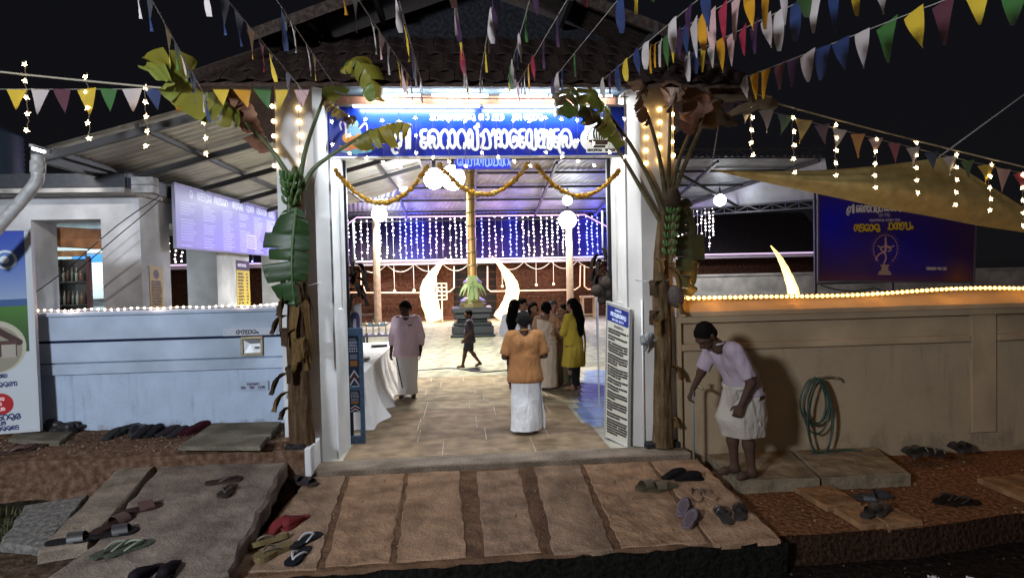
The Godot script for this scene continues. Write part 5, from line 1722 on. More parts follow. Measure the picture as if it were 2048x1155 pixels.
	panel("notice_board", "narrow printed board standing edge-on behind the right gate post", "notice board", [Vector3(1.90, 0.25, -8.35), Vector3(1.80, 0.25, -7.95), Vector3(1.82, 1.85, -8.0), Vector3(1.89, 1.9, -8.4)], img, 0.02)
	# posters on the pavilion columns
	img = canvas(128, 256, Color(0.72, 0.60, 0.20))
	img.fill_rect(Rect2i(0, 0, 128, 120), Color(0.70, 0.62, 0.40))
	dab(img, 64, 48, 28, Color(0.28, 0.24, 0.2))
	for k in 9:
		small_line(img, 14, 100 + k * 17, 100, 11, 2.0, Color(0.25, 0.18, 0.08))
	panel("poster", "faded yellow poster with a round emblem on the near pavilion column", "poster", [Vector3(-5.065, 1.66, -10.22), Vector3(-5.065, 1.64, -10.65), Vector3(-5.065, 2.34, -10.65), Vector3(-5.065, 2.36, -10.22)], img, 0.004, 0.6)
	img = canvas(128, 320, Color(0.75, 0.66, 0.16))
	img.fill_rect(Rect2i(0, 0, 128, 60), Color(0.16, 0.10, 0.22))
	small_line(img, 16, 36, 96, 15, 2.2, Color(0.8, 0.8, 0.85))
	for k in 12:
		small_line(img, 14, 86 + k * 20, 56, 9, 1.8, Color(0.2, 0.14, 0.06))
		small_line(img, 92, 86 + k * 20, 24, 9, 1.8, Color(0.2, 0.14, 0.06))
	panel("poster", "yellow price list with a dark heading on the second pavilion column", "poster", [Vector3(-5.065, 1.35, -14.0), Vector3(-5.065, 1.33, -14.84), Vector3(-5.065, 2.52, -14.84), Vector3(-5.065, 2.54, -14.0)], img, 0.004, 0.6)

# a banana leaf blade along a midrib, torn into lobes that hang at their own angle
func leaf_blade(mid: Array, width: float, droop: float, tear: float, fresh: Color, dry: Color, dryness: float, up := Vector3.UP, blunt := 0.0, lop := 1.0) -> Build:
	var b := Build.new()
	var c := curve(mid, 7)
	var n := c.size() - 1
	for s in [-1.0, 1.0]:
		var i := 0
		while i < n:
			var len := 2 + rng.randi() % 6
			if tear > 0.8:
				len = 1 + rng.randi() % 3
			var j := mini(n, i + len)
			var d := droop + 0.22 * sin(i * 0.55 + s * 1.3) + rnd(-0.18, 0.18) * tear
			var cut := rnd(0.80, 1.0) if rng.randf() < tear else 1.0
			var col := fresh.lerp(dry, clampf(dryness + rnd(-0.35, 0.35) * (0.4 + tear), 0, 1))
			var shade := rnd(0.8, 1.15)
			col = Color(col.r * shade, col.g * shade, col.b * shade)
			var sweep := rnd(0.0, 0.25)
			var pinch := 0.10 * tear
			b.color(col)
			var i0 := i
			var j0 := j
			b.sheet(maxi(1, j - i), 5, func(u: float, v: float) -> Vector3:
				var f := lerpf(i0, j0, u)
				var k := clampi(int(f), 0, n - 1)
				var p: Vector3 = c[k].lerp(c[k + 1], f - k)
				var t: Vector3 = (c[k + 1] - c[k]).normalized()
				var side: Vector3 = t.cross(up).normalized() * s
				var nrm: Vector3 = side.cross(t).normalized() * s
				if nrm.dot(up) < 0:
					nrm = -nrm
				var q := f / n
				var w := width * (lop if s < 0 else 2.0 - lop) * pow(sin(PI * clampf(lerpf(0.08, 1.0 - 0.06 * (1.0 - blunt), q), 0, 1)), 0.55) * cut
				var bend := d * (0.35 + 0.65 * v)
				var grow := (u - 0.5) * -pinch * v * (j0 - i0) * 0.12
				return p + side * w * v * cos(bend) - nrm * w * v * sin(bend) + t * (sweep * w * v + grow) + nrm * 0.012 * sin(f * 2.6 + v * 2.0))
			i = j
	return b

func petiole(pts: Array, r0: float, r1: float) -> Build:
	var b := Build.new()
	var c := curve(pts, 6)
	var r := []
	for i in c.size():
		r.append(lerpf(r0, r1, float(i) / (c.size() - 1)))
	b.tube(c, r, 8)
	return b

func trunk_mesh(pts: Array, radii: Array, seg := 16) -> Build:
	var b := Build.new()
	var nz := FastNoiseLite.new()
	nz.seed = 77
	nz.frequency = 1.6
	b.smooth()
	var rows := 34
	b.sheet(seg * 2, rows, func(u: float, v: float) -> Vector3:
		var f: float = v * (pts.size() - 1)
		var k := mini(int(f), pts.size() - 2)
		var p: Vector3 = pts[k].lerp(pts[k + 1], f - k)
		var r: float = lerpf(radii[k], radii[k + 1], f - k)
		var a := u * TAU
		r *= 1.0 + 0.16 * nz.get_noise_3d(cos(a) * 1.5, p.y * 0.5, sin(a) * 1.5) + 0.05 * sin(a * 7.0 + p.y * 2.0) + 0.07 * nz.get_noise_3d(cos(a) * 6.0, p.y * 0.9, sin(a) * 6.0)
		return p + Vector3(cos(a) * r, 0, -sin(a) * r), true)
	return b

func dry_flap(p: Vector3, dir: Vector3, len: float, wide: float) -> Build:
	var b := Build.new()
	var tw := rnd(-0.6, 0.6)
	var side := dir.cross(Vector3.UP).normalized()
	b.sheet(6, 4, func(u: float, v: float) -> Vector3:
		var w := wide * (1.0 - 0.55 * u) * (1.0 + 0.25 * sin(u * 9.0 + v * 4.0))
		return p + dir * len * u * (1.0 - 0.3 * u) + Vector3(0, -len * 0.9 * u * u, 0) + (side * cos(tw * u) + Vector3.UP * sin(tw * u)) * w * (v - 0.5) + dir * 0.03 * sin(v * 7.0 + u * 4.0))
	return b

func banana_hand(at: Vector3, axis: Vector3, r: float, count: int, size: float) -> Build:
	var b := Build.new()
	var x := axis.cross(Vector3.RIGHT).normalized()
	var y := axis.cross(x).normalized()
	for i in count:
		var a := TAU * i / count + rnd(-0.12, 0.12)
		var o := x * cos(a) + y * sin(a)
		var pts := []
		for k in 5:
			var t := k / 4.0
			pts.append(at + o * (r * 0.35 + size * 0.75 * sin(t * 1.35)) + axis * size * (-0.15 + 0.95 * t * t) + Vector3(0, rnd(-0.004, 0.004), 0))
		var rr := size * 0.16
		b.color(Color(0.05, 0.12, 0.03).lerp(Color(0.09, 0.17, 0.045), rng.randf()))
		b.tube(pts, [rr * 0.5, rr, rr * 1.05, rr * 0.9, rr * 0.3], 6)
	return b

func plants() -> void:
	var leafm := vcol("banana_leaf", 0.45, 0.5)
	var dry := vcol("dry_leaf", 0.8, 0.25)
	var green := Color(0.10, 0.16, 0.03)
	var yellow := Color(0.36, 0.26, 0.03)
	var brown := Color(0.13, 0.065, 0.035)
	# --- left trunk ---
	var t := thing("banana_plant", "banana stem tied before the left gate pillar with one big hanging green leaf", "banana plant", Vector3(-1.80, 0.30, -6.72))
	var o := Vector3(1.80, -0.30, 6.72)
	put("trunk", trunk_mesh([Vector3(0, -0.05, 0), Vector3(0.0, 0.5, 0), Vector3(-0.01, 1.1, 0), Vector3(0.02, 1.7, 0.0), Vector3(0.03, 2.2, 0), Vector3(0.05, 2.8, 0)], [0.13, 0.115, 0.115, 0.105, 0.085, 0.05]), mat("stem_brown", Color(0.19, 0.125, 0.08), 0.85, "dirt", 1.2, 1.5), t)
	for q in [[[Vector3(-1.783, 3.056, -6.72), Vector3(-1.876, 3.27, -6.7), Vector3(-2.036, 3.529, -6.65), Vector3(-2.308, 3.834, -6.5)], 0.036], [[Vector3(-1.74, 3.053, -6.7), Vector3(-1.69, 3.319, -6.68), Vector3(-1.588, 3.596, -6.6), Vector3(-1.376, 3.962, -6.4)], 0.034], [[Vector3(-1.703, 3.053, -6.7), Vector3(-1.574, 3.259, -6.65), Vector3(-1.348, 3.419, -6.6), Vector3(-0.904, 3.661, -6.5)], 0.030]]:
		var pts := []
		for p in q[0]:
			pts.append(p + o)
		put("stalk", petiole(pts, q[1], 0.016), mat("stalk_green", Color(0.115, 0.155, 0.06), 0.5, "stain", 2.0), t)
	var leaves := [
		[[Vector3(-2.258, 3.798, -6.5), Vector3(-2.427, 3.88, -6.3), Vector3(-2.577, 4.016, -6.1), Vector3(-2.712, 4.14, -5.95), Vector3(-2.841, 4.041, -5.85)], 0.27, 0.30, 0.22, green * 1.3, yellow, 0.45, leafm, Vector3(0.2, 0.45, 1)],
		[[Vector3(-1.378, 3.91, -6.4), Vector3(-1.267, 4.043, -6.28), Vector3(-1.123, 4.161, -6.12), Vector3(-0.967, 4.191, -5.95), Vector3(-0.815, 3.978, -5.85), Vector3(-0.767, 3.765, -5.8)], 0.20, 0.75, 0.7, green * 0.8, yellow, 0.35, leafm, Vector3(0.1, 0.3, 1)],
		[[Vector3(-1.151, 3.53, -6.55), Vector3(-0.957, 3.629, -6.5), Vector3(-0.767, 3.69, -6.45), Vector3(-0.605, 3.714, -6.4), Vector3(-0.49, 3.673, -6.38)], 0.25, 1.0, 0.7, green, yellow * 1.2, 0.8, leafm, Vector3(0, 0.8, 0.6)]]
	for q in leaves:
		var pts := []
		for p in q[0]:
			pts.append(p + o)
		put("leaf", leaf_blade(pts, q[1], q[2], q[3], q[4], q[5], q[6], q[8].normalized()), q[7], t)
	# dead brown leaf folded at the left
	var dead := []
	for p in [Vector3(-2.001, 3.486, -6.7), Vector3(-2.117, 3.749, -6.68), Vector3(-2.186, 3.966, -6.6), Vector3(-2.3, 4.066, -6.5), Vector3(-2.512, 4.01, -6.4)]:
		dead.append(p + o)
	put("dead_leaf", leaf_blade(dead, 0.27, 1.0, 0.45, brown * 1.3, Color(0.22, 0.09, 0.05), 0.6), dry, t)
	dead = []
	for p in [Vector3(-1.365, 3.987, -6.4), Vector3(-1.296, 3.896, -6.35), Vector3(-1.149, 3.781, -6.3), Vector3(-1.043, 3.667, -6.25)]:
		dead.append(p + o)
	put("dead_leaf", leaf_blade(dead, 0.13, 0.9, 0.9, yellow * 0.8, brown, 0.5), dry, t)
	# the big green leaf hanging in front
	var big := []
	for p in [Vector3(-1.736, 2.848, -6.56), Vector3(-1.754, 2.661, -6.53), Vector3(-1.781, 2.37, -6.52), Vector3(-1.795, 2.08, -6.54), Vector3(-1.789, 1.8, -6.6)]:
		big.append(p + o)
	put("hanging_leaf", leaf_blade(big, 0.25, 0.25, 0.30, Color(0.022, 0.055, 0.016), Color(0.03, 0.07, 0.02), 0.3, Vector3(0.08, 0.1, 1), 1.0, 0.70), leafm, t)
	put("leaf_rib", petiole([big[0], big[1], big[2], big[3], big[4]], 0.022, 0.008), mat("rib_green", Color(0.07, 0.13, 0.045), 0.5), t.get_node("hanging_leaf"))
	for i in 4:
		put("banana_hand", banana_hand(Vector3(0.0, 2.86 - i * 0.085, 0.10), Vector3(0.05, 1, 0.15).normalized(), 0.08, 11 - i, 0.115 - 0.006 * i), vcol("banana_green", 0.45), t)
	put("bunch_stalk", petiole([Vector3(0.03, 3.0, 0.02), Vector3(0.0, 2.8, 0.10), Vector3(-0.02, 2.45, 0.12)], 0.03, 0.03), mat("stalk_green", Color.WHITE), t)
	for q in [[1.25, -0.4, 0.22, 0.16], [1.15, 0.3, 0.3, 0.13], [1.55, -0.7, 0.2, 0.12], [1.0, 0.6, 0.25, 0.12], [0.85, -0.2, 0.22, 0.13], [1.75, 0.4, 0.28, 0.10], [0.55, -1.2, 0.25, 0.09], [0.38, -1.3, 0.16, 0.06], [1.38, -1.4, 0.24, 0.13], [0.75, -1.4, 0.28, 0.10]]:
		var dir := Vector3(sin(q[1]), 0.15, cos(q[1]))
		put("dry_sheath", dry_flap(Vector3(0, q[0], 0) + dir * 0.10, dir, q[2], q[3]), mat("sheath_%d" % (rng.randi() % 2), [Color(0.28, 0.17, 0.07), Color(0.12, 0.075, 0.045)][rng.randi() % 2], 0.75, "rough", 3.0), t)
	for k in 7:
		var a := k * 0.9
		var dir := Vector3(sin(a), 0, cos(a))
		put("dry_sheath", dry_flap(Vector3(0, 1.5 + 0.07 * k, 0) + dir * 0.11, (dir * 0.25 + Vector3(0, -0.5, 0)), 0.55, 0.10), mat("sheath_0", Color(0.28, 0.17, 0.07)), t)
	for key in ["stem_brown", "sheath_0", "sheath_1"]:
		if mats.has(key):
			mats[key].uv1_scale = Vector3(1.8, 0.22, 1.8)
			mats[key].uv2_scale = Vector3(9.0, 0.9, 9.0)
	# --- right trunk ---
	t = thing("banana_plant", "banana stem tied before the right gate pillar with many long bare leaf stalks", "banana plant", Vector3(2.33, 0.07, -6.88))
	o = Vector3(-2.33, -0.07, 6.88)
	put("trunk", trunk_mesh([Vector3(0.0, -0.05, 0), Vector3(0.0, 0.6, 0), Vector3(0.02, 1.2, 0), Vector3(0.0, 1.7, 0.0), Vector3(0.0, 2.2, 0), Vector3(0.06, 2.8, 0)], [0.115, 0.10, 0.098, 0.10, 0.078, 0.055]), mat("stem_tan", Color(0.22, 0.15, 0.085), 0.85, "dirt", 1.2, 1.5), t)
	for q in [[[Vector3(2.35, 2.624, -6.85), Vector3(2.147, 2.976, -6.85), Vector3(1.846, 3.459, -6.8), Vector3(1.516, 3.807, -6.6)], 0.030], [[Vector3(2.37, 2.741, -6.85), Vector3(2.238, 3.091, -6.85), Vector3(1.976, 3.544, -6.8), Vector3(1.603, 3.933, -6.6)], 0.034], [[Vector3(2.397, 2.915, -6.85), Vector3(2.343, 3.322, -6.85), Vector3(2.249, 3.658, -6.8), Vector3(2.085, 3.917, -6.6)], 0.033], [[Vector3(2.421, 2.914, -6.85), Vector3(2.439, 3.321, -6.85), Vector3(2.439, 3.715, -6.8), Vector3(2.379, 4.001, -6.6)], 0.028], [[Vector3(2.448, 2.915, -6.86), Vector3(2.547, 3.32, -6.85), Vector3(2.664, 3.657, -6.8), Vector3(2.758, 3.86, -6.7)], 0.028], [[Vector3(2.475, 2.943, -6.85), Vector3(2.635, 3.345, -6.83), Vector3(2.797, 3.714, -6.8), Vector3(2.907, 4.003, -6.7)], 0.032]]:
		var pts := []
		for p in q[0]:
			pts.append(p + o)
		put("stalk", petiole(pts, q[1], 0.017), mat("stalk_olive", Color(0.17, 0.135, 0.075), 0.55, "stain", 2.0), t)
	leaves = [
		[[Vector3(1.527, 3.79, -6.6), Vector3(1.337, 3.915, -6.4), Vector3(1.218, 3.987, -6.2), Vector3(1.102, 3.901, -6), Vector3(1.015, 3.65, -5.9)], 0.26, 0.7, 0.8, green * 0.8, brown, 0.4, leafm, Vector3(-0.2, 0.4, 1)],
		[[Vector3(1.883, 3.527, -6.72), Vector3(1.696, 3.779, -6.6), Vector3(1.566, 3.903, -6.45), Vector3(1.429, 3.977, -6.2), Vector3(1.304, 3.802, -6)], 0.26, 0.4, 0.35, green * 1.15, yellow, 0.25, leafm, Vector3(0.3, 0.6, 0.9)],
		[[Vector3(1.643, 3.712, -6.55), Vector3(1.509, 3.795, -6.45), Vector3(1.384, 3.834, -6.3), Vector3(1.292, 3.703, -6.2)], 0.18, 0.8, 0.5, brown, green * 0.5, 0.25, dry, Vector3(0, 0.4, 1)],
		[[Vector3(2.172, 3.776, -6.7), Vector3(2.043, 3.917, -6.5), Vector3(1.913, 4.004, -6.25), Vector3(1.859, 4.029, -6), Vector3(1.835, 3.843, -5.8)], 0.17, 0.7, 0.3, brown, brown * 0.6, 0.4, dry, Vector3(0.2, 0.4, 1)],
		[[Vector3(2.377, 3.918, -6.6), Vector3(2.318, 4.036, -6.35), Vector3(2.249, 4.063, -6.1), Vector3(2.207, 3.933, -5.85)], 0.22, 0.5, 0.3, brown * 1.2, brown * 0.7, 0.4, dry, Vector3(0.3, 0.4, 1)],
		[[Vector3(2.777, 3.731, -6.75), Vector3(2.893, 3.974, -6.6), Vector3(2.988, 4.026, -6.4), Vector3(3.049, 3.94, -6.2), Vector3(3.12, 3.753, -6)], 0.42, 0.25, 0.08, Color(0.11, 0.085, 0.045), brown, 0.3, dry, Vector3(0.2, 0.5, 1)],
		[[Vector3(2.668, 3.652, -6.78), Vector3(2.67, 3.834, -6.6), Vector3(2.637, 3.944, -6.4), Vector3(2.6, 3.95, -6.15)], 0.20, 0.5, 0.25, Color(0.17, 0.075, 0.05), brown, 0.4, dry, Vector3(0, 0.4, 1)]]
	for q in leaves:
		var pts := []
		for p in q[0]:
			pts.append(p + o)
		put("leaf" if q[7] == leafm else "dead_leaf", leaf_blade(pts, q[1], q[2], q[3], q[4], q[5], q[6], q[8].normalized()), q[7], t)
	big = []
	for p in [Vector3(2.614, 2.925, -6.95), Vector3(2.708, 2.689, -6.98), Vector3(2.76, 2.361, -7), Vector3(2.743, 2.032, -7), Vector3(2.677, 1.793, -7)]:
		big.append(p + o)
	put("hanging_leaf", leaf_blade(big, 0.20, 0.25, 0.12, Color(0.04, 0.055, 0.025), Color(0.06, 0.06, 0.03), 0.3, Vector3(0.3, 0.1, 1), 0.5), leafm, t)
	for i in 6:
		put("banana_hand", banana_hand(Vector3(0.13 - 0.012 * i, 2.70 - i * 0.095, 0.10), Vector3(0.0, 1, 0.12).normalized(), 0.075, 11, 0.075), vcol("banana_green", 0.45), t)
	put("bunch_stalk", petiole([Vector3(0.08, 2.95, 0.0), Vector3(0.15, 2.85, 0.07), Vector3(0.13, 2.5, 0.1), Vector3(0.08, 2.1, 0.12)], 0.04, 0.02), mat("stalk_olive", Color.WHITE), t)
	var b := Build.new()
	b.ball(Vector3(0.13, 2.86, 0.09), 0.10, 8, 10, Vector3(0.9, 1.3, 0.9))
	put("bract", b, mat("bract_brown", Color(0.11, 0.075, 0.05), 0.6, "rough", 2.0), t)
	b = Build.new()
	b.ball(Vector3(0.15, 1.72, 0.08), 0.11, 8, 10, Vector3(0.9, 1.25, 0.9), Basis(Vector3(0, 0, 1), 0.2))
	put("blossom", b, mat("blossom_grey", Color(0.22, 0.17, 0.15), 0.6, "rough", 2.0), t)
	for q in [[2.15, -0.3, 0.2, 0.13], [2.05, 0.5, 0.3, 0.14], [1.9, -0.8, 0.22, 0.12], [1.55, -0.9, 0.2, 0.10], [1.45, -0.5, 0.22, 0.1], [0.9, 0.9, 0.2, 0.10], [0.3, 0.7, 0.14, 0.07], [1.7, 0.9, 0.25, 0.12]]:
		var dir := Vector3(sin(q[1]), 0.15, cos(q[1]))
		put("dry_sheath", dry_flap(Vector3(0, q[0], 0) + dir * 0.09, dir, q[2], q[3]), mat("sheath_%d" % (rng.randi() % 2), Color(0.2, 0.14, 0.07)), t)
	mats["stem_tan"].uv1_scale = Vector3(1.8, 0.22, 1.8)
	mats["stem_tan"].uv2_scale = Vector3(9.0, 0.9, 9.0)
	# bunches hung inside the gate posts
	for s in [0, 1]:
		var at: Vector3 = [Vector3(-1.36, 2.05, -7.78), Vector3(1.86, 2.15, -7.78)][s]
		t = thing("palm_bunch", ["dark dried bunch hanging at the left gate post", "dark dried bunch with round nuts hanging at the right gate post"][s], "dried bunch", at)
		for k in 14:
			var a := k * 2.4
			var dir := Vector3(sin(a), 0.2, cos(a) * 0.6).normalized()
			put("dry_leaf", dry_flap(Vector3(0, 0.25 - k * 0.035, 0), dir, 0.24, 0.09), mat("bunch_dark", Color(0.035, 0.028, 0.022), 0.8, "rough", 2.0), t)
		if s:
			for k in 5:
				b = Build.new()
				b.ball(Vector3([0.02, -0.10, 0.05, -0.03, 0.08][k], [-0.2, -0.3, -0.34, -0.42, -0.1][k], 0.05), [0.10, 0.085, 0.08, 0.07, 0.07][k], 7, 9)
				put("nut", b, mat("nut_brown", Color(0.10, 0.075, 0.06), 0.6, "rough", 2.0), t)
		b = Build.new()
		b.tube([Vector3(0, 0.2, 0), Vector3(0, 0.75, 0)], 0.012, 6)
		put("cord", b, mat("cord_dark", Color.WHITE), t)
	# grass at the drain on the left
	b = Build.new()
	b.flat()
	for i in 1500:
		var x := rnd(-5.2, -3.5)
		var z := rnd(-6.3, -5.2)
		var edge := x > -4.2 or z < -5.9
		if not edge and rng.randf() < 0.75:
			continue
		if x > -3.95 and z > -6.0:
			x -= 0.5
		var h := rnd(0.03, 0.10)
		var a := rnd(0, TAU)
		var d := Vector3(cos(a), 0, sin(a)) * 0.006
		var lean := Vector3(rnd(-0.04, 0.04), h, rnd(-0.04, 0.04))
		var p := Vector3(x, -0.16, z)
		b.color(Color(0.045, 0.06, 0.02).lerp(Color(0.10, 0.10, 0.04), rng.randf()))
		b.tri(p - d, p + d, p + lean)
	var gr := put("grass", b, vcol("grass", 0.8, 0.3))
	gr.set_meta("kind", "stuff")
	tag(gr, "sparse short grass along the drain on the left", "grass")

# ---- bodies: tapered bones joined by a smooth minimum, meshed as surface nets ----
# a bone: [from, to, radius, radius, flat end (0 or 1)]
func nets(b: Build, bones: Array, cell: float, k := 0.03, cut_points := [], cut_normals := []) -> void:
	var lo := Vector3.ONE * 1e6
	var hi := -lo
	for q in bones:
		var r: float = maxf(q[2], q[3])
		lo = lo.min(q[0] - Vector3.ONE * r).min(q[1] - Vector3.ONE * r)
		hi = hi.max(q[0] + Vector3.ONE * r).max(q[1] + Vector3.ONE * r)
	lo -= Vector3.ONE * (cell * 2.5)
	hi += Vector3.ONE * (cell * 2.5)
	var nx := int((hi.x - lo.x) / cell) + 2
	var ny := int((hi.y - lo.y) / cell) + 2
	var nz := int((hi.z - lo.z) / cell) + 2
	var f := PackedFloat32Array()
	f.resize(nx * ny * nz)
	f.fill(9.0)
	var sx := 1
	var sy := nx
	var sz := nx * ny
	for q in bones:
		var a: Vector3 = q[0]
		var c: Vector3 = q[1]
		var ra: float = q[2]
		var rb: float = q[3]
		var d := c - a
		var l2 := maxf(d.length_squared(), 1e-9)
		var dn := d.normalized()
		var m := maxf(ra, rb) + k + cell
		var p0 := (a.min(c) - Vector3.ONE * m - lo) / cell
		var p1 := (a.max(c) + Vector3.ONE * m - lo) / cell
		var x0 := maxi(0, int(p0.x))
		var x1 := mini(nx - 1, int(p1.x) + 1)
		var y0 := maxi(0, int(p0.y))
		var y1 := mini(ny - 1, int(p1.y) + 1)
		var z0 := maxi(0, int(p0.z))
		var z1 := mini(nz - 1, int(p1.z) + 1)
		var is_flat: bool = q.size() > 4 and q[4] > 0
		for z in range(z0, z1 + 1):
			for y in range(y0, y1 + 1):
				var i := z * sz + y * sy + x0
				var p := lo + Vector3(x0, y, z) * cell - a
				for x in range(x0, x1 + 1):
					var t := clampf(p.dot(d) / l2, 0.0, 1.0)
					var dist := (p - d * t).length() - (ra + (rb - ra) * t)
					if is_flat:
						dist = maxf(dist, (p - d).dot(dn))
					var old := f[i]
					var h := k - absf(old - dist)
					f[i] = minf(old, dist) - (h * h * 0.25 / k if h > 0.0 else 0.0)
					i += 1
					p.x += cell
	for j in cut_points.size():
		var cp: Vector3 = cut_points[j]
		var cn: Vector3 = cut_normals[j]
		for z in nz:
			for y in ny:
				var i := z * sz + y * sy
				var p := lo + Vector3(0, y, z) * cell - cp
				var v := p.dot(cn)
				for x in nx:
					if v > f[i] and f[i] < 1.0:
						f[i] = v
					i += 1
					v += cn.x * cell
	var corner := [0, sx, sy, sx + sy, sz, sx + sz, sy + sz, sx + sy + sz]
	var off := [Vector3(0, 0, 0), Vector3(1, 0, 0), Vector3(0, 1, 0), Vector3(1, 1, 0), Vector3(0, 0, 1), Vector3(1, 0, 1), Vector3(0, 1, 1), Vector3(1, 1, 1)]
	var edges := [[0, 1], [2, 3], [4, 5], [6, 7], [0, 2], [1, 3], [4, 6], [5, 7], [0, 4], [1, 5], [2, 6], [3, 7]]
	var at := {}
	for z in nz - 1:
		for y in ny - 1:
			var i := z * sz + y * sy
			for x in nx - 1:
				var v0 := f[i]
				if v0 < cell * 2.0 and v0 > -cell * 2.0:
					var neg := 0
					for cc in corner:
						if f[i + cc] < 0.0:
							neg += 1
					if neg > 0 and neg < 8:
						var s := Vector3.ZERO
						var n := 0
						for e in edges:
							var u: float = f[i + corner[e[0]]]
							var w: float = f[i + corner[e[1]]]
							if (u < 0.0) != (w < 0.0):
								s += off[e[0]].lerp(off[e[1]], u / (u - w))
								n += 1
						at[i] = lo + (Vector3(x, y, z) + s / n) * cell
				i += 1
	b.smooth()
	for i in at:
		var v: float = f[i]
		for ax in 3:
			var s: int = [sx, sy, sz][ax]
			var w: float = f[i + s]
			if (v < 0.0) == (w < 0.0):
				continue
			var s1: int = [sy, sz, sx][ax]
			var s2: int = [sz, sx, sy][ax]
			if at.has(i - s1) and at.has(i - s2) and at.has(i - s1 - s2):
				if v < 0.0:
					b.quad(at[i - s1 - s2], at[i - s2], at[i], at[i - s1])
				else:
					b.quad(at[i - s1 - s2], at[i - s1], at[i], at[i - s2])

# a cloth tube through elliptical rings: [height, x, z, half width, half depth]
func loft(rings: Array, folds: int, amp: float, phase := 0.0, seg := 40) -> Build:
	var b := Build.new()
	var n := rings.size() - 1
	b.sheet(seg, n * 6, func(u: float, v: float) -> Vector3:
		var f := v * n
		var k := mini(int(f), n - 1)
		var t := smoothstep(0.0, 1.0, f - k)
		var q := []
		for i in 5:
			q.append(lerpf(rings[k][i], rings[k + 1][i], t))
		var a := u * TAU
		var w := 1.0 + amp * v * (sin(a * folds + phase + v * 1.5) + 0.6 * sin(a * (folds * 2 + 1) - v * 2.0)) + 0.018 * sin(v * 17.0 + a * 2.0 + phase)
		return Vector3(q[1] + sin(a) * q[3] * w, q[0], q[2] - cos(a) * q[4] * w), true)
	return b

func hand_bones(w: Vector3, dir: Vector3, palm: Vector3, thumb_side: float, s: float, curl: float) -> Array:
	var side := dir.cross(palm).normalized() * thumb_side
	var out := []
	var kn := []
	for i in 4:
		var o := side * (0.030 - 0.020 * i) * s
		out.append([w + o * 0.6, w + dir * 0.085 * s + o, 0.013 * s, 0.012 * s])
		kn.append(w + dir * 0.088 * s + o)
	for i in 4:
		var len: float = [0.068, 0.076, 0.070, 0.054][i] * s
		var a := curl * (0.8 + 0.12 * i)
		var d1 := (dir * cos(a * 0.6) + palm * sin(a * 0.6)).normalized()
		var d2 := (dir * cos(a * 1.5) + palm * sin(a * 1.5)).normalized()
		var p: Vector3 = kn[i] + d1 * len * 0.55
		out.append([kn[i], p, 0.0095 * s, 0.0088 * s])
		out.append([p, p + d2 * len * 0.5, 0.0086 * s, 0.0074 * s])
	var b0 := w + dir * 0.02 * s + side * 0.026 * s
	var b1 := b0 + (dir * 0.6 + side * 0.7 + palm * 0.2).normalized() * 0.045 * s
	out.append([b0, b1, 0.013 * s, 0.011 * s])
	out.append([b1, b1 + (dir * 0.9 + side * 0.15 + palm * 0.3).normalized() * 0.035 * s, 0.0105 * s, 0.0085 * s])
	return out

func joints(over: Dictionary) -> Dictionary:
	var j := {"hl": Vector3(0.052, 0.52, 0), "hr": Vector3(-0.052, 0.52, 0), "kl": Vector3(0.055, 0.285, 0.012), "kr": Vector3(-0.055, 0.285, 0.012), "al": Vector3(0.052, 0.05, -0.008), "ar": Vector3(-0.052, 0.05, -0.008),
		"tl": Vector3(0.066, 0.016, 0.085), "tr": Vector3(-0.066, 0.016, 0.085), "belly": Vector3(0, 0.605, 0.006), "chest": Vector3(0, 0.735, 0.0), "sl": Vector3(0.108, 0.800, -0.004), "sr": Vector3(-0.108, 0.800, -0.004),
		"el": Vector3(0.142, 0.635, -0.02), "er": Vector3(-0.142, 0.635, -0.02), "wl": Vector3(0.146, 0.49, 0.02), "wr": Vector3(-0.146, 0.49, 0.02), "neck": Vector3(0, 0.835, 0.0), "head": Vector3(0, 0.925, 0.014), "turn": 0.0, "nod": 0.0, "tilt": 0.0}
	j.merge(over, true)
	return j

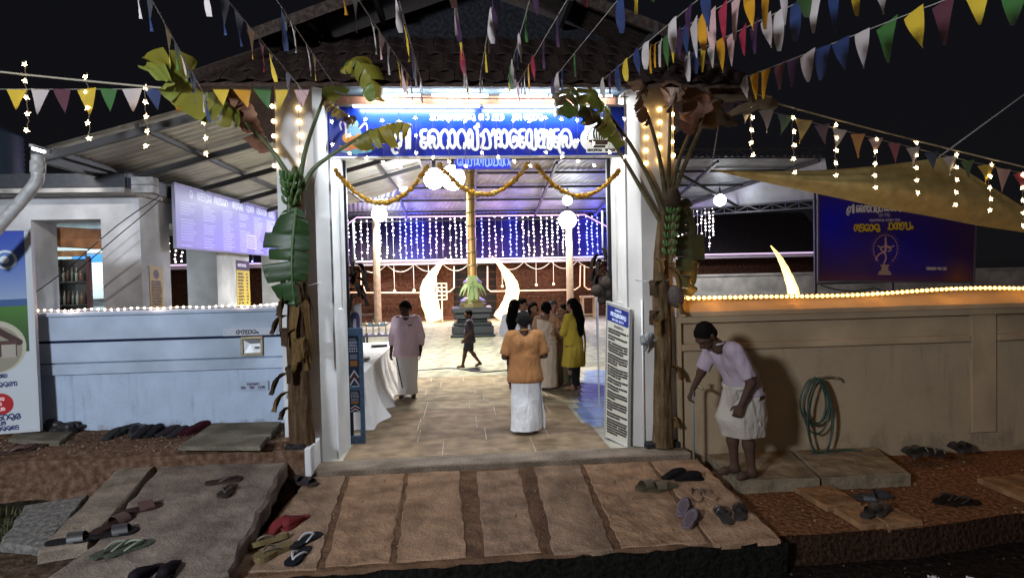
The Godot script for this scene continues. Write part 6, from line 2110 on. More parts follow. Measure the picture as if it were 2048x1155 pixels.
# a person: the body is one surface; hair and clothing are its children
func person(label: String, group: String, at: Vector3, yaw: float, h: float, over: Dictionary, skin: Color, opt: Dictionary) -> Node3D:
	var j := joints(over)
	var t := thing("person", label, "person", at, yaw, group)
	var cell: float = opt.get("cell", 0.016)
	var P := {}
	for key in j:
		if j[key] is Vector3:
			P[key] = j[key] * h
	var wide: float = opt.get("wide", 1.0)
	var hb := Basis(Vector3.UP, j.turn) * Basis(Vector3.RIGHT, j.nod) * Basis(Vector3(0, 0, 1), j.tilt)
	var hc: Vector3 = P.head
	var H := func(x: float, y: float, z: float) -> Vector3: return hc + hb * (Vector3(x, y, z) * h)
	var bones := []
	var R := func(a, c, r1: float, r2: float, fl := 0) -> void: bones.append([a, c, r1 * h, r2 * h, fl])
	var fw: Vector3 = Vector3(0, 0, 1)
	R.call(P.hl, P.hr, 0.062, 0.062)
	for s in ["l", "r"]:
		var sd := 1.0 if s == "l" else -1.0
		R.call(P["h" + s], P["k" + s], 0.058, 0.034)
		R.call(P["k" + s], P["a" + s].lerp(P["k" + s], 0.68), 0.033, 0.033)
		R.call(P["a" + s].lerp(P["k" + s], 0.68), P["a" + s], 0.033, 0.021)
		R.call(P["a" + s] + Vector3(0, -0.022, -0.018) * h, P["a" + s], 0.020, 0.021)
		R.call(P["a" + s] + Vector3(0, -0.015, 0) * h, P["t" + s].lerp(P["a" + s], 0.25) + Vector3(0, 0.004, 0) * h, 0.022, 0.018)
		R.call(P["t" + s].lerp(P["a" + s], 0.25) + Vector3(0, 0.002, 0) * h, P["t" + s], 0.019, 0.013)
		R.call(P["s" + s], P["e" + s], 0.031, 0.025)
		R.call(P["e" + s], P["w" + s], 0.024, 0.0165)
		R.call(P.chest + Vector3(0.045 * sd * wide, 0, 0) * h, P["s" + s].lerp(P.neck, 0.25), 0.058, 0.040)
		R.call(P.belly + Vector3(0.035 * sd * wide, 0, 0) * h, P.chest + Vector3(0.045 * sd * wide, 0, 0) * h, 0.056, 0.060)
		R.call(P["h" + s], P.belly + Vector3(0.035 * sd * wide, 0, 0) * h, 0.066, 0.056)
	R.call(P.neck - Vector3(0, 0.02, 0) * h, H.call(0, -0.03, -0.012), 0.036, 0.031)
	var b := Build.new()
	nets(b, bones, cell, 0.022 * h)
	# head on a finer grid
	var hbones := [[H.call(0, 0.018, -0.020), H.call(0, 0.014, -0.006), 0.056 * h, 0.055 * h], [H.call(0, 0.004, 0.012), H.call(0, -0.030, 0.020), 0.046 * h, 0.036 * h], [H.call(0, -0.045, 0.026), H.call(0, -0.036, 0.030), 0.024 * h, 0.026 * h],
		[H.call(0, 0.002, 0.056), H.call(0, -0.017, 0.067), 0.006 * h, 0.010 * h], [H.call(0.010, -0.020, 0.058), H.call(-0.010, -0.020, 0.058), 0.007 * h, 0.007 * h], [H.call(-0.022, 0.016, 0.047), H.call(0.022, 0.016, 0.047), 0.010 * h, 0.010 * h],
		[H.call(-0.012, -0.040, 0.051), H.call(0.012, -0.040, 0.051), 0.008 * h, 0.008 * h],
		[H.call(0.056, 0.006, -0.010), H.call(0.054, -0.016, -0.006), 0.010 * h, 0.007 * h], [H.call(-0.056, 0.006, -0.010), H.call(-0.054, -0.016, -0.006), 0.010 * h, 0.007 * h], [P.neck, H.call(0, -0.035, -0.010), 0.033 * h, 0.031 * h]]
	nets(b, hbones, cell * 0.5, 0.009 * h)
	# hands, five fingers each
	if opt.get("hands", true):
		for s in ["l", "r"]:
			var sd := 1.0 if s == "l" else -1.0
			var d: Vector3 = (P["w" + s] - P["e" + s]).normalized()
			if opt.has("hand_" + s):
				d = (d + opt["hand_" + s]).normalized()
			var palm: Vector3 = opt.get("palm_" + s, Vector3(-sd, 0, 0.2))
			palm = (palm - d * palm.dot(d)).normalized()
			var hand := hand_bones(P["w" + s], d, palm, sd * (1.0 if d.cross(palm).dot(fw) * sd > 0 else -1.0), h / 1.7, opt.get("curl", 0.7))
			nets(b, hand, 0.0055 if cell < 0.014 else 0.0075, 0.006)
	put("body", b, mat("skin_%d" % int(skin.r * 1000), skin, 0.55), t)
	# hair
	var hair: Color = opt.get("hair", Color(0.012, 0.010, 0.010))
	if hair.a > 0.0:
		var hs := [[H.call(0, 0.024, -0.022), H.call(0, 0.022, -0.006), 0.0582 * h, 0.0572 * h], [H.call(0.03, 0.0, -0.03), H.call(-0.03, 0.0, -0.03), 0.034 * h, 0.034 * h], [H.call(0, -0.02, -0.035), H.call(0, 0, -0.03), 0.036 * h, 0.04 * h]]
		for q in opt.get("hair_bones", []):
			hs.append([q[0] * h, q[1] * h, q[2] * h, q[3] * h])
		b = Build.new()
		var n1: Vector3 = hb * Vector3(0, -0.62, 0.78)
		if opt.has("long_hair"):
			n1 = hb * Vector3(0, -0.25, 0.97)
		nets(b, hs, cell * 0.6, 0.012 * h, [H.call(0, 0.022, 0.030)], [n1.normalized()])
		var hm := mat("hair_%d" % int(hair.r * 1000), hair, 0.85, "speck", 8.0, 2.0)
		put("hair", b, hm, t)
	# eyes
	for sd in [-1.0, 1.0]:
		b = Build.new()
		b.ball(H.call(0.021 * sd, 0.004, 0.047), 0.0085 * h, 5, 7)
		put("eye", b, mat("eye_dark", Color(0.03, 0.025, 0.022), 0.2), t)
	# shirt
	if opt.has("shirt"):
		var c: Color = opt.shirt
		var g: float = opt.get("loose", 0.012)
		var sb := []
		for s in ["l", "r"]:
			var sd := 1.0 if s == "l" else -1.0
			sb.append([P.chest + Vector3(0.045 * sd * wide, 0, 0) * h, P["s" + s].lerp(P.neck, 0.25), (0.058 + g) * h, (0.040 + g * 0.7) * h])
			sb.append([P.belly + Vector3(0.035 * sd * wide, 0, 0) * h, P.chest + Vector3(0.045 * sd * wide, 0, 0) * h, (0.058 + g * 1.3) * h, (0.060 + g) * h])
			sb.append([Vector3(P.hl.x + P.hr.x, P.hl.y + P.hr.y, P.hl.z + P.hr.z) * 0.5 + Vector3(0, -0.07, 0) * h, P.belly, (0.072 + g * 2.0) * h, (0.066 + g * 1.3) * h])
			sb.append([P["h" + s] + Vector3(0, -0.07, 0) * h, P.belly + Vector3(0.035 * sd * wide, 0, 0) * h, (0.060 + g * 2.0) * h, (0.058 + g * 1.3) * h])
			var sl: float = opt.get("sleeve", 0.75)
			var end: Vector3 = P["s" + s].lerp(P["e" + s], minf(sl, 1.0))
			sb.append([P["s" + s], end, (0.035 + g * 0.6) * h, (0.031 + g * (0.9 if sl < 1.0 else 0.5)) * h, 1 if sl < 1.0 else 0])
			if sl > 1.0:
				sb.append([P["e" + s], P["e" + s].lerp(P["w" + s], sl - 1.0), (0.029 + g * 0.5) * h, (0.023 + g * 0.6) * h, 1])
		b = Build.new()
		var hem: float = opt.get("hem", 0.44) * h
		var cuts := [Vector3(0, hem, 0), P.neck + Vector3(0, 0.012, 0) * h]
		var norms := [Vector3(0, -1, 0.0), (P.head - P.neck).normalized()]
		nets(b, sb, cell, 0.020 * h, cuts, norms)
		put(opt.get("shirt_name", "shirt"), b, cloth("cloth_%s" % c.to_html(false), c), t)
		if opt.get("collar", true):
			b = Build.new()
			var rim := []
			for k in 13:
				var a := TAU * k / 12.0
				rim.append(P.neck + Vector3(sin(a) * 0.042, 0.010 + 0.008 * -cos(a), cos(a) * 0.040) * h)
			b.tube(rim, 0.007 * h, 6, 1.0, false)
			put("collar", b, cloth("cloth_%s" % c.to_html(false), c), t.get_node(opt.get("shirt_name", "shirt")))
	return t

func cloth(key: String, c: Color) -> StandardMaterial3D:
	if mats.has(key):
		return mats[key]
	var m := mat(key, c, 0.85)
	m.heightmap_enabled = true
	m.heightmap_scale = 1.6
	m.heightmap_texture = noise_tex("cloth_folds", 0.008, 0.0, 1.0, 3)
	m.uv1_triplanar = true
	m.uv1_world_triplanar = true
	m.uv1_scale = Vector3(2.2, 0.9, 2.2)
	m.rim_enabled = true
	m.rim = 0.2
	return m

func scaled(rings: Array, h: float) -> Array:
	var out := []
	for q in rings:
		out.append([q[0] * h, q[1] * h, q[2] * h, q[3] * h, q[4] * h])
	return out

func people() -> void:
	var brown := Color(0.16, 0.085, 0.055)
	var dark := Color(0.085, 0.048, 0.034)
	var wcloth := Color(0.70, 0.70, 0.72)
	# man in the orange shirt, from behind
	var h := 1.60
	var t := person("person in an orange shirt and white wrap seen from behind in the gateway", "", Vector3(0.80, 0, -7.82), PI + 0.05, h, {"el": Vector3(0.165, 0.635, 0.0), "er": Vector3(-0.165, 0.635, 0.0), "wl": Vector3(0.04, 0.60, 0.13), "wr": Vector3(-0.05, 0.585, 0.14), "nod": 0.12, "head": Vector3(0, 0.922, 0.02), "sl": Vector3(0.118, 0.795, 0), "sr": Vector3(-0.118, 0.795, 0)}, dark, {"cell": 0.012, "shirt": Color(0.32, 0.15, 0.062), "sleeve": 0.92, "hem": 0.425, "loose": 0.02, "wide": 1.15, "hair": Color(0.06, 0.055, 0.052), "curl": 1.0, "palm_l": Vector3(0, 0.2, -1), "palm_r": Vector3(0, 0.2, -1)})
	put("mundu", loft(scaled([[0.55, 0, 0, 0.10, 0.07], [0.45, 0, 0, 0.118, 0.088], [0.25, 0, 0, 0.122, 0.098], [0.03, 0.004, 0, 0.125, 0.10]], h), 5, 0.035, 0.6), cloth("mundu_white", wcloth), t)
	var b := Build.new()
	b.sheet(6, 16, func(u: float, v: float) -> Vector3: return Vector3(-0.115 + 0.01 * sin(v * 6.0) - 0.012 * v, lerpf(0.45, 0.035, v), lerpf(-0.10, 0.03, u) + 0.01 * sin(u * 9.0)) * h + Vector3(-0.012 - 0.02 * sin(u * PI), 0, 0))
	put("mundu_fold", b, cloth("mundu_white", wcloth), t.get_node("mundu"))
	# man in the pink shirt
	h = 1.67
	t = person("person in a pale pink shirt and white wrap walking from the table", "", Vector3(-0.97, 0, -10.42), -0.12, h, {"turn": -0.35, "nod": 0.35, "head": Vector3(-0.006, 0.918, 0.03), "el": Vector3(0.150, 0.635, -0.01), "er": Vector3(-0.150, 0.635, -0.01), "wl": Vector3(0.150, 0.485, 0.04), "wr": Vector3(-0.158, 0.485, 0.03), "tl": Vector3(0.075, 0.016, 0.09)}, dark, {"cell": 0.014, "shirt": Color(0.74, 0.57, 0.66), "sleeve": 1.62, "hem": 0.43, "loose": 0.018, "curl": 0.5, "hair": Color(0.035, 0.028, 0.026)})
	put("mundu", loft(scaled([[0.60, 0, 0, 0.105, 0.08], [0.42, 0, 0, 0.115, 0.092], [0.2, 0, 0.0, 0.098, 0.085], [0.045, 0.0, 0.005, 0.098, 0.09]], h), 4, 0.05, 1.3), cloth("mundu_white", wcloth), t)
	b = Build.new()
	b.bevel(Vector3(0.055, 0.755, 0.083) * h, Vector3(0.07, 0.022, 0.02), 0.006, Basis(Vector3(0, 0, 1), 0.12))
	put("pocket_pen", b, mat("black_steel", Color.WHITE), t.get_node("shirt"))
	b = Build.new()
	b.bar(Vector3(-0.10, 0.44, 0.075) * h, Vector3(-0.035, 0.12, 0.10) * h, 0.025, 0.006)
	put("mundu_border", b, mat("border_dark", Color(0.03, 0.03, 0.05), 0.8), t.get_node("mundu"))
	# boy walking across
	h = 1.30
	t = person("child in dark clothes walking barefoot past the flag pole base", "", Vector3(0.14, 0, -13.5), -PI / 2 - 0.05, h, {"kl": Vector3(0.05, 0.29, 0.075), "al": Vector3(0.045, 0.05, 0.125), "tl": Vector3(0.045, 0.016, 0.225), "kr": Vector3(-0.05, 0.285, -0.02), "ar": Vector3(-0.045, 0.075, -0.17), "tr": Vector3(-0.045, 0.016, -0.09), "hl": Vector3(0.052, 0.51, 0), "hr": Vector3(-0.052, 0.51, 0), "nod": 0.2, "wl": Vector3(0.12, 0.50, 0.08), "wr": Vector3(-0.12, 0.52, -0.03), "turn": 0.3}, Color(0.11, 0.06, 0.042), {"cell": 0.013, "shirt": Color(0.055, 0.045, 0.06), "sleeve": 0.85, "hem": 0.44, "loose": 0.016, "curl": 0.8})
	b = Build.new()
	nets(b, [[Vector3(0.05, 0.50, 0) * h, Vector3(0.05, 0.30, 0.07) * h, 0.072 * h, 0.052 * h, 1], [Vector3(-0.05, 0.50, 0) * h, Vector3(-0.05, 0.29, -0.015) * h, 0.072 * h, 0.052 * h, 1]], 0.013, 0.02)
	put("shorts", b, cloth("shorts_dark", Color(0.04, 0.036, 0.048)), t)
	# --- the group talking ---
	h = 1.62
	t = person("person with long dark hair and white tunic at the left of the group, from behind", "people talking in the courtyard", Vector3(0.93, 0, -10.75), PI - 0.45, h, {"nod": 0.25, "er": Vector3(-0.17, 0.65, -0.03), "wr": Vector3(-0.10, 0.55, 0.08), "wl": Vector3(0.08, 0.58, 0.12)}, brown, {"shirt": Color(0.68, 0.68, 0.72), "sleeve": 1.5, "hem": 0.36, "loose": 0.018, "long_hair": true, "hair_bones": [[Vector3(0, 0.90, -0.045), Vector3(0, 0.78, -0.075), 0.058, 0.07], [Vector3(0, 0.78, -0.075), Vector3(0.005, 0.70, -0.085), 0.066, 0.045]]})
	put("skirt", loft(scaled([[0.45, 0, 0, 0.105, 0.085], [0.25, 0, 0, 0.095, 0.08], [0.07, 0, 0, 0.085, 0.075]], h), 5, 0.05), cloth("maroon", Color(0.06, 0.018, 0.03)), t)
	h = 1.60
	t = person("person half hidden behind the long haired one in white", "people talking in the courtyard", Vector3(1.17, 0, -11.75), 0.9, h, {"nod": 0.15}, brown, {"shirt": Color(0.35, 0.33, 0.34), "hands": false, "hem": 0.4})
	put("mundu", loft(scaled([[0.60, 0, 0, 0.105, 0.08], [0.3, 0, 0, 0.11, 0.09], [0.04, 0, 0, 0.1, 0.09]], h), 4, 0.05), cloth("mundu_white", wcloth), t)
	h = 1.53
	t = person("person with dark parted hair facing the street in the middle of the group", "people talking in the courtyard", Vector3(1.37, 0, -11.55), 0.25, h, {"nod": 0.12, "tilt": 0.08}, Color(0.20, 0.11, 0.075), {"shirt": Color(0.10, 0.07, 0.075), "hands": false, "collar": false, "hem": 0.4, "hair_bones": [[Vector3(0.045, 0.93, 0.0), Vector3(0.055, 0.84, -0.02), 0.022, 0.03], [Vector3(-0.045, 0.93, 0.0), Vector3(-0.055, 0.84, -0.02), 0.022, 0.03], [Vector3(0, 0.9, -0.05), Vector3(0, 0.8, -0.06), 0.05, 0.04]]})
	put("sari_skirt", loft(scaled([[0.60, 0, 0, 0.10, 0.08], [0.3, 0, 0, 0.12, 0.1], [0.03, 0, 0, 0.12, 0.1]], h), 6, 0.05), cloth("plum", Color(0.07, 0.045, 0.06)), t)
	h = 1.57
	t = person("person in a cream sari with hair in a bun, from behind, beside the orange shirt", "people talking in the courtyard", Vector3(1.50, 0, -10.72), PI + 0.08, h, {"nod": 0.1, "wl": Vector3(0.09, 0.60, 0.12), "wr": Vector3(-0.09, 0.60, 0.12), "el": Vector3(0.15, 0.65, 0.0), "er": Vector3(-0.15, 0.65, 0.0)}, brown, {"shirt": Color(0.30, 0.17, 0.10), "shirt_name": "blouse", "sleeve": 0.7, "hem": 0.6, "loose": 0.010, "collar": false, "hair_bones": [[Vector3(0, 0.905, -0.07), Vector3(0, 0.895, -0.075), 0.032, 0.03]]})
	var cream := cloth("cream", Color(0.48, 0.38, 0.29))
	put("sari_skirt", loft(scaled([[0.64, 0, 0, 0.095, 0.075], [0.52, 0, 0, 0.125, 0.098], [0.28, 0, 0, 0.118, 0.10], [0.03, 0, 0, 0.118, 0.105]], h), 6, 0.04), cream, t)
	b = Build.new()
	b.sheet(14, 22, func(u: float, v: float) -> Vector3:
		var x := lerpf(0.125, -0.09 + 0.15 * v, u)
		var y := lerpf(0.815 - 0.03 * u - 0.05 * u * u, 0.56 - 0.05 * u, v)
		var z := -0.062 - 0.036 * sin(PI * clampf(u * 0.9 + 0.08, 0, 1)) - 0.012 * v
		return Vector3(x, y, z + 0.006 * sin(u * 15.0 + v * 7.0)) * h)
	put("sari_drape", b, cream, t)
	b = Build.new()
	b.tube(curve([Vector3(-0.12, 0.555, 0.0) * h, Vector3(-0.07, 0.535, -0.09) * h, Vector3(0.05, 0.55, -0.10) * h, Vector3(0.125, 0.60, -0.02) * h], 5), 0.018, 6)
	b.tube(curve([Vector3(-0.11, 0.59, -0.02) * h, Vector3(-0.03, 0.575, -0.095) * h, Vector3(0.08, 0.60, -0.085) * h], 5), 0.014, 6)
	put("sari_fold", b, cream, t.get_node("sari_skirt"))
	h = 1.55
	t = person("grey haired person facing the street behind the cream sari", "people talking in the courtyard", Vector3(1.76, 0, -11.6), 0.1, h, {"nod": 0.1}, Color(0.22, 0.12, 0.08), {"shirt": Color(0.30, 0.24, 0.20), "hands": false, "collar": false, "hem": 0.4, "hair": Color(0.22, 0.21, 0.20)})
	put("sari_skirt", loft(scaled([[0.60, 0, 0, 0.10, 0.08], [0.3, 0, 0, 0.12, 0.1], [0.03, 0, 0, 0.12, 0.1]], h), 6, 0.05), cloth("dim_tan", Color(0.16, 0.11, 0.08)), t)
	h = 1.50
	t = person("person seen in profile facing left, in front of the yellow tunic", "people talking in the courtyard", Vector3(1.90, 0, -11.1), -1.15, h, {"nod": 0.05, "wl": Vector3(0.1, 0.6, 0.12)}, brown, {"shirt": Color(0.13, 0.06, 0.045), "sleeve": 0.7, "collar": false, "hem": 0.4, "hair_bones": [[Vector3(0, 0.91, -0.07), Vector3(0, 0.90, -0.07), 0.03, 0.03]]})
	put("sari_skirt", loft(scaled([[0.60, 0, 0, 0.10, 0.08], [0.3, 0, 0, 0.11, 0.1], [0.03, 0, 0, 0.11, 0.1]], h), 6, 0.05), cloth("olive_dark", Color(0.09, 0.075, 0.04)), t)
	h = 1.63
	t = person("person with long black hair in a yellow tunic at the right of the group", "people talking in the courtyard", Vector3(1.95, 0, -10.5), -PI / 2 - 0.75, h, {"nod": 0.12, "er": Vector3(-0.15, 0.64, 0.0), "wr": Vector3(-0.1, 0.52, 0.08), "el": Vector3(0.14, 0.64, 0.04), "wl": Vector3(0.08, 0.64, 0.14)}, Color(0.20, 0.11, 0.07), {"shirt": Color(0.36, 0.265, 0.035), "shirt_name": "tunic_top", "sleeve": 1.3, "hem": 0.5, "loose": 0.015, "collar": false, "long_hair": true, "hair_bones": [[Vector3(0, 0.91, -0.05), Vector3(0, 0.77, -0.085), 0.055, 0.055], [Vector3(0, 0.77, -0.085), Vector3(0, 0.62, -0.095), 0.055, 0.03]]})
	var yel := cloth("yellow", Color(0.38, 0.28, 0.04))
	put("tunic_skirt", loft(scaled([[0.60, 0, 0, 0.092, 0.08], [0.5, 0, 0, 0.112, 0.10], [0.27, 0, 0, 0.135, 0.12]], h), 5, 0.07), yel, t)
	b = Build.new()
	b.sheet(8, 24, func(u: float, v: float) -> Vector3:
		var s := v * 1.0
		var y := lerpf(0.83, 0.30, s) if s > 0.12 else 0.815 + 0.02 * sin(s / 0.12 * PI * 0.5)
		return Vector3(-0.075 - 0.06 * u + 0.01 * sin(v * 9.0), y - 0.04 * u * v, -0.075 - 0.03 * sin(v * 2.2) + 0.045 * u + 0.012 * sin(u * 9.0)) * h)
	put("shawl", b, cloth("mustard", Color(0.34, 0.235, 0.03)), t)
	put("trousers", loft(scaled([[0.45, 0, 0, 0.10, 0.085], [0.25, 0, 0, 0.088, 0.065], [0.06, 0, 0, 0.075, 0.055]], h), 4, 0.05), cloth("black_cloth", Color(0.018, 0.02, 0.02)), t)
	# someone behind the left parapet, with a white cloth on the head
	h = 1.52
	t = person("person with a white cloth over the head behind the left wall", "", Vector3(-4.45, 0, -12.9), 1.2, h, {"nod": 0.2}, brown, {"shirt": Color(0.40, 0.22, 0.08), "hands": false, "hem": 0.4, "hair": Color(0.66, 0.66, 0.68)})
	put("mundu", loft(scaled([[0.60, 0, 0, 0.105, 0.08], [0.3, 0, 0, 0.11, 0.09], [0.04, 0, 0, 0.1, 0.09]], h), 4, 0.05), cloth("mundu_white", wcloth), t)
	# the man bending over the tap at the right wall
	h = 1.78
	t = person("person in a pale shirt and tucked up wrap bending over the tap at right", "", Vector3(2.93, -0.115, -6.12), -PI / 2 + 0.20, h,
		{"hl": Vector3(0.055, 0.51, -0.035), "hr": Vector3(-0.055, 0.51, -0.025), "kl": Vector3(0.05, 0.275, 0.0), "kr": Vector3(-0.055, 0.28, 0.03), "al": Vector3(0.05, 0.045, -0.03), "ar": Vector3(-0.055, 0.045, 0.01), "tl": Vector3(0.06, 0.016, 0.07), "tr": Vector3(-0.06, 0.016, 0.11),
		"belly": Vector3(0, 0.595, 0.0), "chest": Vector3(0, 0.715, 0.070), "sl": Vector3(0.112, 0.768, 0.112), "sr": Vector3(-0.112, 0.765, 0.122), "neck": Vector3(0, 0.800, 0.158), "head": Vector3(0, 0.852, 0.240), "nod": 0.85, "turn": 0.1,
		"el": Vector3(0.155, 0.595, 0.05), "wl": Vector3(0.135, 0.462, 0.105), "er": Vector3(-0.15, 0.615, 0.17), "wr": Vector3(-0.10, 0.525, 0.265)}, Color(0.07, 0.040, 0.029),
		{"cell": 0.011, "shirt": Color(0.34, 0.275, 0.32), "sleeve": 0.86, "hem": 0.50, "loose": 0.016, "curl": 1.15, "hair": Color(0.030, 0.022, 0.019), "palm_l": Vector3(-0.6, 0, -0.5), "palm_r": Vector3(0.3, -0.8, 0), "hand_r": Vector3(0, -0.5, 0.2)})
	put("mundu", loft(scaled([[0.60, 0, -0.01, 0.10, 0.085], [0.50, 0, -0.02, 0.12, 0.125], [0.36, 0, 0.0, 0.125, 0.155], [0.255, 0, -0.01, 0.115, 0.125]], h), 5, 0.05, 2.0), cloth("mundu_cream", Color(0.40, 0.35, 0.30)), t)
	b = Build.new()
	b.sheet(10, 12, func(u: float, v: float) -> Vector3: return Vector3(lerpf(0.118, 0.06, u) + 0.01 * sin(v * 8.0), lerpf(0.535, 0.33, v) + 0.03 * u, lerpf(-0.06, 0.12, u) + 0.02 * sin(u * 8.0 + v * 3.0) + 0.02) * h)
	b.tube(curve([Vector3(-0.10, 0.55, 0.05) * h, Vector3(0.0, 0.545, 0.105) * h, Vector3(0.09, 0.55, 0.075) * h, Vector3(0.112, 0.56, -0.03) * h], 5), 0.024, 7)
	put("mundu_fold", b, cloth("mundu_cream", Color.WHITE), t.get_node("mundu"))

func small_things() -> void:
	# cloth covered table inside the gate
	var t := thing("table", "long table under a white cloth that reaches the floor inside the gate", "table", Vector3(-1.9, 0, -10.4))
	var b := Build.new()
	for s in [[-0.4, -1.8], [0.4, -1.8], [-0.4, 1.8], [0.4, 1.8]]:
		b = Build.new()
		b.bar(Vector3(s[0], 0, s[1]), Vector3(s[0], 0.72, s[1]), 0.05)
		put("leg", b, mat("dark_steel", Color.WHITE), t)
	b = Build.new()
	b.box(Vector3(0, 0.735, 0), Vector3(0.98, 0.03, 3.9))
	put("tabletop", b, mat("wood_brown", Color.WHITE), t)
	b = Build.new()
	b.flat()
	var cw := cloth("table_white", Color(0.68, 0.66, 0.66))
	# top, then the hanging sides with folds
	b.sheet(4, 8, func(u: float, v: float) -> Vector3: return Vector3(lerpf(-2.42, -1.38, u), 0.756 + 0.002 * sin(u * 9 + v * 14), lerpf(-12.4, -8.42, v)))
	b.sheet(90, 12, func(u: float, v: float) -> Vector3:
		var z := lerpf(-12.4, -8.42, u)
		var calm := 1.0 - smoothstep(0.9, 1.0, u)
		var fold := (sin(u * 60.0 + sin(u * 17.0) * 2.0) * 0.035 * v + sin(u * 23.0) * 0.05 * v) * calm
		var flare := 0.14 * v * v + 0.10 * pow(v, 4.0) * (0.5 + 0.5 * sin(u * 31.0)) * calm
		return Vector3(-1.38 + flare + fold, 0.756 * (1.0 - v) + 0.012 + 0.06 * v * maxf(0.0, sin(u * 40.0)) * (1.0 - v) * calm, z + 0.16 * v * v * (1.0 - calm)))
	b.sheet(30, 12, func(u: float, v: float) -> Vector3:
		var x := lerpf(-2.42, -1.38, u)
		var fold := sin(u * 20.0 + 1.0) * 0.045 * v * (1.0 - smoothstep(0.8, 1.0, u))
		return Vector3(x + 0.14 * v * v * u, 0.756 * (1.0 - v) + 0.012, -8.42 + 0.16 * v * v + fold))
	tag(put("tablecloth", b, cw), "white cloth hanging in folds over the long table", "tablecloth")
	var k := 0
	for q in [[Vector3(-1.62, 0.77, -8.75), 0.24, 0.32, Color(0.30, 0.40, 0.58), "bluish leaflet stack at the near end of the white table"], [Vector3(-1.95, 0.77, -8.85), 0.22, 0.3, Color(0.6, 0.62, 0.68), "pale leaflet stack beside the blue one on the table"], [Vector3(-1.75, 0.775, -9.35), 0.34, 0.22, Color(0.30, 0.22, 0.14), "brown tray on the white table"], [Vector3(-1.6, 0.775, -11.6), 0.30, 0.2, Color(0.06, 0.06, 0.08), "dark folder at the far end of the white table"], [Vector3(-1.70, 0.785, -9.75), 0.4, 0.2, Color(0.62, 0.58, 0.45), "cream book pile in the middle of the white table"]]:
		b = Build.new()
		for i in 3:
			b.bevel(Vector3(0, 0.008 * i, 0), Vector3(q[1], 0.007, q[2]), 0.002, Basis(Vector3.UP, rnd(-0.3, 0.3) + 0.2))
		var o := put(["leaflets", "leaflets", "tray", "folder", "books"][k], b, mat("paper_%d" % k, q[3], 0.6, "rough", 4.0))
		o.position = q[0]
		tag(o, q[4], ["leaflets", "leaflets", "tray", "folder", "books"][k])
		k += 1
	t = thing("side_table", "small dark table with brass lamps behind the white table", "side table", Vector3(-1.78, 0, -12.75))
	b = Build.new()
	b.bevel(Vector3(0, 0.88, 0), Vector3(0.62, 0.04, 0.5), 0.008)
	put("top", b, mat("table_violet", Color(0.05, 0.045, 0.10), 0.4), t)
	for s in [[-0.26, -0.2], [0.26, -0.2], [-0.26, 0.2], [0.26, 0.2]]:
		b = Build.new()
		b.bar(Vector3(s[0], 0, s[1]), Vector3(s[0], 0.86, s[1]), 0.04)
		put("leg", b, mat("dark_steel", Color.WHITE), t)
	for i in 4:
		b = Build.new()
		b.lathe([Vector2(0, 0), Vector2(0.045, 0), Vector2(0.04, 0.015), Vector2(0.012, 0.03), Vector2(0.010, 0.11), Vector2(0.022, 0.12), Vector2(0.009, 0.135), Vector2(0.008, 0.20), Vector2(0.045, 0.215), Vector2(0.03, 0.225), Vector2(0.006, 0.24), Vector2(0.004, 0.29), Vector2(0, 0.29)], 10)
		var o := put("oil_lamp", b, mat("gold_pale", Color.WHITE))
		o.position = Vector3(-2.0 + 0.13 * i, 0.90, -12.62 - 0.07 * (i % 2))
		tag(o, "small brass oil lamp on the dark side table, %s" % ["leftmost", "second from left", "third from left", "rightmost"][i], "oil lamp", "brass lamps on the side table")
	# blue board stand
	t = thing("poster_stand", "narrow blue metal stand with printed chevrons at the left jamb", "poster stand", Vector3(-1.375, 0, -7.66))
	var blue := mat("stand_blue", Color(0.075, 0.15, 0.27), 0.45, "soft", 2.0)
	for x in [-0.088, 0.088]:
		b = Build.new()
		b.bevel(Vector3(x, 0.73, 0), Vector3(0.055 if x > 0 else 0.035, 1.46, 0.035), 0.004)
		put("post", b, blue, t)
	for q in [[1.41, 0.10], [0.70, 0.05], [0.05, 0.10]]:
		b = Build.new()
		b.bevel(Vector3(-0.01, q[0], -0.001), Vector3(0.15, q[1], 0.033), 0.004)
		put("rail", b, blue, t)
	var img := canvas(96, 400, Color(0.10, 0.17, 0.30))
	for i in 3:
		small_line(img, 10, 40 + i * 24, 76, 14, 2.4, Color(0.6, 0.65, 0.75))
	for i in 4:
		img.fill_rect(Rect2i(12 + 20 * i, 100, 12, 12), Color(0.8, 0.82, 0.86))
		img.fill_rect(Rect2i(12 + 20 * i, 120, 12, 12), Color(0.8, 0.82, 0.86))
	img.fill_rect(Rect2i(14, 150, 68, 40), Color(0.45, 0.5, 0.6))
	img.fill_rect(Rect2i(14, 200, 68, 44), Color(0.62, 0.42, 0.20))
	for i in 3:
		stroke(img, [Vector2(12, 330 + i * 30), Vector2(50, 280 + i * 30), Vector2(88, 330 + i * 30)], 6, [Color(0.8, 0.8, 0.85), Color(0.4, 0.08, 0.08), Color(0.8, 0.8, 0.85)][i])
	b = Build.new()
	b.print_face(Vector3(-0.07, 0.73, 0.004), Vector3(0.06, 0.73, 0.004), Vector3(0.06, 1.37, 0.004), Vector3(-0.07, 1.37, 0.004))
	b.print_face(Vector3(-0.07, 0.40, 0.004), Vector3(0.06, 0.40, 0.004), Vector3(0.06, 0.675, 0.004), Vector3(-0.07, 0.675, 0.004))
	put("print", b, printed("stand_print", img), t)
	img = canvas(128, 256, Color(0.70, 0.68, 0.70))
	stroke(img, [Vector2(64, 90), Vector2(64, 240)], 46, Color(0.28, 0.27, 0.42))
	stroke(img, [Vector2(64, 100), Vector2(64, 140)], 14, Color(0.7, 0.7, 0.75))
	small_line(img, 24, 200, 80, 14, 2.4, Color(0.7, 0.7, 0.8))
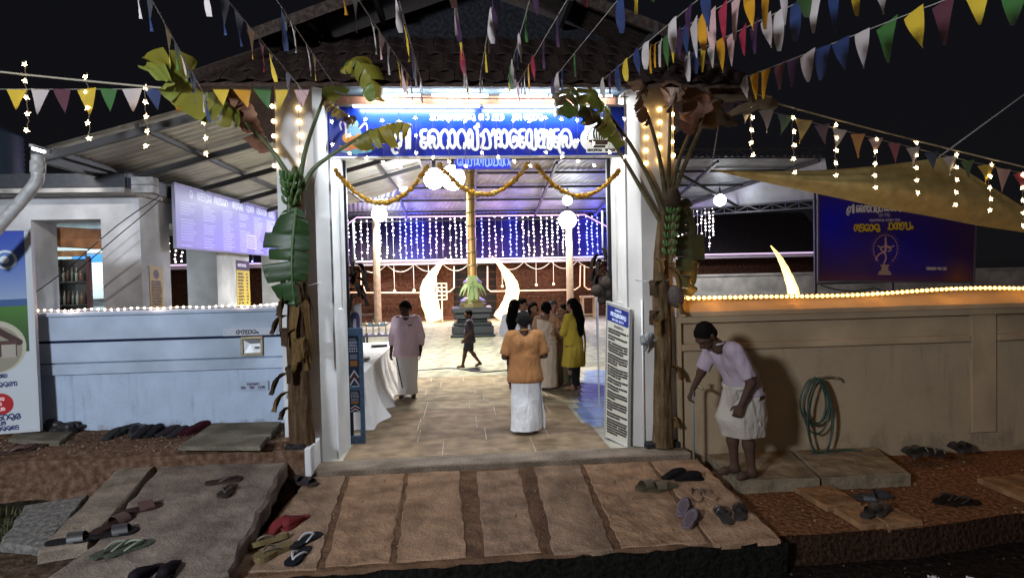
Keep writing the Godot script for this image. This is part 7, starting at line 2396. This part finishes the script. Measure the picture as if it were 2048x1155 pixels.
	panel("small_board", "small white board with an arched picture behind the blue stand", "sign", [Vector3(-1.47, 1.2, -7.80), Vector3(-1.30, 1.2, -7.86), Vector3(-1.30, 1.76, -7.86), Vector3(-1.47, 1.72, -7.80)], img, 0.015)
	# far stool
	t = thing("stool", "pale wooden stool standing by the temple wall at right", "stool", Vector3(5.65, 0, -26.6))
	for s in [[-0.28, -0.2], [0.28, -0.2], [-0.28, 0.2], [0.28, 0.2]]:
		b = Build.new()
		b.bar(Vector3(s[0], 0, s[1]), Vector3(s[0], 0.95, s[1]), 0.08)
		put("leg", b, mat("wood_pale", Color(0.40, 0.28, 0.20), 0.6), t)
	b = Build.new()
	b.bevel(Vector3(0, 0.98, 0), Vector3(0.72, 0.08, 0.5), 0.01)
	b.bar(Vector3(-0.28, 0.2, 0.2), Vector3(0.28, 0.2, 0.2), 0.05)
	put("seat", b, mat("wood_pale", Color.WHITE), t)
	t = thing("bench", "low dark bench by the temple wall at left", "bench", Vector3(-4.4, 0, -26.8))
	b = Build.new()
	b.bevel(Vector3(0, 0.42, 0), Vector3(1.3, 0.08, 0.4), 0.01)
	put("seat", b, mat("bench_dark", Color(0.10, 0.07, 0.06), 0.6), t)
	for x in [-0.5, 0.5]:
		b = Build.new()
		b.box(Vector3(x, 0.19, 0), Vector3(0.08, 0.38, 0.36))
		put("leg", b, mat("bench_dark", Color.WHITE), t)
	# tap on the right wall
	t = thing("wall_tap", "grey upright water pipe with a tap at the right wall", "tap", Vector3(2.59, 0, -6.60))
	b = Build.new()
	b.tube([Vector3(0, -0.25, 0), Vector3(0, 0.72, 0)], 0.014, 8)
	put("pipe", b, mat("pipe_dark", Color(0.16, 0.17, 0.15), 0.6), t)
	b = Build.new()
	b.tube(curve([Vector3(0, 0.70, 0), Vector3(0.01, 0.765, 0.01), Vector3(0.07, 0.77, 0.04), Vector3(0.10, 0.74, 0.06)], 4), 0.016, 8)
	b.bar(Vector3(0.05, 0.785, 0.03), Vector3(0.05, 0.83, 0.03), 0.02)
	b.bar(Vector3(0.02, 0.835, 0.02), Vector3(0.08, 0.835, 0.04), 0.014)
	put("tap_head", b, mat("brass_dull", Color.WHITE), t)
	# coiled hose
	t = thing("garden_hose", "green garden hose coiled and hung on the right wall", "hose", Vector3(4.16, 0, -6.82))
	b = Build.new()
	var pts := []
	var shape := [[0.0, 0.36, 0.22, 0.30], [0.02, 0.40, 0.20, 0.28], [-0.01, 0.33, 0.17, 0.30], [0.0, 0.30, 0.20, 0.34], [0.04, 0.16, 0.18, 0.50], [0.03, 0.18, 0.20, 0.46]]
	for i in shape.size():
		for n in 14:
			var a := TAU * n / 14.0 + PI * 0.5
			var q: Array = shape[i]
			pts.append(Vector3(q[0] - cos(a) * q[2] * 0.82 * (1.0 - 0.25 * maxf(0.0, sin(a))), 0.80 - q[3] + sin(a) * q[3] * 0.95 - 0.02 * (i % 2), 0.02 + 0.014 * i))
	b.tube(curve(pts, 2), 0.011, 6)
	put("coil", b, mat("hose_green", Color(0.022, 0.045, 0.03), 0.5), t)
	b = Build.new()
	b.tube(curve([Vector3(-0.02, 0.80, 0.08), Vector3(0.08, 0.815, 0.10), Vector3(0.20, 0.80, 0.10), Vector3(0.25, 0.76, 0.09)], 4), 0.015, 6)
	put("end", b, mat("hose_pale", Color(0.22, 0.18, 0.13), 0.5), t)
	b = Build.new()
	b.tube(curve([Vector3(4.089, -0.1, -6.735), Vector3(4.322, -0.1, -6.759), Vector3(4.586, -0.1, -6.778), Vector3(4.702, -0.1, -6.719)], 4), 0.013, 6)
	tag(put("hose_end", b, mat("hose_green", Color.WHITE)), "loose end of green hose lying at the wall foot", "hose")
	# conduit and crumpled bag on the right jamb
	b = Build.new()
	b.tube([Vector3(2.115, 0.05, -6.93), Vector3(2.115, 1.75, -6.93)], 0.011, 8)
	tag(put("conduit", b, mat("pvc_white", Color(0.62, 0.61, 0.60), 0.5)), "thin white conduit pipe on the inner edge of the right pillar", "pipe")
	b = Build.new()
	nets(b, [[Vector3(0, 0, 0), Vector3(0.03, 0.05, 0.01), 0.06, 0.05], [Vector3(-0.04, -0.02, 0.02), Vector3(-0.05, 0.04, 0.0), 0.04, 0.03], [Vector3(0.03, -0.05, 0), Vector3(-0.03, -0.12, 0.01), 0.02, 0.012], [Vector3(0.05, 0.0, 0), Vector3(0.11, 0.0, 0.0), 0.015, 0.02]], 0.012, 0.02)
	var bag := put("plastic_bag", b, mat("bag_silver", Color(0.55, 0.55, 0.56), 0.35, "speck", 6.0, 1.5))
	bag.position = Vector3(2.14, 1.28, -6.86)
	tag(bag, "crumpled silvery plastic bag tied beside the notice board", "plastic bag")
	# stick by the drain
	b = Build.new()
	b.tube([Vector3(-5.549, -0.12, -7.299), Vector3(-4.889, -0.12, -7.119), Vector3(-4.184, -0.12, -6.934)], 0.016, 8)
	tag(put("plastic_pipe", b, mat("pvc_pale", Color(0.48, 0.47, 0.44), 0.6, "rough", 3.0)), "whitish plastic pipe lying over the drain at left", "pipe")
	# wires by the pavilion
	k = 0
	for q in [[Vector3(-4.475, 3.369, -9.4), Vector3(-5.129, 2.936, -9.45), Vector3(-5.905, 2.295, -9.5), Vector3(-6.398, 1.934, -9.5)], [Vector3(-4.448, 3.324, -9.4), Vector3(-4.72, 3.089, -9.4), Vector3(-5.186, 2.728, -9.45), Vector3(-5.765, 2.255, -9.5)]]:
		b = Build.new()
		b.tube(curve(q, 6), 0.008, 5)
		tag(put("cable", b, mat("black_steel", Color.WHITE)), ["thin cable slung across the pavilion front, longer one", "thin cable slung across the pavilion front, shorter one"][k], "cable")
		k += 1
	b = Build.new()
	b.tube(sag(Vector3(-1.80, 2.02, -6.60), Vector3(-1.60, 2.05, -6.96), 0.02, 6), 0.005, 5)
	tag(put("tie_cord", b, mat("rope_grey", Color.WHITE)), "cord tying the left banana stem to the pillar", "cord")
	b = Build.new()
	b.tube(sag(Vector3(2.40, 1.99, -6.78), Vector3(2.06, 2.0, -7.0), 0.03, 6), 0.005, 5)
	tag(put("tie_cord", b, mats["rope_grey"]), "cord tying the right banana stem to the pillar", "cord")
	# marigold garlands under the sign
	k = 0
	for q in [[Vector3(-1.42, 3.35, -6.97), Vector3(-0.33, 3.40, -6.97), 0.44], [Vector3(-0.25, 3.40, -6.97), Vector3(0.82, 3.40, -6.97), 0.38], [Vector3(0.86, 3.40, -6.97), Vector3(1.90, 3.32, -6.97), 0.37]]:
		t = thing("garland", ["marigold garland under the left third of the sign", "marigold garland under the middle of the sign", "marigold garland under the right third of the sign"][k], "garland", Vector3.ZERO, 0.0, "marigold garlands under the sign")
		var line := sag(q[0], q[1], q[2], 38)
		b = Build.new()
		b.tube(line, 0.004, 4)
		put("string", b, mat("cord_grey", Color.WHITE), t)
		for i in range(1, 38):
			var o := put_mesh("flower", flower(i % 3), mat("marigold_%d" % (rng.randi() % 3), [Color(0.52, 0.27, 0.03), Color(0.40, 0.19, 0.025), Color(0.46, 0.27, 0.06)][rng.randi() % 3], 0.8), t)
			o.transform = Transform3D(Basis.from_euler(Vector3(rnd(0, 6), rnd(0, 6), rnd(0, 6))).scaled(Vector3.ONE * rnd(0.95, 1.5)), line[i] + Vector3(rnd(-0.006, 0.006), rnd(-0.008, 0.008), rnd(-0.006, 0.006)))
		k += 1
	# grit and small stones on the earth and slabs
	var stone := Build.new()
	stone.ball(Vector3.ZERO, 1.0, 4, 6, Vector3(1.0, 0.65, 0.8))
	var stone_mesh := stone.mesh()
	k = 0
	for area in [[-6.0, -1.8, -7.6, -6.62, 0.30, 900, "loose grit and small stones on the earth bank", Color(0.20, 0.15, 0.11)], [-5.0, -2.0, -5.4, -3.6, -0.17, 1100, "loose grit and small stones on the verge at lower left", Color(0.19, 0.15, 0.12)], [2.8, 7.5, -6.6, -5.1, -0.25, 700, "loose grit on the brown terrace", Color(0.26, 0.15, 0.09)], [2.3, 5.5, -4.9, -3.4, -0.5, 450, "gravel on the dark road at lower right", Color(0.06, 0.045, 0.036)], [-1.7, 2.6, -6.5, -4.95, -0.12, 350, "fine grit on the stone ramp", Color(0.24, 0.19, 0.14)]]:
		var mm := MultiMesh.new()
		mm.transform_format = MultiMesh.TRANSFORM_3D
		mm.mesh = stone_mesh
		mm.instance_count = area[5]
		for i in area[5]:
			var x := rnd(area[0], area[1])
			var z := rnd(area[2], area[3])
			var y: float = area[4]
			if k == 4:
				y = lerpf(-0.055, -0.20, clampf((z + 6.66) / 1.8, 0.0, 1.0)) + 0.003
			var r := 0.004 + 0.014 * pow(rng.randf(), 4.0)
			mm.set_instance_transform(i, Transform3D(Basis.from_euler(Vector3(0, rnd(0, 6), rnd(-0.3, 0.3))).scaled(Vector3.ONE * r), Vector3(x, y + r * 0.2, z)))
		var o := MultiMeshInstance3D.new()
		o.multimesh = mm
		o.material_override = mat("grit_%d" % k, area[7], 0.9)
		o.name = numbered("gravel")
		add_child(o, true)
		o.set_meta("kind", "stuff")
		tag(o, area[6], "gravel")
		k += 1
	# scraps in the dark at lower right
	for i in 14:
		b = Build.new()
		var w := rnd(0.02, 0.06)
		b.sheet(4, 4, func(u: float, v: float) -> Vector3: return Vector3((u - 0.5) * w, 0.012 + 0.35 * w * sin(u * 7.0 + i) * sin(v * 6.0 + i * 2), (v - 0.5) * w * 1.4))
		var o := put("paper_scrap", b, mat("scrap_%d" % (i % 3), [Color(0.55, 0.52, 0.50), Color(0.30, 0.22, 0.18), Color(0.4, 0.4, 0.42)][i % 3], 0.7))
		o.position = Vector3(rnd(2.6, 4.4), -0.485, rnd(-4.6, -4.0))
		o.rotation.y = rnd(0, 6)
		tag(o, "crumpled paper scrap on the dark road at lower right", "paper scrap", "paper scraps on the road")

var blooms := []
func flower(i: int) -> Mesh:
	if blooms.is_empty():
		for k in 3:
			var b := Build.new()
			b.flat()
			for n in 14:
				var a := n * 2.4
				var y := 1.0 - 2.0 * (n + 0.5) / 14.0
				var d := Vector3(cos(a) * sqrt(1.0 - y * y), y, sin(a) * sqrt(1.0 - y * y))
				var s := d.cross(Vector3(0.3, 1, 0.2)).normalized() * 0.011
				var u := d.cross(s).normalized() * 0.009
				var c := d * rnd(0.017, 0.022)
				b.quad(c - s - u, c + s - u, c + s + u, c - s + u)
			b.ball(Vector3.ZERO, 0.015, 4, 6)
			blooms.append(b.mesh())
	return blooms[i]

# ---- footwear ----
func sole_outline(l: float, wide: float) -> PackedVector2Array:
	var out := PackedVector2Array()
	var w := [0.008, 0.022, 0.031, 0.036, 0.034, 0.035, 0.043, 0.046, 0.044, 0.036, 0.024, 0.009]
	var at := [0.0, 0.025, 0.08, 0.18, 0.35, 0.5, 0.65, 0.76, 0.86, 0.94, 0.98, 1.0]
	for i in 12:
		out.append(Vector2(w[i] * wide * l / 0.26, (at[i] - 0.5) * l))
	for i in range(11, -1, -1):
		out.append(Vector2(-w[i] * wide * l / 0.26, (at[i] - 0.5) * l))
	return out

# kinds: thong, slide, clog, shoe. Local axes: toe towards +z, y up.
func shoe(called: String, label: String, group: String, kind: String, at: Vector3, turn: float, c: Color, strap: Color, l := 0.26, roll := 0.0) -> void:
	var t := thing(called, label, called.replace("_", " "), at, turn, group)
	t.rotation.z = roll
	t.rotation.x = SHOE_PITCH
	l *= 1.27
	var k := l / 0.26
	var b := Build.new()
	var key := "shoe_%s" % c.to_html(false)
	var rub := mat(key, c, 0.6, "rough", 3.0)
	var str := mat("shoe_%s" % strap.to_html(false), strap, 0.5)
	var thick := 0.02 if kind != "wedge" else 0.045
	b.prism(sole_outline(l, 1.12), thick, Transform3D(Basis(Vector3(1, 0, 0), Vector3(0, 0, 1), Vector3(0, 1, 0)), Vector3.ZERO))
	put("sole", b, rub, t)
	b = Build.new()
	match kind:
		"thong", "wedge":
			for s in [-1.0, 1.0]:
				b.tube(curve([Vector3(0.0, thick, 0.075) * Vector3(k, 1, k), Vector3(0.012 * s * k, thick + 0.022, 0.06 * k), Vector3(0.036 * s * k, thick + 0.028, 0.015 * k), Vector3(0.034 * s * k, thick - 0.004, -0.035 * k)], 4), [0.006, 0.008, 0.008, 0.009, 0.009, 0.010, 0.010, 0.010, 0.010, 0.009, 0.009, 0.008, 0.008], 6)
			put("strap", b, str, t)
		"slide":
			b.sheet(10, 5, func(u: float, v: float) -> Vector3:
				var a := PI * u
				return Vector3(cos(a) * 0.047 * k, thick * 0.5 + sin(a) * 0.05 * k, (0.085 - 0.085 * v - 0.012 * sin(a)) * k))
			put("strap", b, str, t)
		"cross":
			for s in [-1.0, 1.0]:
				b.sheet(10, 3, func(u: float, v: float) -> Vector3:
					var a := PI * u
					return Vector3(cos(a) * 0.046 * k, thick * 0.5 + sin(a) * 0.046 * k + 0.004 * s, (0.05 + 0.03 * s * cos(a) + 0.025 * (v - 0.5)) * k))
			b.sheet(12, 2, func(u: float, v: float) -> Vector3:
				var a := PI * u
				return Vector3(cos(a) * 0.036 * k, 0.05 * k + 0.02 * k * v + 0.012 * sin(a), -0.02 * k - sin(a) * 0.11 * k))
			put("strap", b, str, t)
		"clog", "shoe":
			var up := 0.062 if kind == "clog" else 0.07
			nets(b, [[Vector3(0, 0.030, -0.092) * k, Vector3(0, 0.034, 0.0) * k, 0.036 * k, 0.040 * k], [Vector3(0, 0.032, 0.0) * k, Vector3(0, 0.030, 0.075) * k, 0.044 * k, 0.040 * k], [Vector3(0, 0.05, -0.095) * k, Vector3(0, 0.04, -0.07) * k, 0.028 * k, 0.03 * k]], 0.008, 0.012, [Vector3(0, up, 0.03) * k, Vector3(0, 0.008, 0)], [Vector3(0, 0.94, -0.34), Vector3(0, -1, 0)])
			put("upper", b, rub, t)
			b = Build.new()
			var n := Vector3(0, 0.94, -0.34)
			b.flat()
			var rim := []
			for i in 14:
				var a := TAU * i / 14.0
				rim.append(Vector3(sin(a) * 0.027, 0.0, -0.035 + cos(a) * 0.062) * k)
			for i in 14:
				rim[i].y = up * k - (rim[i].z - 0.03 * k) * n.z / n.y + 0.0025
			for i in range(1, 13):
				b.tri(rim[0], rim[i], rim[i + 1])
			put("opening", b, mat("shoe_inside_shade_%s" % strap.to_html(false), strap, 0.9), t)  # dark disc on the solid upper; the hollow's shade put into its colour

const SHOE_PITCH := 0.0

func pair(called: String, what: String, kind: String, at: Vector3, bt: Vector3, ta: float, tb: float, c: Color, s: Color, l := 0.26, roll := 0.0) -> void:
	var g: String = "pair of " + what
	shoe(called, "left one of the " + what, g, kind, at, ta, c, s, l, roll)
	shoe(called, "right one of the " + what, g, kind, bt, tb, c, s, l)

func footwear() -> void:
	var black := Color(0.018, 0.017, 0.02)
	pair("sandal", "reddish brown slides on the grey slab", "slide", Vector3(-3.037, 0.007, -5.389), Vector3(-2.952, 0.039, -5.628), 2.75, 2.15, Color(0.085, 0.045, 0.038), Color(0.075, 0.038, 0.032), 0.29)
	pair("sandal", "flat dark slides at the slab's lower left corner", "slide", Vector3(-3.258, -0.023, -5.164), Vector3(-2.957, -0.012, -5.243), 1.75, 1.85, Color(0.035, 0.032, 0.032), Color(0.03, 0.028, 0.03), 0.28)
	pair("sandal", "grey green thong sandals on the slab", "thong", Vector3(-2.826, -0.044, -5.001), Vector3(-2.712, -0.044, -5.003), 2.55, 2.3, Color(0.14, 0.16, 0.12), Color(0.20, 0.23, 0.17), 0.28)
	pair("sandal", "brown thong sandals lying crossed on the grey slab", "thong", Vector3(-2.393, 0.103, -6.109), Vector3(-2.279, 0.076, -5.905), 1.9, 0.05, Color(0.09, 0.065, 0.052), Color(0.06, 0.042, 0.036), 0.27)
	pair("shoe", "dark purple clogs at the very bottom of the slab", "clog", Vector3(-2.41, -0.092, -4.642), Vector3(-2.253, -0.088, -4.674), -0.3, 0.1, Color(0.03, 0.022, 0.03), Color(0.012, 0.010, 0.012), 0.25)
	pair("sandal", "black slides at the upper left ramp corner", "slide", Vector3(-1.812, -0.063, -6.515), Vector3(-1.692, -0.068, -6.451), 0.8, 0.9, Color(0.10, 0.07, 0.06), black, 0.26)
	pair("shoe", "glossy red jelly shoes on the ramp", "clog", Vector3(-1.696, -0.146, -5.483), Vector3(-1.572, -0.138, -5.579), 2.8, -0.5, Color(0.34, 0.055, 0.06), Color(0.16, 0.025, 0.03), 0.265)
	pair("sandal", "tan wedge sandals at the ramp's lower left", "wedge", Vector3(-1.695, -0.166, -5.228), Vector3(-1.604, -0.18, -5.061), -0.95, -0.75, Color(0.34, 0.25, 0.12), Color(0.10, 0.075, 0.045), 0.27, 0.5)
	pair("sandal", "black thong sandals with white trims on the ramp", "thong", Vector3(-1.39, -0.165, -5.243), Vector3(-1.386, -0.185, -4.999), 2.6, -0.25, Color(0.028, 0.03, 0.036), Color(0.40, 0.40, 0.42), 0.26)
	pair("sandal", "olive sandals with thick straps at the ramp's upper right", "slide", Vector3(1.869, -0.108, -5.953), Vector3(1.989, -0.113, -5.892), -1.1, -1.25, Color(0.17, 0.145, 0.09), Color(0.12, 0.10, 0.065), 0.28)
	pair("shoe", "black shoes behind the olive sandals on the ramp", "shoe", Vector3(2.203, -0.092, -6.147), Vector3(2.325, -0.099, -6.069), 1.9, 1.6, Color(0.025, 0.022, 0.022), Color(0.01, 0.01, 0.01), 0.25)
	pair("sandal", "small tan thong sandals side by side on the ramp", "thong", Vector3(2.248, -0.128, -5.702), Vector3(2.35, -0.129, -5.69), 3.0, -2.8, Color(0.58, 0.36, 0.23), Color(0.12, 0.07, 0.045), 0.23)
	pair("shoe", "lilac clogs on the right of the ramp", "clog", Vector3(2.021, -0.151, -5.414), Vector3(2.008, -0.169, -5.195), 2.6, 2.45, Color(0.30, 0.235, 0.27), Color(0.10, 0.075, 0.085), 0.27)
	pair("sandal", "black strapped sandals at the ramp's right edge", "cross", Vector3(2.335, -0.164, -5.251), Vector3(2.51, -0.161, -5.298), 3.0, 2.7, black, black, 0.27)
	pair("sandal", "black slides on the flat stone of the terrace", "slide", Vector3(3.72, -0.19, -5.203), Vector3(3.854, -0.19, -5.231), 2.2, 2.3, black, Color(0.05, 0.045, 0.045), 0.26)
	pair("sandal", "dark sandals just behind the flat stone of the terrace", "slide", Vector3(3.965, -0.24, -5.648), Vector3(4.134, -0.24, -5.706), 1.0, 1.3, black, black, 0.26)
	pair("sandal", "dark sandals lying alone at the right of the terrace", "thong", Vector3(4.732, -0.24, -5.512), Vector3(4.821, -0.24, -5.421), 1.9, 1.6, Color(0.03, 0.02, 0.018), black, 0.27)
	pair("sandal", "dark sandals nearest to the hose at the wall foot", "slide", Vector3(5.196, -0.12, -6.568), Vector3(5.338, -0.12, -6.605), 2.8, 3.0, black, Color(0.03, 0.03, 0.03), 0.26)
	pair("sandal", "dark sandals second from the hose at the wall foot", "thong", Vector3(5.475, -0.12, -6.603), Vector3(5.516, -0.12, -6.518), 2.9, 2.6, Color(0.05, 0.045, 0.04), Color(0.12, 0.11, 0.1), 0.26)
	pair("sandal", "dark sandals farthest right at the wall foot", "slide", Vector3(5.863, -0.12, -6.664), Vector3(5.992, -0.12, -6.664), 2.8, 3.0, black, black, 0.26)
	var tilt := -0.5
	pair("shoe", "worn grey shoes leftmost in the row under the wall", "shoe", Vector3(-4.096, 0.3, -7.339), Vector3(-4.057, 0.3, -7.42), 3.0, 2.9, Color(0.07, 0.075, 0.08), Color(0.03, 0.03, 0.03), 0.26)
	pair("shoe", "black shoes second in the row under the white wall", "shoe", Vector3(-4.016, 0.3, -7.504), Vector3(-3.903, 0.3, -7.439), 2.6, 3.3, black, black, 0.27)
	pair("shoe", "dark high strapped shoes amid the row under the wall", "clog", Vector3(-3.767, 0.3, -7.372), Vector3(-3.668, 0.3, -7.4), 2.9, 3.1, Color(0.03, 0.03, 0.035), black, 0.28)
	pair("shoe", "greyish violet shoes in the row under the white wall", "clog", Vector3(-3.495, 0.3, -7.371), Vector3(-3.351, 0.3, -7.303), 2.4, 2.7, Color(0.065, 0.055, 0.065), Color(0.03, 0.025, 0.03), 0.25)
	pair("shoe", "maroon shoes leaning on the loose slab by the wall", "shoe", Vector3(-3.238, 0.3, -7.328), Vector3(-3.157, 0.33, -7.382), 2.2, 2.5, Color(0.085, 0.022, 0.032), Color(0.04, 0.012, 0.016), 0.26)
	pair("shoe", "black shoes heaped on the small slab under the banner", "shoe", Vector3(-5.038, 0.34, -7.662), Vector3(-4.832, 0.34, -7.581), 1.9, 1.3, black, black, 0.27)
	pair("sandal", "black sandals beside the heaped shoes under the banner", "slide", Vector3(-5.064, 0.38, -7.75), Vector3(-4.788, 0.35, -7.628), 1.2, 2.1, black, black, 0.27)
	pair("sandal", "faded brown sandals on the bank at the left edge", "thong", Vector3(-4.845, 0.29, -6.838), Vector3(-4.791, 0.29, -6.959), 2.0, 2.5, Color(0.11, 0.065, 0.05), Color(0.08, 0.045, 0.035), 0.27)
